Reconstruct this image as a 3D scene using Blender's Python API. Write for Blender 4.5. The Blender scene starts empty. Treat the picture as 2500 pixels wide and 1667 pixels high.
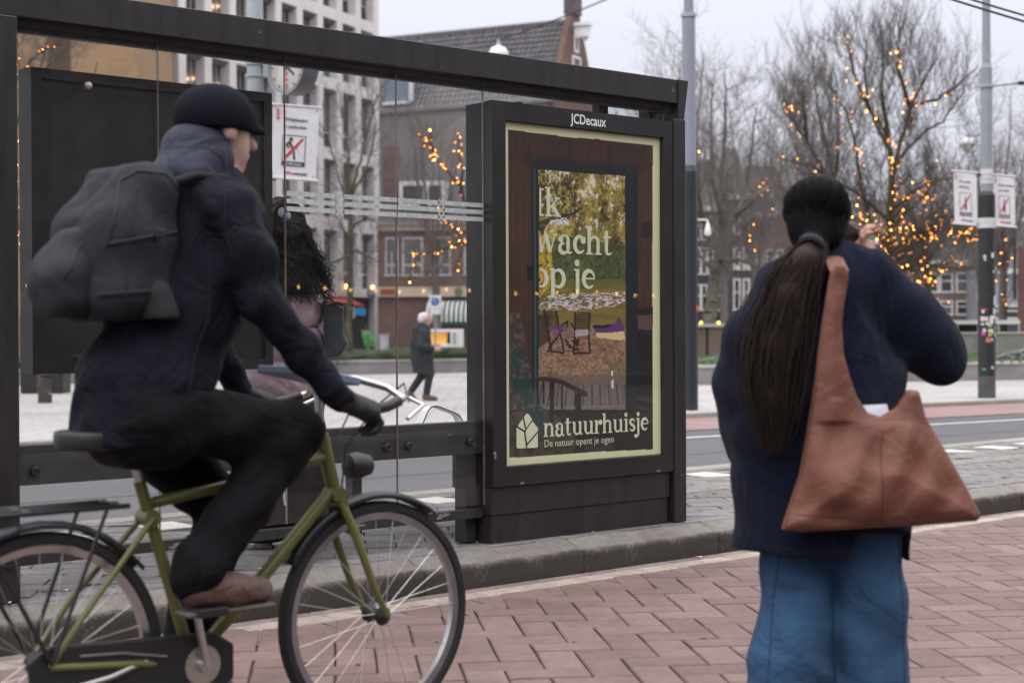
import bpy, math, random
import numpy as np
from mathutils import Vector, Matrix

C = bpy.context.scene.collection
SC = bpy.context.scene
PI = math.pi
rad = math.radians
random.seed(7)
RNG = np.random.default_rng(7)

# ------------------------------------------------------------------ camera, sky, sun, exposure
EYE = 1.21
FPX = 3819.0                                  # focal length in photograph pixels (2500 wide): 55 mm on 36 mm
pitch, roll = rad(0.47), rad(0.22)
fwd = np.array([0, math.cos(pitch), -math.sin(pitch)])
r0 = np.array([1.0, 0, 0]); up0 = np.cross(r0, fwd)
cam_r = math.cos(roll) * r0 - math.sin(roll) * up0
cam_u = math.cos(roll) * up0 + math.sin(roll) * r0
cd = bpy.data.cameras.new('camera'); cam = bpy.data.objects.new('camera', cd); C.objects.link(cam)
cd.sensor_width = 36.0; cd.lens = 55.0; cd.clip_start = 0.1; cd.clip_end = 3000
cam.matrix_world = Matrix(((cam_r[0], cam_u[0], -fwd[0], 0), (cam_r[1], cam_u[1], -fwd[1], 0), (cam_r[2], cam_u[2], -fwd[2], EYE), (0, 0, 0, 1)))
cd.dof.use_dof = True; cd.dof.focus_distance = 7.75; cd.dof.aperture_fstop = 2.9; cd.dof.aperture_blades = 0
SC.camera = cam

W = bpy.data.worlds.new('World'); SC.world = W; W.use_nodes = True
nt = W.node_tree; nt.nodes.clear()
wo = nt.nodes.new('ShaderNodeOutputWorld'); mixs = nt.nodes.new('ShaderNodeMixShader')
sky = nt.nodes.new('ShaderNodeTexSky'); sky.sky_type = 'NISHITA'; sky.sun_disc = False
SUN_EL, SUN_AZ = rad(52), rad(205)
sky.sun_elevation = SUN_EL; sky.sun_rotation = SUN_AZ
b1 = nt.nodes.new('ShaderNodeBackground'); b1.inputs['Strength'].default_value = 0.10
nt.links.new(sky.outputs['Color'], b1.inputs['Color'])
# the cloud deck: an overcast sky brightens from the horizon to the zenith
tc = nt.nodes.new('ShaderNodeTexCoord'); sp = nt.nodes.new('ShaderNodeSeparateXYZ')
nt.links.new(tc.outputs['Generated'], sp.inputs[0])
mx = nt.nodes.new('ShaderNodeMath'); mx.operation = 'MAXIMUM'; mx.inputs[1].default_value = 0.0
nt.links.new(sp.outputs['Z'], mx.inputs[0])
sq = nt.nodes.new('ShaderNodeMath'); sq.operation = 'POWER'; sq.inputs[1].default_value = 1.7; nt.links.new(mx.outputs[0], sq.inputs[0])
ma = nt.nodes.new('ShaderNodeMath'); ma.operation = 'MULTIPLY_ADD'; ma.inputs[1].default_value = 3.1; ma.inputs[2].default_value = 0.86
nt.links.new(sq.outputs[0], ma.inputs[0])
b2 = nt.nodes.new('ShaderNodeBackground'); b2.inputs['Color'].default_value = (0.885, 0.89, 1.0, 1)
nt.links.new(ma.outputs[0], b2.inputs['Strength'])
cr = nt.nodes.new('ShaderNodeMix'); cr.data_type = 'RGBA'; cr.inputs[6].default_value = (0.885, 0.89, 1.0, 1); cr.inputs[7].default_value = (0.955, 0.935, 0.95, 1)
sm_ = nt.nodes.new('ShaderNodeMapRange'); sm_.inputs[1].default_value = 0.22; sm_.inputs[2].default_value = 0.6; nt.links.new(mx.outputs[0], sm_.inputs[0]); nt.links.new(sm_.outputs[0], cr.inputs[0]); nt.links.new(cr.outputs[2], b2.inputs['Color'])
mixs.inputs[0].default_value = 0.93
nt.links.new(b1.outputs[0], mixs.inputs[1]); nt.links.new(b2.outputs[0], mixs.inputs[2]); nt.links.new(mixs.outputs[0], wo.inputs[0])

sd = bpy.data.lights.new('sun', 'SUN'); sd.energy = 0.7; sd.angle = rad(35); sd.color = (1, 0.94, 0.89)
so = bpy.data.objects.new('sun', sd); C.objects.link(so)
sdir = Vector((math.sin(SUN_AZ) * math.cos(SUN_EL), math.cos(SUN_AZ) * math.cos(SUN_EL), math.sin(SUN_EL)))
so.rotation_euler = sdir.to_track_quat('Z', 'Y').to_euler()
SC.view_settings.view_transform = 'Standard'; SC.view_settings.look = 'None'
SC.view_settings.exposure = 0.0; SC.view_settings.gamma = 1.0
SC.render.engine = 'CYCLES'
SC.cycles.use_denoising = True
SC.cycles.max_bounces = 8; SC.cycles.diffuse_bounces = 3; SC.cycles.glossy_bounces = 3
SC.cycles.transparent_max_bounces = 24; SC.cycles.transmission_bounces = 4
SC.cycles.sample_clamp_indirect = 6.0
SC.cycles.caustics_reflective = False; SC.cycles.caustics_refractive = False

# ------------------------------------------------------------------ where a photographed point stands
def ray(x, y):
    d = fwd + cam_r * ((x - 1250) / FPX) + cam_u * ((833.5 - y) / FPX)
    return d / d[1]
def at(x, y, d):                               # point seen at photograph pixel (x, y), d metres away
    return Vector(np.array([0, 0, EYE]) + ray(x, y) * d)
def gnd(x, y, z=0.0):
    r = ray(x, y); return Vector(np.array([0, 0, EYE]) + r * ((z - EYE) / r[2]))

# the shelter's own frame: x along the kerb, y away from the bike path
TH = rad(40.7)
S0 = Vector((-0.03, 7.72, 0.0))
UX = Vector((math.cos(TH), math.sin(TH), 0)); VX = Vector((-math.sin(TH), math.cos(TH), 0))
def fr(u, v, z=0.0): return S0 + UX * u + VX * v + Vector((0, 0, z))
def pl(x, y, v=0.0):                           # photograph pixel -> (u, z) on the plane v of the shelter frame
    r = ray(x, y); o = np.array([0, 0, EYE]); n = np.array(VX); q = np.array(S0 + VX * v)
    t = ((q - o) @ n) / (r @ n); p = o + r * t
    return float((p - np.array(S0)) @ np.array(UX)), float(p[2])
PLAT, ROAD, PLAZA = 0.155, -0.12, -0.04

# ------------------------------------------------------------------ materials
MATS = {}
def srgb(r, g, b):
    f = lambda c: (c / 255 / 12.92) if c / 255 <= 0.04045 else ((c / 255 + 0.055) / 1.055) ** 2.4
    return (f(r), f(g), f(b))
def mat(name, col, rough=0.6, metal=0.0, var=0.0, scale=8.0, bump=0.0, bscale=60.0, rnd=0.0, spec=0.5, col2=None, sheen=0.0, emit=None, estr=0.0, detail=6.0, coat=0.0, stretch=None, wrinkle=0.0, wscale=5.0, stain=0.0):
    if name in MATS: return MATS[name]
    m = bpy.data.materials.new(name); m.use_nodes = True; t = m.node_tree; N = t.nodes; L = t.links
    p = N['Principled BSDF']
    p.inputs['Base Color'].default_value = (*col, 1); p.inputs['Roughness'].default_value = rough
    p.inputs['Metallic'].default_value = metal; p.inputs['Specular IOR Level'].default_value = spec
    if coat: p.inputs['Coat Weight'].default_value = coat
    if sheen: p.inputs['Sheen Weight'].default_value = sheen
    if emit: p.inputs['Emission Color'].default_value = (*emit, 1); p.inputs['Emission Strength'].default_value = estr
    src = None
    if var or col2 or rnd or bump or wrinkle:
        tcn = N.new('ShaderNodeTexCoord'); vec = tcn.outputs['Object']
        if rnd:                                # shift the pattern from piece to piece
            oi = N.new('ShaderNodeObjectInfo'); va = N.new('ShaderNodeVectorMath'); va.operation = 'ADD'
            sc_ = N.new('ShaderNodeVectorMath'); sc_.operation = 'SCALE'; sc_.inputs[0].default_value = (37, 91, 13)
            L.new(oi.outputs['Random'], sc_.inputs['Scale']); L.new(vec, va.inputs[0]); L.new(sc_.outputs[0], va.inputs[1]); vec = va.outputs[0]
        if stretch:
            mp = N.new('ShaderNodeMapping'); mp.inputs['Scale'].default_value = stretch; L.new(vec, mp.inputs[0]); vec = mp.outputs[0]
        if var or col2:
            nz = N.new('ShaderNodeTexNoise'); nz.inputs['Scale'].default_value = scale; nz.inputs['Detail'].default_value = detail; nz.inputs['Roughness'].default_value = 0.65
            L.new(vec, nz.inputs['Vector'])
            rp = N.new('ShaderNodeValToRGB'); rp.color_ramp.elements[0].position = 0.32; rp.color_ramp.elements[1].position = 0.68
            c2 = col2 if col2 else tuple(min(1, c * (1 + var)) for c in col)
            c1 = col if col2 else tuple(c * (1 - var) for c in col)
            rp.color_ramp.elements[0].color = (*c1, 1); rp.color_ramp.elements[1].color = (*c2, 1)
            L.new(nz.outputs['Fac'], rp.inputs[0]); src = rp.outputs[0]
            rr = N.new('ShaderNodeMapRange'); rr.inputs[3].default_value = max(0.03, rough - 0.12); rr.inputs[4].default_value = min(1, rough + 0.12)
            L.new(nz.outputs['Fac'], rr.inputs[0]); L.new(rr.outputs[0], p.inputs['Roughness'])
        if rnd:
            hs = N.new('ShaderNodeHueSaturation')
            if src: L.new(src, hs.inputs['Color'])
            else: hs.inputs['Color'].default_value = (*col, 1)
            mr = N.new('ShaderNodeMapRange'); mr.inputs[3].default_value = 1 - rnd; mr.inputs[4].default_value = 1 + rnd
            L.new(oi.outputs['Random'], mr.inputs[0]); L.new(mr.outputs[0], hs.inputs['Value'])
            ml = N.new('ShaderNodeMath'); ml.operation = 'MULTIPLY'; ml.inputs[1].default_value = 7.31; fr_ = N.new('ShaderNodeMath'); fr_.operation = 'FRACT'
            L.new(oi.outputs['Random'], ml.inputs[0]); L.new(ml.outputs[0], fr_.inputs[0])
            m2 = N.new('ShaderNodeMapRange'); m2.inputs[3].default_value = 0.5 - rnd * 0.035; m2.inputs[4].default_value = 0.5 + rnd * 0.035
            L.new(fr_.outputs[0], m2.inputs[0]); L.new(m2.outputs[0], hs.inputs['Hue']); src = hs.outputs[0]
        if stain:                              # traffic grime that runs across neighbouring pieces
            gp = N.new('ShaderNodeNewGeometry'); z1 = N.new('ShaderNodeTexNoise'); z1.inputs['Scale'].default_value = 1.7; z1.inputs['Detail'].default_value = 9; z1.inputs['Roughness'].default_value = 0.7; L.new(gp.outputs['Position'], z1.inputs['Vector'])
            m3 = N.new('ShaderNodeMapRange'); m3.inputs[1].default_value = 0.34; m3.inputs[2].default_value = 0.64; m3.inputs[3].default_value = 1 - stain; m3.inputs[4].default_value = 1 + stain * 0.45; L.new(z1.outputs['Fac'], m3.inputs[0])
            h2 = N.new('ShaderNodeHueSaturation'); L.new(m3.outputs[0], h2.inputs['Value'])
            if src: L.new(src, h2.inputs['Color'])
            else: h2.inputs['Color'].default_value = (*col, 1)
            src = h2.outputs[0]
        if src: L.new(src, p.inputs['Base Color'])
        nrm = None
        if wrinkle:
            wz = N.new('ShaderNodeTexNoise'); wz.inputs['Scale'].default_value = wscale; wz.inputs['Detail'].default_value = 3; wz.inputs['Distortion'].default_value = 1.2
            L.new(vec, wz.inputs['Vector']); wb = N.new('ShaderNodeBump'); wb.inputs['Strength'].default_value = wrinkle; wb.inputs['Distance'].default_value = 0.05
            L.new(wz.outputs['Fac'], wb.inputs['Height']); nrm = wb.outputs[0]
        if bump:
            bz = N.new('ShaderNodeTexNoise'); bz.inputs['Scale'].default_value = bscale; bz.inputs['Detail'].default_value = 4
            L.new(vec, bz.inputs['Vector']); bn = N.new('ShaderNodeBump'); bn.inputs['Strength'].default_value = bump; bn.inputs['Distance'].default_value = 0.01
            L.new(bz.outputs['Fac'], bn.inputs['Height'])
            if nrm: L.new(nrm, bn.inputs['Normal'])
            nrm = bn.outputs[0]
        if nrm: L.new(nrm, p.inputs['Normal'])
    MATS[name] = m
    return m
def glow(name, col, s):
    if name in MATS: return MATS[name]
    m = bpy.data.materials.new(name); m.use_nodes = True; t = m.node_tree; t.nodes.clear()
    o = t.nodes.new('ShaderNodeOutputMaterial'); e = t.nodes.new('ShaderNodeEmission')
    e.inputs[0].default_value = (*col, 1); e.inputs[1].default_value = s; t.links.new(e.outputs[0], o.inputs[0])
    m.cycles.emission_sampling = 'NONE'; MATS[name] = m
    return m
def glass(name, tint=(0.96, 0.98, 0.97), rough=0.0, extra=0.0, dirt=0.0):
    if name in MATS: return MATS[name]
    m = bpy.data.materials.new(name); m.use_nodes = True; t = m.node_tree; N = t.nodes; N.clear(); L = t.links
    o = N.new('ShaderNodeOutputMaterial'); mi = N.new('ShaderNodeMixShader'); tr = N.new('ShaderNodeBsdfTransparent'); gl = N.new('ShaderNodeBsdfGlossy')
    fn = N.new('ShaderNodeFresnel'); ge = N.new('ShaderNodeNewGeometry'); io = N.new('ShaderNodeMath'); io.operation = 'MULTIPLY_ADD'; io.inputs[1].default_value = 1 / 1.45 - 1.45; io.inputs[2].default_value = 1.45
    L.new(ge.outputs['Backfacing'], io.inputs[0]); L.new(io.outputs[0], fn.inputs[0])      # the same reflectance from either face of a thin sheet
    ad = N.new('ShaderNodeMath'); ad.operation = 'ADD'; ad.inputs[1].default_value = extra; ad.use_clamp = True
    tr.inputs[0].default_value = (*tint, 1); gl.inputs['Roughness'].default_value = rough
    L.new(fn.outputs[0], ad.inputs[0]); L.new(ad.outputs[0], mi.inputs[0]); L.new(tr.outputs[0], mi.inputs[1]); L.new(gl.outputs[0], mi.inputs[2]); L.new(mi.outputs[0], o.inputs[0])
    if dirt:                                   # dried splashes and wipe marks on the pane
        df = N.new('ShaderNodeBsdfDiffuse'); df.inputs[0].default_value = (0.5, 0.49, 0.47, 1); m2 = N.new('ShaderNodeMixShader'); tcn = N.new('ShaderNodeTexCoord')
        n1 = N.new('ShaderNodeTexNoise'); n1.inputs['Scale'].default_value = 3.5; n1.inputs['Detail'].default_value = 10; n1.inputs['Roughness'].default_value = 0.72; n1.inputs['Distortion'].default_value = 1.0; L.new(tcn.outputs['Object'], n1.inputs['Vector'])
        n2 = N.new('ShaderNodeTexNoise'); n2.inputs['Scale'].default_value = 240; n2.inputs['Detail'].default_value = 2; L.new(tcn.outputs['Object'], n2.inputs['Vector'])
        r1 = N.new('ShaderNodeMapRange'); r1.inputs[1].default_value = 0.42; r1.inputs[2].default_value = 0.75; r1.inputs[4].default_value = dirt; L.new(n1.outputs['Fac'], r1.inputs[0])
        r2 = N.new('ShaderNodeMapRange'); r2.inputs[1].default_value = 0.70; r2.inputs[2].default_value = 0.74; r2.inputs[4].default_value = 0.22; L.new(n2.outputs['Fac'], r2.inputs[0])
        a2 = N.new('ShaderNodeMath'); a2.operation = 'ADD'; a2.use_clamp = True; L.new(r1.outputs[0], a2.inputs[0]); L.new(r2.outputs[0], a2.inputs[1])
        L.new(a2.outputs[0], m2.inputs[0]); L.new(mi.outputs[0], m2.inputs[1]); L.new(df.outputs[0], m2.inputs[2]); L.new(m2.outputs[0], o.inputs[0])
    MATS[name] = m
    return m
def brickmat(name, c1, c2, mortar, bw, bh, mw=0.012, rough=0.85, offset=0.5, axes='XZ', bump=0.4, dirt=0.25, dscale=0.6):
    """courses of masonry or paving too far away to tell apart: brick texture in metres on the object's own axes"""
    if name in MATS: return MATS[name]
    m = bpy.data.materials.new(name); m.use_nodes = True; t = m.node_tree; N = t.nodes; L = t.links; p = N['Principled BSDF']
    p.inputs['Roughness'].default_value = rough
    tcn = N.new('ShaderNodeTexCoord'); sx = N.new('ShaderNodeSeparateXYZ'); cx = N.new('ShaderNodeCombineXYZ')
    L.new(tcn.outputs['Object'], sx.inputs[0])
    if axes == 'XZ':
        a = N.new('ShaderNodeMath'); a.operation = 'ADD'; L.new(sx.outputs['X'], a.inputs[0]); L.new(sx.outputs['Y'], a.inputs[1])
        L.new(a.outputs[0], cx.inputs['X']); L.new(sx.outputs['Z'], cx.inputs['Y'])
    else:
        L.new(sx.outputs['X'], cx.inputs['X']); L.new(sx.outputs['Y'], cx.inputs['Y'])
    b = N.new('ShaderNodeTexBrick'); b.offset = offset
    b.inputs['Color1'].default_value = (*c1, 1); b.inputs['Color2'].default_value = (*c2, 1); b.inputs['Mortar'].default_value = (*mortar, 1)
    b.inputs['Scale'].default_value = 1.0; b.inputs['Brick Width'].default_value = bw; b.inputs['Row Height'].default_value = bh; b.inputs['Mortar Size'].default_value = mw
    L.new(cx.outputs[0], b.inputs['Vector'])
    nz = N.new('ShaderNodeTexNoise'); nz.inputs['Scale'].default_value = dscale; nz.inputs['Detail'].default_value = 8; L.new(tcn.outputs['Object'], nz.inputs['Vector'])
    mr = N.new('ShaderNodeMapRange'); mr.inputs[1].default_value = 0.3; mr.inputs[2].default_value = 0.7; mr.inputs[3].default_value = 1 - dirt; mr.inputs[4].default_value = 1 + dirt
    L.new(nz.outputs['Fac'], mr.inputs[0])
    hs = N.new('ShaderNodeHueSaturation'); L.new(b.outputs['Color'], hs.inputs['Color']); L.new(mr.outputs[0], hs.inputs['Value']); L.new(hs.outputs[0], p.inputs['Base Color'])
    bn = N.new('ShaderNodeBump'); bn.inputs['Strength'].default_value = bump; bn.inputs['Distance'].default_value = 0.01; bn.invert = True
    L.new(b.outputs['Fac'], bn.inputs['Height']); L.new(bn.outputs[0], p.inputs['Normal'])
    MATS[name] = m
    return m

# ------------------------------------------------------------------ mesh building
class MB:
    def __init__(s): s.v = []; s.f = []
    def add(s, vs, fs):
        n = len(s.v); s.v += [tuple(p) for p in vs]; s.f += [tuple(i + n for i in q) for q in fs]; return s
    def bx(s, x0, x1, y0, y1, z0, z1, M=None):
        vs = [Vector((x, y, z)) for z in (z0, z1) for x, y in ((x0, y0), (x1, y0), (x1, y1), (x0, y1))]
        if M is not None: vs = [M @ p for p in vs]
        return s.add(vs, [(3, 2, 1, 0), (4, 5, 6, 7), (0, 1, 5, 4), (1, 2, 6, 5), (2, 3, 7, 6), (3, 0, 4, 7)])
    def quad(s, a, b, c, d): return s.add([a, b, c, d], [(0, 1, 2, 3)])
    def poly(s, pts): return s.add(pts, [tuple(range(len(pts)))])
    def tube(s, pts, r, n=8, cap=True):
        pts = [Vector(p) for p in pts]; rs = r if isinstance(r, (list, tuple)) else [r] * len(pts)
        ref = None; rings = []
        for i, p in enumerate(pts):
            d = (pts[min(i + 1, len(pts) - 1)] - pts[max(i - 1, 0)])
            d = d.normalized() if d.length > 1e-9 else Vector((0, 0, 1))
            if ref is None:
                ref = Vector((0, 0, 1)) if abs(d.z) < 0.9 else Vector((1, 0, 0))
            a = (ref - d * ref.dot(d)).normalized(); b = d.cross(a); ref = a
            rings.append([p + (a * math.cos(2 * PI * k / n) + b * math.sin(2 * PI * k / n)) * rs[i] for k in range(n)])
        vs = [q for rg in rings for q in rg]; fs = []
        for i in range(len(pts) - 1):
            for k in range(n): fs.append((i * n + k, i * n + (k + 1) % n, (i + 1) * n + (k + 1) % n, (i + 1) * n + k))
        if cap: fs.append(tuple(range(n - 1, -1, -1))); fs.append(tuple((len(pts) - 1) * n + k for k in range(n)))
        return s.add(vs, fs)
    def lathe(s, prof, n=24, c=(0, 0, 0), M=None, ring=False):      # profile of (r, z) about z; a ring's profile closes on itself
        if ring: prof = list(prof) + [prof[0]]
        vs = []; fs = []; m = len(prof)
        for k in range(n):
            a = 2 * PI * k / n
            for r_, z in prof: vs.append(Vector((r_ * math.cos(a), r_ * math.sin(a), z)))
        for k in range(n):
            for i in range(m - 1): fs.append((k * m + i, ((k + 1) % n) * m + i, ((k + 1) % n) * m + i + 1, k * m + i + 1))
        if prof[0][0] > 1e-6 and not ring: fs.append(tuple(k * m for k in range(n - 1, -1, -1)))
        if prof[-1][0] > 1e-6 and not ring: fs.append(tuple(k * m + m - 1 for k in range(n)))
        vs = [(M @ p if M is not None else p) + Vector(c) for p in vs]
        return s.add(vs, fs)
    def prism(s, pts, y0, y1, M=None):                  # outline in (x, z), from y0 to y1
        n = len(pts)
        vs = [Vector((x, y0, z)) for x, z in pts] + [Vector((x, y1, z)) for x, z in pts]
        if M is not None: vs = [M @ p for p in vs]
        fs = [tuple(range(n)), tuple(range(2 * n - 1, n - 1, -1))] + [(i, i + n, (i + 1) % n + n, (i + 1) % n) for i in range(n)]
        return s.add(vs, fs)
    def mesh(s, name, smooth=False, ang=0.7):
        me = bpy.data.meshes.new(name); me.from_pydata(s.v, [], s.f)
        if smooth: me.shade_smooth(); me.set_sharp_from_angle(angle=ang)
        me.update(); return me
    def obj(s, name, m, parent=None, smooth=False, bevel=0.0, ang=0.7, kind=None, label=None):
        o = link(name, s.mesh(name, smooth, ang), m, parent)
        if bevel:
            b = o.modifiers.new('edge', 'BEVEL'); b.width = bevel; b.segments = 2; b.limit_method = 'ANGLE'; b.angle_limit = 0.6
        if kind: o['kind'] = kind
        if label: o['label'] = label
        return o
def link(name, me, m=None, parent=None):
    o = bpy.data.objects.new(name, me); C.objects.link(o)
    if m is not None and not me.materials:
        for q in (m if isinstance(m, (list, tuple)) else [m]): me.materials.append(q)
    if parent is not None: o.parent = parent
    return o
def tag(o, label, cat, group=None, kind=None):
    o['label'] = label; o['category'] = cat
    if group: o['group'] = group
    if kind: o['kind'] = kind
    return o
def thing(name, label, cat, loc=(0, 0, 0), rz=0.0, group=None):
    o = bpy.data.objects.new(name, None); C.objects.link(o); o.location = loc; o.rotation_euler = (0, 0, rz); o.empty_display_size = 0.2
    return tag(o, label, cat, group)
def struct(o): o['kind'] = 'structure'; return o
def piece(name, me, loc, rz=0.0, parent=None, rot=None, scale=None):
    o = bpy.data.objects.new(name, me); C.objects.link(o); o.location = loc
    o.rotation_euler = rot if rot is not None else (0, 0, rz)
    if scale: o.scale = scale
    if parent is not None: o.parent = parent
    return o
def fastmesh(name, V, F, smooth=False):                 # numpy arrays, all faces with the same number of corners
    me = bpy.data.meshes.new(name); V = np.asarray(V, np.float32); F = np.asarray(F, np.int32); k = F.shape[1]
    me.vertices.add(len(V)); me.vertices.foreach_set('co', V.ravel())
    me.loops.add(F.size); me.loops.foreach_set('vertex_index', F.ravel())
    me.polygons.add(len(F)); me.polygons.foreach_set('loop_start', np.arange(0, F.size, k, dtype=np.int32))
    if smooth: me.polygons.foreach_set('use_smooth', np.ones(len(F), bool))
    me.update(calc_edges=True); me.validate()
    return me
def prisms(P0, P1, R0, R1, n=3):                        # many thin tapered sticks at once
    P0, P1 = np.asarray(P0, float), np.asarray(P1, float); R0, R1 = np.asarray(R0, float), np.asarray(R1, float)
    d = P1 - P0; d /= np.linalg.norm(d, axis=1, keepdims=True) + 1e-9
    ref = np.where(np.abs(d[:, 2:3]) < 0.9, np.array([[0, 0, 1.0]]), np.array([[1.0, 0, 0]]))
    a = np.cross(d, ref); a /= np.linalg.norm(a, axis=1, keepdims=True) + 1e-9; b = np.cross(d, a)
    V = []; k = len(P0)
    for P, R in ((P0, R0), (P1, R1)):
        for j in range(n):
            t = 2 * PI * j / n; V.append(P + (a * math.cos(t) + b * math.sin(t)) * R[:, None])
    V = np.stack(V, 1).reshape(-1, 3); base = np.arange(k)[:, None] * 2 * n; F = []
    for j in range(n): F.append(base + np.array([[j, (j + 1) % n, n + (j + 1) % n, n + j]]))
    return V, np.concatenate(F)
_dg = None
def text(body, size, m, parent, M, name='lettering', align='CENTER', bold=0.0, width=None, ext=0.0):
    cu = bpy.data.curves.new('t', 'FONT'); cu.body = body; cu.size = size; cu.align_x = align; cu.align_y = 'BOTTOM_BASELINE'; cu.offset = bold; cu.resolution_u = 3; cu.extrude = ext
    o = bpy.data.objects.new('t', cu); C.objects.link(o)
    dg = bpy.context.evaluated_depsgraph_get(); me = bpy.data.meshes.new_from_object(o.evaluated_get(dg)); bpy.data.objects.remove(o)
    if width and len(me.vertices):
        xs = [v.co.x for v in me.vertices]; k = width / (max(xs) - min(xs)); me.transform(Matrix.Diagonal((k, 1, 1, 1)))
    me.transform(M); me.materials.clear(); me.name = name
    return link(name, me, m, parent)
FACE = Matrix(((1, 0, 0, 0), (0, 0, -1, 0), (0, 1, 0, 0), (0, 0, 0, 1)))     # text plane -> upright, read from -y
def upright(x, y, z): return Matrix.Translation((x, y, z)) @ FACE

# ------------------------------------------------------------------ bodies: smooth unions of tapered limbs, meshed as one skin
class Skin:
    def __init__(s, h): s.h = h; s.p = []
    def cone(s, a, b, ra, rb, k=0.03, sy=1.0, cut=False, sx=1.0): s.p.append(('c', np.array(a, float), np.array(b, float), ra, rb, k, sy, cut, sx)); return s
    def limb(s, pts, rs, k=0.03, sy=1.0, sx=1.0):
        for i in range(len(pts) - 1): s.cone(pts[i], pts[i + 1], rs[i], rs[i + 1], k, sy, False, sx)
        return s
    def ball(s, c, r, k=0.03, cut=False, rot=None): s.p.append(('e', np.array(c, float), np.array(r, float) * np.ones(3), rot, 0, k, 1, cut, 1)); return s
    def build(s, name, m, parent=None, zmin=None, zmax=None, disp=None, post=None):
        lo = np.array([1e9] * 3); hi = -lo
        for q in s.p:
            if q[7]: continue
            if q[0] == 'c': R = max(q[3], q[4]) * max(1, q[6], q[8]); l = np.minimum(q[1], q[2]) - R; u = np.maximum(q[1], q[2]) + R
            else: R = q[2].max(); l = q[1] - R; u = q[1] + R
            lo = np.minimum(lo, l); hi = np.maximum(hi, u)
        lo -= 0.05; hi += 0.05; h = s.h; n = np.ceil((hi - lo) / h).astype(int) + 1
        F = np.full(n, 0.2, np.float32); ax = [lo[i] + h * np.arange(n[i]) for i in range(3)]
        for q in s.p:
            k = q[5]; pad = 0.06 + 2 * k
            if q[0] == 'c': R = max(q[3], q[4]) * max(1, q[6], q[8]); l = np.minimum(q[1], q[2]) - R - pad; u = np.maximum(q[1], q[2]) + R + pad
            else: R = q[2].max(); l = q[1] - R - pad; u = q[1] + R + pad
            i0 = np.clip(np.floor((l - lo) / h).astype(int), 0, n); i1 = np.clip(np.ceil((u - lo) / h).astype(int) + 1, 0, n)
            if (i1 <= i0).any(): continue
            sl = tuple(slice(i0[i], i1[i]) for i in range(3))
            X, Y, Z = np.meshgrid(*(ax[i][i0[i]:i1[i]] for i in range(3)), indexing='ij')
            if q[0] == 'c':
                a, b = q[1].copy(), q[2].copy(); sy, sx = q[6], q[8]
                Yc = (Y - a[1]) / sy + a[1]; b[1] = (b[1] - a[1]) / sy + a[1]; Xc = (X - a[0]) / sx + a[0]; b[0] = (b[0] - a[0]) / sx + a[0]
                ab = b - a; t = np.clip(((Xc - a[0]) * ab[0] + (Yc - a[1]) * ab[1] + (Z - a[2]) * ab[2]) / (ab @ ab + 1e-9), 0, 1)
                d = np.sqrt((Xc - a[0] - t * ab[0]) ** 2 + (Yc - a[1] - t * ab[1]) ** 2 + (Z - a[2] - t * ab[2]) ** 2) - (q[3] + (q[4] - q[3]) * t)
                d = d * min(1, sy, sx)
            else:
                P = np.stack([X - q[1][0], Y - q[1][1], Z - q[1][2]], -1)
                if q[3] is not None: P = P @ np.array(q[3])
                kk = np.sqrt(((P / q[2]) ** 2).sum(-1)); k2 = np.sqrt(((P / q[2] ** 2) ** 2).sum(-1)) + 1e-9
                d = kk * (kk - 1) / k2
            G = F[sl]
            if q[7]:
                hh = np.clip(0.5 - 0.5 * (d + G) / k, 0, 1); F[sl] = G + (-d - G) * hh + k * hh * (1 - hh)
            else:
                hh = np.clip(0.5 + 0.5 * (G - d) / k, 0, 1); F[sl] = G * (1 - hh) + d * hh - k * hh * (1 - hh)
        if disp or post or zmin is not None or zmax is not None:
            X, Y, Z = np.meshgrid(*ax, indexing='ij')
            if disp: F += disp(X, Y, Z).astype(np.float32)
            if zmin is not None: F = np.maximum(F, (zmin(X, Y) if callable(zmin) else zmin) - Z)
            if zmax is not None: F = np.maximum(F, Z - (zmax(X, Y) if callable(zmax) else zmax))
            if post: F = post(F, X, Y, Z)
        V, Q = nets(F, lo, h)
        return link(name, fastmesh(name, V, Q, True), m, parent)
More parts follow.
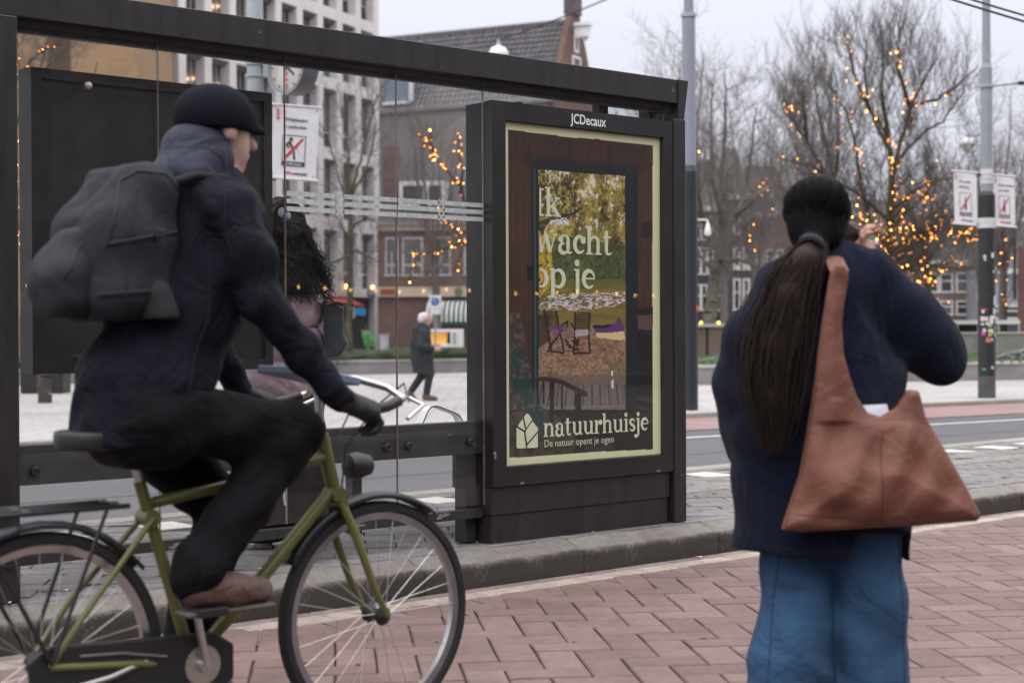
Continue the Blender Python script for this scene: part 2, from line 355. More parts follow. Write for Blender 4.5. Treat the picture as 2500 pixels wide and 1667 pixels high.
def nets(F, lo, h):
    """surface of F = 0 as quads (surface nets)"""
    F[0] = F[-1] = 0.1; F[:, 0] = F[:, -1] = 0.1; F[:, :, 0] = F[:, :, -1] = 0.1
    s = F < 0; n = np.array(F.shape) - 1
    cnt = np.zeros(n, np.int8)
    for i in (0, 1):
        for j in (0, 1):
            for k in (0, 1): cnt += s[i:n[0] + i, j:n[1] + j, k:n[2] + k]
    I, J, K = np.nonzero((cnt > 0) & (cnt < 8)); idx = np.full(n, -1, np.int32); idx[I, J, K] = np.arange(len(I))
    acc = np.zeros((len(I), 3)); num = np.zeros(len(I))
    cs = [(i, j, k) for i in (0, 1) for j in (0, 1) for k in (0, 1)]
    for a in cs:
        for ax in range(3):
            if a[ax]: continue
            b = list(a); b[ax] = 1
            fa = F[I + a[0], J + a[1], K + a[2]]; fb = F[I + b[0], J + b[1], K + b[2]]; c = (fa < 0) != (fb < 0)
            t = np.where(c, fa / np.where(c, fa - fb, 1), 0); p = np.stack([np.full(len(I), float(x)) for x in a], 1); p[:, ax] += t
            acc += p * c[:, None]; num += c
    V = lo + h * (np.stack([I, J, K], 1) + acc / num[:, None]); Q = []
    for ax in range(3):
        o = [1, 1, 1]; e = [n[0], n[1], n[2]]; o[ax] = 0
        A = s[o[0]:e[0], o[1]:e[1], o[2]:e[2]]
        sh = [0, 0, 0]; sh[ax] = 1
        B = s[o[0] + sh[0]:e[0] + sh[0], o[1] + sh[1]:e[1] + sh[1], o[2] + sh[2]:e[2] + sh[2]]
        i, j, k = np.nonzero(A != B); inside = A[i, j, k]; g = np.stack([i + o[0], j + o[1], k + o[2]], 1)
        u_, w_ = [(1, 2), (2, 0), (0, 1)][ax]; eu = np.zeros(3, int); eu[u_] = 1; ew = np.zeros(3, int); ew[w_] = 1
        c = [idx[tuple((g - eu * a_ - ew * b_).T)] for a_, b_ in ((1, 1), (0, 1), (0, 0), (1, 0))]
        q = np.stack(c, 1); q[~inside] = q[~inside][:, ::-1]; Q.append(q)
    Q = np.concatenate(Q); return V, Q[(Q >= 0).all(1)]

from mathutils.bvhtree import BVHTree
def drape(name, host, paths, r, m, lift=0.0, d=(0, 1, 0), y0=-1.0, n=5, close=False):
    """seams, zips and hems: paths of (x, z) dropped on to the host's surface along d and built as a thin welt"""
    me = host.data; bv = BVHTree.FromPolygons([v.co for v in me.vertices], [tuple(p.vertices) for p in me.polygons]); b = MB(); d = Vector(d)
    for path in paths:
        pts = []
        for i in range(len(path) - 1):
            for t in range(8):
                f = t / 8; pts.append((path[i][0] * (1 - f) + path[i + 1][0] * f, path[i][1] * (1 - f) + path[i + 1][1] * f))
        pts.append(path[-1]); run = []
        for x, z in pts:
            h = bv.ray_cast(Vector((x, y0, z)), d)
            if h[0] is not None and (not run or (h[0] - run[-1]).length < .12): run.append(h[0] - d * lift)
        if len(run) > 1: b.tube(run, r, n)
    return b.obj(name, m, host, True)

# ================================================================== THE GROUND
M_SAND = mat('joint_sand', (0.045, 0.036, 0.034), 0.95, var=0.4, scale=30)
M_BRICK = mat('red_paver', (0.155, 0.097, 0.089), 0.8, var=0.22, scale=26, rnd=0.15, stain=.26, bump=0.4, bscale=260, col2=(0.200, 0.139, 0.130), detail=9)
M_GUT1 = mat('grey_pink_paver', (0.235, 0.185, 0.178), 0.8, stain=.3, var=0.25, scale=25, rnd=0.16, bump=0.3, bscale=260)
M_GUT2 = mat('beige_paver', (0.36, 0.30, 0.255), 0.8, stain=.25, var=0.2, scale=22, rnd=0.14, bump=0.3, bscale=260)
M_TILE = mat('grey_paving_tile', (0.165, 0.155, 0.155), 0.7, stain=.3, var=0.3, scale=18, rnd=0.17, bump=0.4, bscale=200, detail=9)
M_WTILE = mat('white_tactile_tile', (0.52, 0.49, 0.45), 0.75, var=0.15, scale=30, rnd=0.08, bump=0.2, bscale=150)
M_RIB = mat('guide_rib', (0.30, 0.27, 0.25), 0.8, var=0.25, scale=12)
M_EDGE = mat('platform_edge_stone', (0.25, 0.235, 0.21), 0.8, var=0.2, scale=14, rnd=0.1, bump=0.3, bscale=140)
M_ASPH = mat('asphalt', (0.066, 0.067, 0.073), 0.62, var=0.18, scale=1.1, bump=0.5, bscale=170, detail=10)
M_LINE = mat('road_paint', (0.55, 0.55, 0.55), 0.7, var=0.25, scale=9)
M_REDLANE = brickmat('red_lane_bricks', (0.27, 0.175, 0.165), (0.225, 0.145, 0.14), (0.12, 0.085, 0.08), 0.21, 0.105, 0.006, 0.8, axes='XY', dirt=0.12)
M_PLAZA = brickmat('plaza_tiles', (0.37, 0.35, 0.345), (0.33, 0.312, 0.308), (0.13, 0.12, 0.12), 0.60, 0.30, 0.010, 0.75, axes='XY', dirt=0.16, dscale=0.35)
M_EARTH = mat('far_ground', (0.12, 0.115, 0.11), 0.9, var=0.2, scale=0.2)

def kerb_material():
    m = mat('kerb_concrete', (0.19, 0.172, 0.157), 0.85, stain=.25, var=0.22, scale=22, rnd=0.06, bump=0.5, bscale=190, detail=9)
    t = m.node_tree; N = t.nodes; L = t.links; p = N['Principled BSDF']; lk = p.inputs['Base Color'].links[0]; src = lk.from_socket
    # algae, tyre grime and shade painted dark on the kerb's road side, ragged and speckled
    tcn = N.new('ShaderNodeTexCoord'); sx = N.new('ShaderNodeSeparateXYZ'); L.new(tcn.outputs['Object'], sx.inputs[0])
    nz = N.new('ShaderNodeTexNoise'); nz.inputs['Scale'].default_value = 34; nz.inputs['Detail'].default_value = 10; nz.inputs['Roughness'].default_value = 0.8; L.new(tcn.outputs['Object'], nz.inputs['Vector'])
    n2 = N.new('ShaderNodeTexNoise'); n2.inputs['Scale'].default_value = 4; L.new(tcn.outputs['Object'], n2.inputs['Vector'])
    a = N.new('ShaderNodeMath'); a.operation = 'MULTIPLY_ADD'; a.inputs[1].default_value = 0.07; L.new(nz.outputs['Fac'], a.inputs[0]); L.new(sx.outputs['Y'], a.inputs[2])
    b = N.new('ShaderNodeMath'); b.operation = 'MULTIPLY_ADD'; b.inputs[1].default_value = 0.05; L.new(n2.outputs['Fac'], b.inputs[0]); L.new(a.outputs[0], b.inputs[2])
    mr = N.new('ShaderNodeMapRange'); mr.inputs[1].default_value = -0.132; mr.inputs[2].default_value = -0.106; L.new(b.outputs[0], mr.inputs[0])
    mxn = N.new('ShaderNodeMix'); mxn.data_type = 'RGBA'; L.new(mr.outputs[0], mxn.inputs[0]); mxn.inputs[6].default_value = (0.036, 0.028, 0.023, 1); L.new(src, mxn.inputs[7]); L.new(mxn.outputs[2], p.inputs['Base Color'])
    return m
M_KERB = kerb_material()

def sheet(name, pts, z, m):
    b = MB(); b.poly([(p[0], p[1], z) for p in pts]); return struct(b.obj(name, m))
g = MB(); g.quad((-900, -300, -0.45), (900, -300, -0.45), (900, 1500, -0.45), (-900, 1500, -0.45)); struct(g.obj('ground', M_EARTH))

# bike path: joint sheet, herringbone pavers, two gutter courses
path = sheet('bike_path', [fr(-16, -0.10), fr(-16, -8.0), fr(22, -8.0), fr(22, -0.10)], -0.012, M_SAND)
PA = rad(6.5); PU = Vector((math.cos(PA), math.sin(PA), 0)); PV = Vector((-math.sin(PA), math.cos(PA), 0)); PC = 0.149
def chamfer_block(name, lx, ly, h, cx=0.004, gap=0.003, wear=0.0, seed=0):
    """a paver with broken arrises: top slightly smaller than the body"""
    r = random.Random(seed); x, y = lx / 2 - gap, ly / 2 - gap
    def ring(ix, iy, z, j): return [(sx * (x - ix) + r.uniform(-j, j), sy * (y - iy) + r.uniform(-j, j), z + r.uniform(-j, j) * 0.3) for sx, sy in ((-1, -1), (1, -1), (1, 1), (-1, 1))]
    v = ring(0, 0, -h, 0) + ring(0, 0, -cx, wear) + ring(cx, cx, 0, wear); f = [(8, 9, 10, 11)]
    for k in (0, 4):
        for i in range(4): f.append((k + i, k + (i + 1) % 4, k + 4 + (i + 1) % 4, k + 4 + i))
    me = bpy.data.meshes.new(name); me.from_pydata(v, [], f); return me
PAVER = [chamfer_block('paver', 2 * PC, PC, 0.05, 0.005, 0.0042, 0.002, i) for i in range(5)]
for me in PAVER: me.materials.append(M_BRICK)
TO_CAM = np.linalg.inv(np.stack([cam_r, cam_u, fwd], 1))
def pix(p):
    q = TO_CAM @ (np.array(p) - np.array([0, 0, EYE]))
    return (1250 + FPX * q[0] / q[2], 833.5 - FPX * q[1] / q[2], q[2]) if q[2] > 0.3 else (-9e9, 0, q[2])
def lay(cells, meshes, parent, name, m, limit=300, dz=0.0015):
    """the pieces that show largest become parts of their own, the rest one joined part"""
    def size(c):
        x, y, d = pix(c[0]); vis = -90 < x < 2590 and 0 < y < 1760
        return (0 if vis else 1, d)
    cells.sort(key=size); rest = MB()
    for i, (p, rz) in enumerate(cells):
        me = meshes[i % len(meshes)]; q = p + Vector((0, 0, random.uniform(-dz, dz)))
        if i < limit: piece(name, me, q, rz + random.uniform(-.004, .004), parent)
        else:
            T = Matrix.Translation(q) @ Matrix.Rotation(rz, 4, 'Z'); rest.add([T @ v.co for v in me.vertices], [tuple(f.vertices) for f in me.polygons])
    if rest.v: rest.obj(name + '_field', m, parent, kind='stuff')
cells = []
for i in range(-70, 70):
    for j in range(-10, 90):
        k = (i + j) % 4
        if k == 0: c = (PU * (i + 1) + PV * (j + 0.5)) * PC; rz = PA
        elif k == 2: c = (PU * (i + 0.5) + PV * (j + 1)) * PC; rz = PA + PI / 2
        else: continue
        q = c - S0; u, v = q.dot(UX), q.dot(VX)
        if -5.2 < u < 9.5 and -3.9 < v < -0.43 - 0.055: cells.append((c, rz))
lay(cells, PAVER, path, 'paver', M_BRICK)
# cut pavers where the herringbone meets the gutter course
cut = MB(); x = -5.2
while x < 9.5:
    w = random.choice((0.16, 0.2, 0.24)); a = 0.004
    cut.add([fr(x + a, -0.66, -0.007), fr(x + w - a, -0.66, -0.007), fr(x + w - a, -0.436, -0.003), fr(x + a, -0.436, -0.003)], [(0, 1, 2, 3)]); x += w
cut.obj('cut_paver', M_BRICK, path, kind='stuff')
G1 = [chamfer_block('gutter_brick', 0.20, 0.112, 0.05, 0.004, 0.003, 0.0015, 10 + i) for i in range(3)]
G2 = [chamfer_block('gutter_brick', 0.21, 0.115, 0.05, 0.004, 0.002, 0.0015, 20 + i) for i in range(3)]
for me in G1: me.materials.append(M_GUT1)
for me in G2: me.materials.append(M_GUT2)
for i in range(-17, 42):
    piece('gutter_brick', G1[i % 3], fr(i * 0.20, -0.258, -0.006), TH, path)
    piece('gutter_brick', G2[i % 3], fr(i * 0.21 + .05, -0.374, 0.001), TH, path)

# platform with kerb, tiles, tactile row and guide ribs
M_BED = mat('tile_bed', (0.05, 0.047, 0.043), 0.95, var=0.3, scale=20)
plat = sheet('platform', [fr(-16, -0.06), fr(22, -0.06), fr(22, 2.25), fr(-16, 2.25)], PLAT - 0.014, M_BED)
kerb = bpy.data.objects.new('kerb', None); C.objects.link(kerb); kerb['kind'] = 'structure'
prof = [(-0.2, -0.06), (-0.2, 0.078), (-0.196, 0.094), (-0.185, 0.106), (-0.165, 0.113), (-0.062, 0.149), (-0.055, 0.142), (-0.055, -0.06)]
def kerb_stone(L):
    b = MB(); n = 8; xs = [0.003, 0.012] + [0.003 + (L - 0.006) * k / n for k in range(1, n)] + [L - 0.012, L - 0.003]; vs = []; m = len(prof)
    for i, x in enumerate(xs):
        e = 0.006 if i in (0, len(xs) - 1) else 0.0
        for y, z in prof: vs.append((x, y + (e if y < -0.1 else 0) + random.uniform(-.0015, .0015), z - (e if z > 0 else 0) + random.uniform(-.0012, .0012)))
    fs = [(i * m + k, i * m + (k + 1) % m, (i + 1) * m + (k + 1) % m, (i + 1) * m + k) for i in range(len(xs) - 1) for k in range(m)]
    fs += [tuple(range(m - 1, -1, -1)), tuple((len(xs) - 1) * m + k for k in range(m))]
    b.add(vs, fs); return b.mesh('kerb_stone', True, 0.8)
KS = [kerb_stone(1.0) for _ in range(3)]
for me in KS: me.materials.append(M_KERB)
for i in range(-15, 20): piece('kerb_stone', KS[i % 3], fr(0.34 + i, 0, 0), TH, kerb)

ROWB = [chamfer_block('border_tile', 0.30, 0.10, 0.04, 0.004, 0.003, 0.002, 40 + i) for i in range(3)]
TILE = [chamfer_block('paving_tile', 0.30, 0.15, 0.04, 0.004, 0.003, 0.002, 50 + i) for i in range(5)]
for me in ROWB + TILE: me.materials.append(M_TILE)
for i in range(-18, 40): piece('border_tile', ROWB[i % 3], fr(i * 0.30, 0.003, PLAT - 0.004), TH, plat)
cells = []
for j in range(20, 130):
    for i in range(-60, 60):
        c = PU * ((i + 0.5 * (j % 2)) * 0.30) + PV * (j * 0.15); q = c - S0; u, v = q.dot(UX), q.dot(VX)
        if -5.5 < u < 11.5 and 0.12 < v < 2.02 and not (0.93 < v < 1.2) and not (1.56 < v < 1.93 and abs((u + 0.93 + 0.31) % 0.62 - 0.31) < 0.2):
            cells.append((Vector((c.x, c.y, PLAT)), PA))
lay(cells, TILE, plat, 'paving_tile', M_TILE, 300, 0.0025)
# cut tiles along the border, the ribs and the tactile squares: the tile layer's own level, one joined part
cutt = MB()
for (v0, v1) in ((0.056, 0.19), (0.86, 0.95), (1.18, 1.28), (1.93, 2.06)):
    x = -5.5
    while x < 11.5:
        w = random.choice((0.22, 0.27, 0.3)); cutt.add([fr(x + .003, v0, PLAT - .006), fr(x + w - .003, v0, PLAT - .006), fr(x + w - .003, v1, PLAT - .006), fr(x + .003, v1, PLAT - .006)], [(0, 1, 2, 3)]); x += w
x = -1.24 - 0.62 * 7
while x < 11.5:
    cutt.add([fr(x - .16, 1.5, PLAT - .006), fr(x + .16, 1.5, PLAT - .006), fr(x + .16, 1.98, PLAT - .006), fr(x - .16, 1.98, PLAT - .006)], [(0, 1, 2, 3)]); x += 0.62
cutt.obj('cut_tile', M_TILE, plat, kind='stuff')
WT = chamfer_block('tactile_tile', 0.25, 0.30, 0.04, 0.004, 0.003, 0.0015, 71); WT.materials.append(M_WTILE)
EG = chamfer_block('edge_stone', 1.0, 0.20, 0.28, 0.008, 0.003, 0.001, 72); EG.materials.append(M_EDGE)
for i in range(-8, 21): piece('tactile_tile', WT, fr(-0.93 + 0.62 * i, 1.75, PLAT + 0.001), TH, plat)
for i in range(-6, 20): piece('edge_stone', EG, fr(i + 0.3, 2.15, PLAT + 0.002), TH, plat)
RB = chamfer_block('guide_tile', 0.30, 0.22, 0.04, 0.004, 0.002, 0.001, 73); RB.materials.append(M_RIB)
rib = MB()
for k in range(5): rib.bx(-0.145, 0.145, -0.1 + 0.045 * k, -0.1 + 0.045 * k + 0.022, 0.0005, 0.006)
RR = rib.mesh('guide_rib'); RR.materials.append(M_RIB)
for i in range(-18, 38):
    t = piece('guide_tile', RB, fr(i * 0.30, 1.065, PLAT), TH, plat); piece('guide_rib', RR, (0, 0, 0), 0, t)

# road, far cycle lane, far kerb, plaza
d2 = Vector((math.cos(rad(33.6)), math.sin(rad(33.6)), 0)); n2 = Vector((-d2.y, d2.x, 0))
A2 = gnd(1669, 1052, ROAD); K2 = gnd(1669, 1024, ROAD)
road = sheet('road', [fr(-60, 2.2), fr(60, 2.2), A2 + d2 * 70, A2 - d2 * 60], ROAD, M_ASPH)
L2 = gnd(1669, 1069, ROAD)
ln = MB(); a = L2 - d2 * 40; b_ = L2 + d2 * 60; a.z = b_.z = ROAD + 0.004
ln.quad(a - n2 * .06, b_ - n2 * .06, b_ + n2 * .06, a + n2 * .06); struct(ln.obj('road_line', M_LINE))
L3 = gnd(1669, 1052, ROAD); ln = MB(); a = L3 - d2 * 40; b_ = L3 + d2 * 60; a.z = b_.z = ROAD + 0.008
ln.quad(a - n2 * .02, b_ - n2 * .02, b_ + n2 * .20, a + n2 * .20); struct(ln.obj('road_edge_line', mat('pale_edge', (0.38, 0.35, 0.32), 0.8, var=0.2, scale=5)))
# old patch seams in the asphalt
sm = MB()
for off, w in ((0.9, .03), (3.4, .025), (5.1, .03)):
    p = fr(0, 2.3 + off, ROAD + .004); dd = (UX * .6 + d2 * .4).normalized(); nn = Vector((-dd.y, dd.x, 0))
    for k in range(-30, 60):
        j0, j1 = math.sin(k * 1.7 + off) * .03, math.sin((k + 1) * 1.7 + off) * .03
        q, r_ = p + dd * k * .8, p + dd * (k + 1) * .8
        sm.quad(q + nn * j0, r_ + nn * j1, r_ + nn * (j1 + w), q + nn * (j0 + w))
struct(sm.obj('road_seam', mat('bitumen', (0.03, 0.03, 0.032), 0.5)))
lane = MB(); ang = rad(33.6)
lane = sheet('cycle_lane', [A2 - d2 * 60, A2 + d2 * 70, K2 + d2 * 70 + n2 * .1, K2 - d2 * 60 + n2 * .1], ROAD + 0.012, M_REDLANE)
fk = bpy.data.objects.new('far_kerb', None); C.objects.link(fk); fk['kind'] = 'structure'
FKM = chamfer_block('kerb_stone', 1.0, 0.16, 0.25, 0.012, 0.002, 0.001, 80); FKM.materials.append(mat('far_kerb_concrete', (0.27, 0.25, 0.23), 0.85, var=0.2, scale=8, rnd=0.08))
for i in range(-30, 45): piece('kerb_stone', FKM, K2 + d2 * i + n2 * .16 + Vector((0, 0, PLAZA - ROAD + .005)), ang, fk)
plz = sheet('plaza', [K2 - d2 * 60 + n2 * .22, K2 + d2 * 70 + n2 * .22, Vector((260, 240, 0)), Vector((-260, 240, 0)), Vector((-120, 20, 0))], PLAZA, M_PLAZA)

# ================================================================== THE BUS SHELTER
M_DARK = mat('anthracite_coating', (0.0178, 0.0160, 0.0168), 0.42, var=0.32, scale=5.0, stretch=(3, 3, .5), bump=0.06, bscale=500, detail=8)
M_DARK2 = mat('anthracite_worn', (0.025, 0.0235, 0.0238), 0.5, var=0.42, stretch=(1.5, 1.5, .8), scale=6, bump=0.1, bscale=300, detail=9)
M_SOFF = mat('soffit_grey', (0.13, 0.12, 0.115), 0.6, var=0.1, scale=4)
M_BOLT = mat('fixing_cap', (0.03, 0.029, 0.029), 0.35, metal=0.3)
M_CHIP = mat('chipped_paint', (0.19, 0.18, 0.17), 0.8, var=0.3, scale=40)
M_GLASS = glass('shelter_glass', (0.965, 0.972, 0.972), extra=0.006, dirt=0.02)
M_GEDGE = mat('polished_glass_edge', (0.20, 0.15, 0.125), 0.25, var=0.35, scale=3, stretch=(1, 1, 2))
M_FROST = mat('frosted_strip', (0.44, 0.475, 0.47), 0.7, var=0.25, scale=45, detail=10)
M_DROP = glass('water', (0.97, 0.98, 1.0), extra=0.12)

sh = thing('bus_shelter', 'dark grey bus shelter with glass wall on the kerbside platform', 'bus shelter', S0, TH)
UL = -2.50
b = MB(); b.bx(UL - 0.22, UL, -0.02, 0.16, PLAT, 2.428); b.obj('post', M_DARK, sh, bevel=.006)
lp = MB(); M = Matrix.Translation((UL - 0.055, -0.022, 0.33)) @ Matrix.Rotation(PI / 2, 4, 'X')
lp.lathe([(0.021, 0.0), (0.036, 0.0), (0.036, 0.012), (0.021, 0.012)], 20, M=M, ring=True); lp.obj('pipe_collar', M_BOLT, sh, True)
lp = MB(); lp.lathe([(0.0001, 0.001), (0.021, 0.001)], 20, M=M); lp.obj('pipe_hole', mat('hole_black', (0.004, 0.004, 0.004), 0.9), sh)
b = MB(); b.bx(1.192, 1.285, -0.012, 0.17, PLAT, 2.345); b.obj('post', M_DARK, sh, bevel=.005)
# fascia beam, its flared end cap, the roof behind it
b = MB(); b.bx(-4.6, 1.233, 0.0, 0.05, 2.430, 2.560); b.obj('fascia', M_DARK, sh, bevel=.004)
b = MB(); b.prism([(1.237, 2.345), (1.285, 2.345), (1.319, 2.562), (1.237, 2.562)], -0.004, 0.30); b.obj('end_cap', M_DARK, sh, bevel=.004)
b = MB(); b.add([(-4.6, .052, 2.462), (1.235, .052, 2.462), (1.235, 1.40, 2.690), (-4.6, 1.40, 2.690), (-4.6, .052, 2.55), (1.235, .052, 2.55), (1.235, 1.40, 2.76), (-4.6, 1.40, 2.76)],
                [(3, 2, 1, 0), (4, 5, 6, 7), (0, 1, 5, 4), (1, 2, 6, 5), (2, 3, 7, 6), (3, 0, 4, 7)]); b.obj('roof', M_DARK2, sh)
b = MB(); b.bx(-4.6, 1.235, 1.402, 1.46, 2.672, 2.80); b.obj('front_beam', M_DARK, sh)
b = MB(); b.bx(-2.5, 1.19, .078, .100, 2.4085, 2.461); b.obj('soffit', M_SOFF, sh)
b = MB(); b.bx(-2.5, 1.19, .075, .110, 2.386, 2.408); b.obj('glass_channel', M_DARK2, sh)
# rear wall glass: five panes, two fixings each on the rail
GV = 0.060
joints = [-2.478, -1.855, -1.232, -0.618, -0.088]
M_SIDE = mat('glass_core', (0.05, 0.09, 0.08), 0.2)
for i in range(4):
    u0, u1 = joints[i] + 0.0035, joints[i + 1] - 0.0035
    b = MB(); b.bx(u0, u1, GV, GV + 0.010, 0.345, 2.452); pane = b.obj('glass_pane', M_GLASS, sh)
    e = MB(); e.bx(u1 + .0003, u1 + .0028, GV - .001, GV + .011, 0.345, 2.452); e.obj('pane_edge', M_GEDGE, pane)
b = MB(); b.bx(-0.085, 1.19, GV, GV + 0.010, 2.30, 2.452); pane = b.obj('glass_pane', M_GLASS, sh)
for u in (-1.855, -1.232, -0.618, -0.088):
    pass
# rails
b = MB(); b.bx(-2.50, -0.088, GV + .012, GV + .062, 0.597, 0.722); b.obj('mid_rail', M_DARK2, sh, bevel=.003)
b = MB(); b.bx(-2.50, -0.088, GV + .010, GV + .085, 0.724, 0.755); b.obj('mid_rail_cap', M_DARK2, sh, bevel=.003)
b = MB(); b.bx(-2.50, -0.088, GV + .012, GV + .060, 0.280, 0.325); b.obj('low_rail', M_DARK2, sh, bevel=.003)
b = MB(); b.bx(-0.160, -0.092, GV + .064, GV + .150, PLAT, 0.72); b.obj('rail_leg', M_DARK2, sh, bevel=.003)
b = MB(); b.bx(-0.215, -0.152, GV + .066, GV + .10, 0.43, 0.597); b.obj('rail_bracket', M_DARK2, sh, bevel=.003)
Mx = lambda u, z, v=GV: Matrix.Translation((u, v - .0005, z)) @ Matrix.Rotation(PI / 2, 4, 'X')
for u, z in ((-2.406, .652), (-1.935, .655), (-1.792, .655), (-1.312, .657), (-1.17, .657), (-0.681, .656), (-0.554, .656), (-0.176, .656)):
    b = MB(); b.lathe([(0.0215, 0.0), (0.0215, 0.006), (0.019, 0.011), (0.015, 0.0125), (0.0135, 0.0105), (0.0001, 0.0105)], 24, M=Mx(u, z)); cap = b.obj('fixing_cap', M_BOLT, sh, True)
    d = MB()
    for k in (0, 1, 2):
        a = 2 * PI * k / 3 + .4; d.lathe([(0.0022, 0), (0.0022, 0.0008), (0.0001, 0.0008)], 6, M=Mx(u + .008 * math.cos(a), z + .008 * math.sin(a), GV - .0105))
    d.obj('pin_hole', MATS['hole_black'], cap)
# frosted band of three stripes with the three crosses
for k, zc in enumerate((1.816, 1.782, 1.747)):
    for u0, u1 in ((-1.45, -0.972), (-0.918, -0.622), (-0.614, -0.375), (-0.335, -0.092)):
        if u0 < -1.3: u0 = -1.228
        b = MB(); b.bx(u0, u1, GV - .0016, GV - .0006, zc - .0105, zc + .0105); b.obj('frosted_stripe', M_FROST, sh)
    for uc in (-0.945, -0.355):
        for s in (-1, 1):
            b = MB(); T = Matrix.Translation((uc, GV - .0012 - .0005 * (s > 0), zc)) @ Matrix.Rotation(s * rad(45), 4, 'Y'); b.bx(-.023, .023, -.0004, .0004, -.005, .005, T); b.obj('frosted_cross', M_FROST, sh)
# paint chips, a dried splash, water beads along the top of the glass
def blob(b, u, v, z, r, n=9, rough=0.45, sx=1.0):
    pts = [(u + sx * r * (1 + random.uniform(-rough, rough)) * math.cos(2 * PI * k / n), v, z + r * (1 + random.uniform(-rough, rough)) * math.sin(2 * PI * k / n)) for k in range(n)]
    b.poly(pts)
b = MB()
for u, z, r, sx in ((-1.75, .296, .012, 4), (-1.62, .30, .013, 5), (-1.50, .305, .010, 4), (-0.86, .305, .009, 5), (-0.55, .312, .010, 3), (-0.36, .306, .012, 2.2), (-0.325, .312, .008, 2.5), (-2.2, .30, .009, 4)): blob(b, u, GV + .0112, z, r, 13, .5, sx)
for u, z, r, sx in ((1.195, 2.505, .006, 1), (1.205, 2.497, .005, 1), (1.19, 2.492, .004, 1), (-.4, 2.452, .003, 1), (.55, 2.47, .003, 1), (-1.4, 2.50, .003, 2)): blob(b, u, -.0012, z, r, 9, .5, sx)
for u, z, r, sx in ((-.715, .715, .004, 1), (-.705, .690, .006, .6), (-.698, .665, .003, 1), (-1.9, .63, .005, 1), (-.30, .70, .004, 2)): blob(b, u, GV + .0110, z, r, 9, .5, sx)
b.obj('paint_chip', M_CHIP, sh, kind='stuff')
b = MB(); random.seed(21)
V = []; F = []
for k in range(420):
    u = random.uniform(-2.45, 1.15); z = 2.40 - abs(random.gauss(0, 0.035)) if u < -.1 else 2.40 - abs(random.gauss(0, .03)); r = random.uniform(.0008, .0024)
    b.lathe([(r, 0), (r * .8, r * .5), (.00005, r * .75)], 6, M=Matrix.Translation((u, GV - .0006, z)) @ Matrix.Rotation(PI / 2, 4, 'X'))
b.obj('rain_drop', M_DROP, sh, True, kind='stuff')
# the roof's inner bracket above the advert case: a post and a curved gusset
b = MB(); b.bx(0.83, 0.895, .19, .25, 2.20, 2.475); b.obj('roof_strut', M_DARK, sh, bevel=.003)
b = MB(); b.prism([(0.90, 2.455), (1.02, 2.452), (1.12, 2.442), (1.18, 2.42), (1.225, 2.385), (1.25, 2.33), (1.285, 2.33), (1.285, 2.485), (0.90, 2.478)], .20, .225); b.obj('gusset', M_DARK, sh)

# ================================================================== ADVERT CASE WITH ITS POSTER
ad = thing('advert_case', 'upright dark advertising case with lit-green bordered holiday poster at the shelter end', 'advertising case', S0, TH)
ad['label'] = 'tall dark advertising case holding a green bordered holiday cottage poster'
M_CASE = mat('case_coating', (0.0165, 0.0155, 0.016), 0.36, var=0.15, scale=3, bump=0.05, bscale=500)
PU0, PU1, PZ0, PZ1 = 0.0, 1.114, 0.528, 2.2345
b = MB(); b.bx(-0.085, 1.175, 0.075, 0.205, 0.30, 2.325); b.obj('case_body', M_CASE, ad, bevel=.004)
b = MB()                                       # the door leaf: a frame with the poster window open in it
for x0, x1, z0, z1 in ((-0.0885, PU0 - .002, .433, 2.328), (PU1 + .002, 1.187, .433, 2.328), (PU0 - .002, PU1 + .002, .433, PZ0 - .002), (PU0 - .002, PU1 + .002, PZ1 + .002, 2.328)):
    b.bx(x0, x1, -0.006, 0.055, z0, z1)
b.obj('door_frame', M_CASE, ad)
b = MB(); b.bx(-0.0885, -0.083, 0.056, 0.0735, .45, 2.31); b.obj('door_seal', mat('rubber', (0.008, 0.008, 0.008), 0.8), ad)
b = MB(); b.bx(PU0 - .0015, PU1 + .0015, 0.026, 0.054, PZ0 - .0015, PZ1 + .0015); b.obj('poster_backing', MATS['rubber'], ad)
b = MB(); b.bx(-0.088, 1.178, 0.012, 0.17, 0.292, 0.430); b.obj('base_panel', M_DARK, ad, bevel=.003)
b = MB(); b.bx(-0.081, 1.170, 0.020, 0.17, PLAT - .005, 0.2905); b.obj('base_panel', M_DARK, ad, bevel=.003)
for u, z in ((0.098, 0.4365), (1.07, 0.4365)):
    b = MB(); b.bx(u - .012, u + .012, -.0075, -.0055, z, z + .011); lt = b.obj('latch_label', mat('pale_label', (0.16, 0.14, 0.13), 0.7), ad)
for u in (0.10, 1.07):
    b = MB(); b.bx(u - .014, u + .014, 0.0, 0.03, 2.329, 2.336); b.obj('hinge', M_BOLT, ad)
b = MB(); random.seed(5)
for u, z, r in ((-.086, .60, .008), (-.083, .585, .009), (-.080, .592, .006), (1.245, .41, .006)): blob(b, u, -.0135, z, r, 9, .5)
b.obj('paint_chip', M_CHIP, ad, kind='stuff')

M_WHITE = mat('white_print', (0.72, 0.72, 0.72), 0.5)
u0, z0 = pl(1391, 298); u1, _ = pl(1478, 309)
text('JCDecaux', 0.071, M_WHITE, ad, upright((u0 + u1) / 2, -0.0068, 2.258), bold=0.0012, width=(u1 - u0))

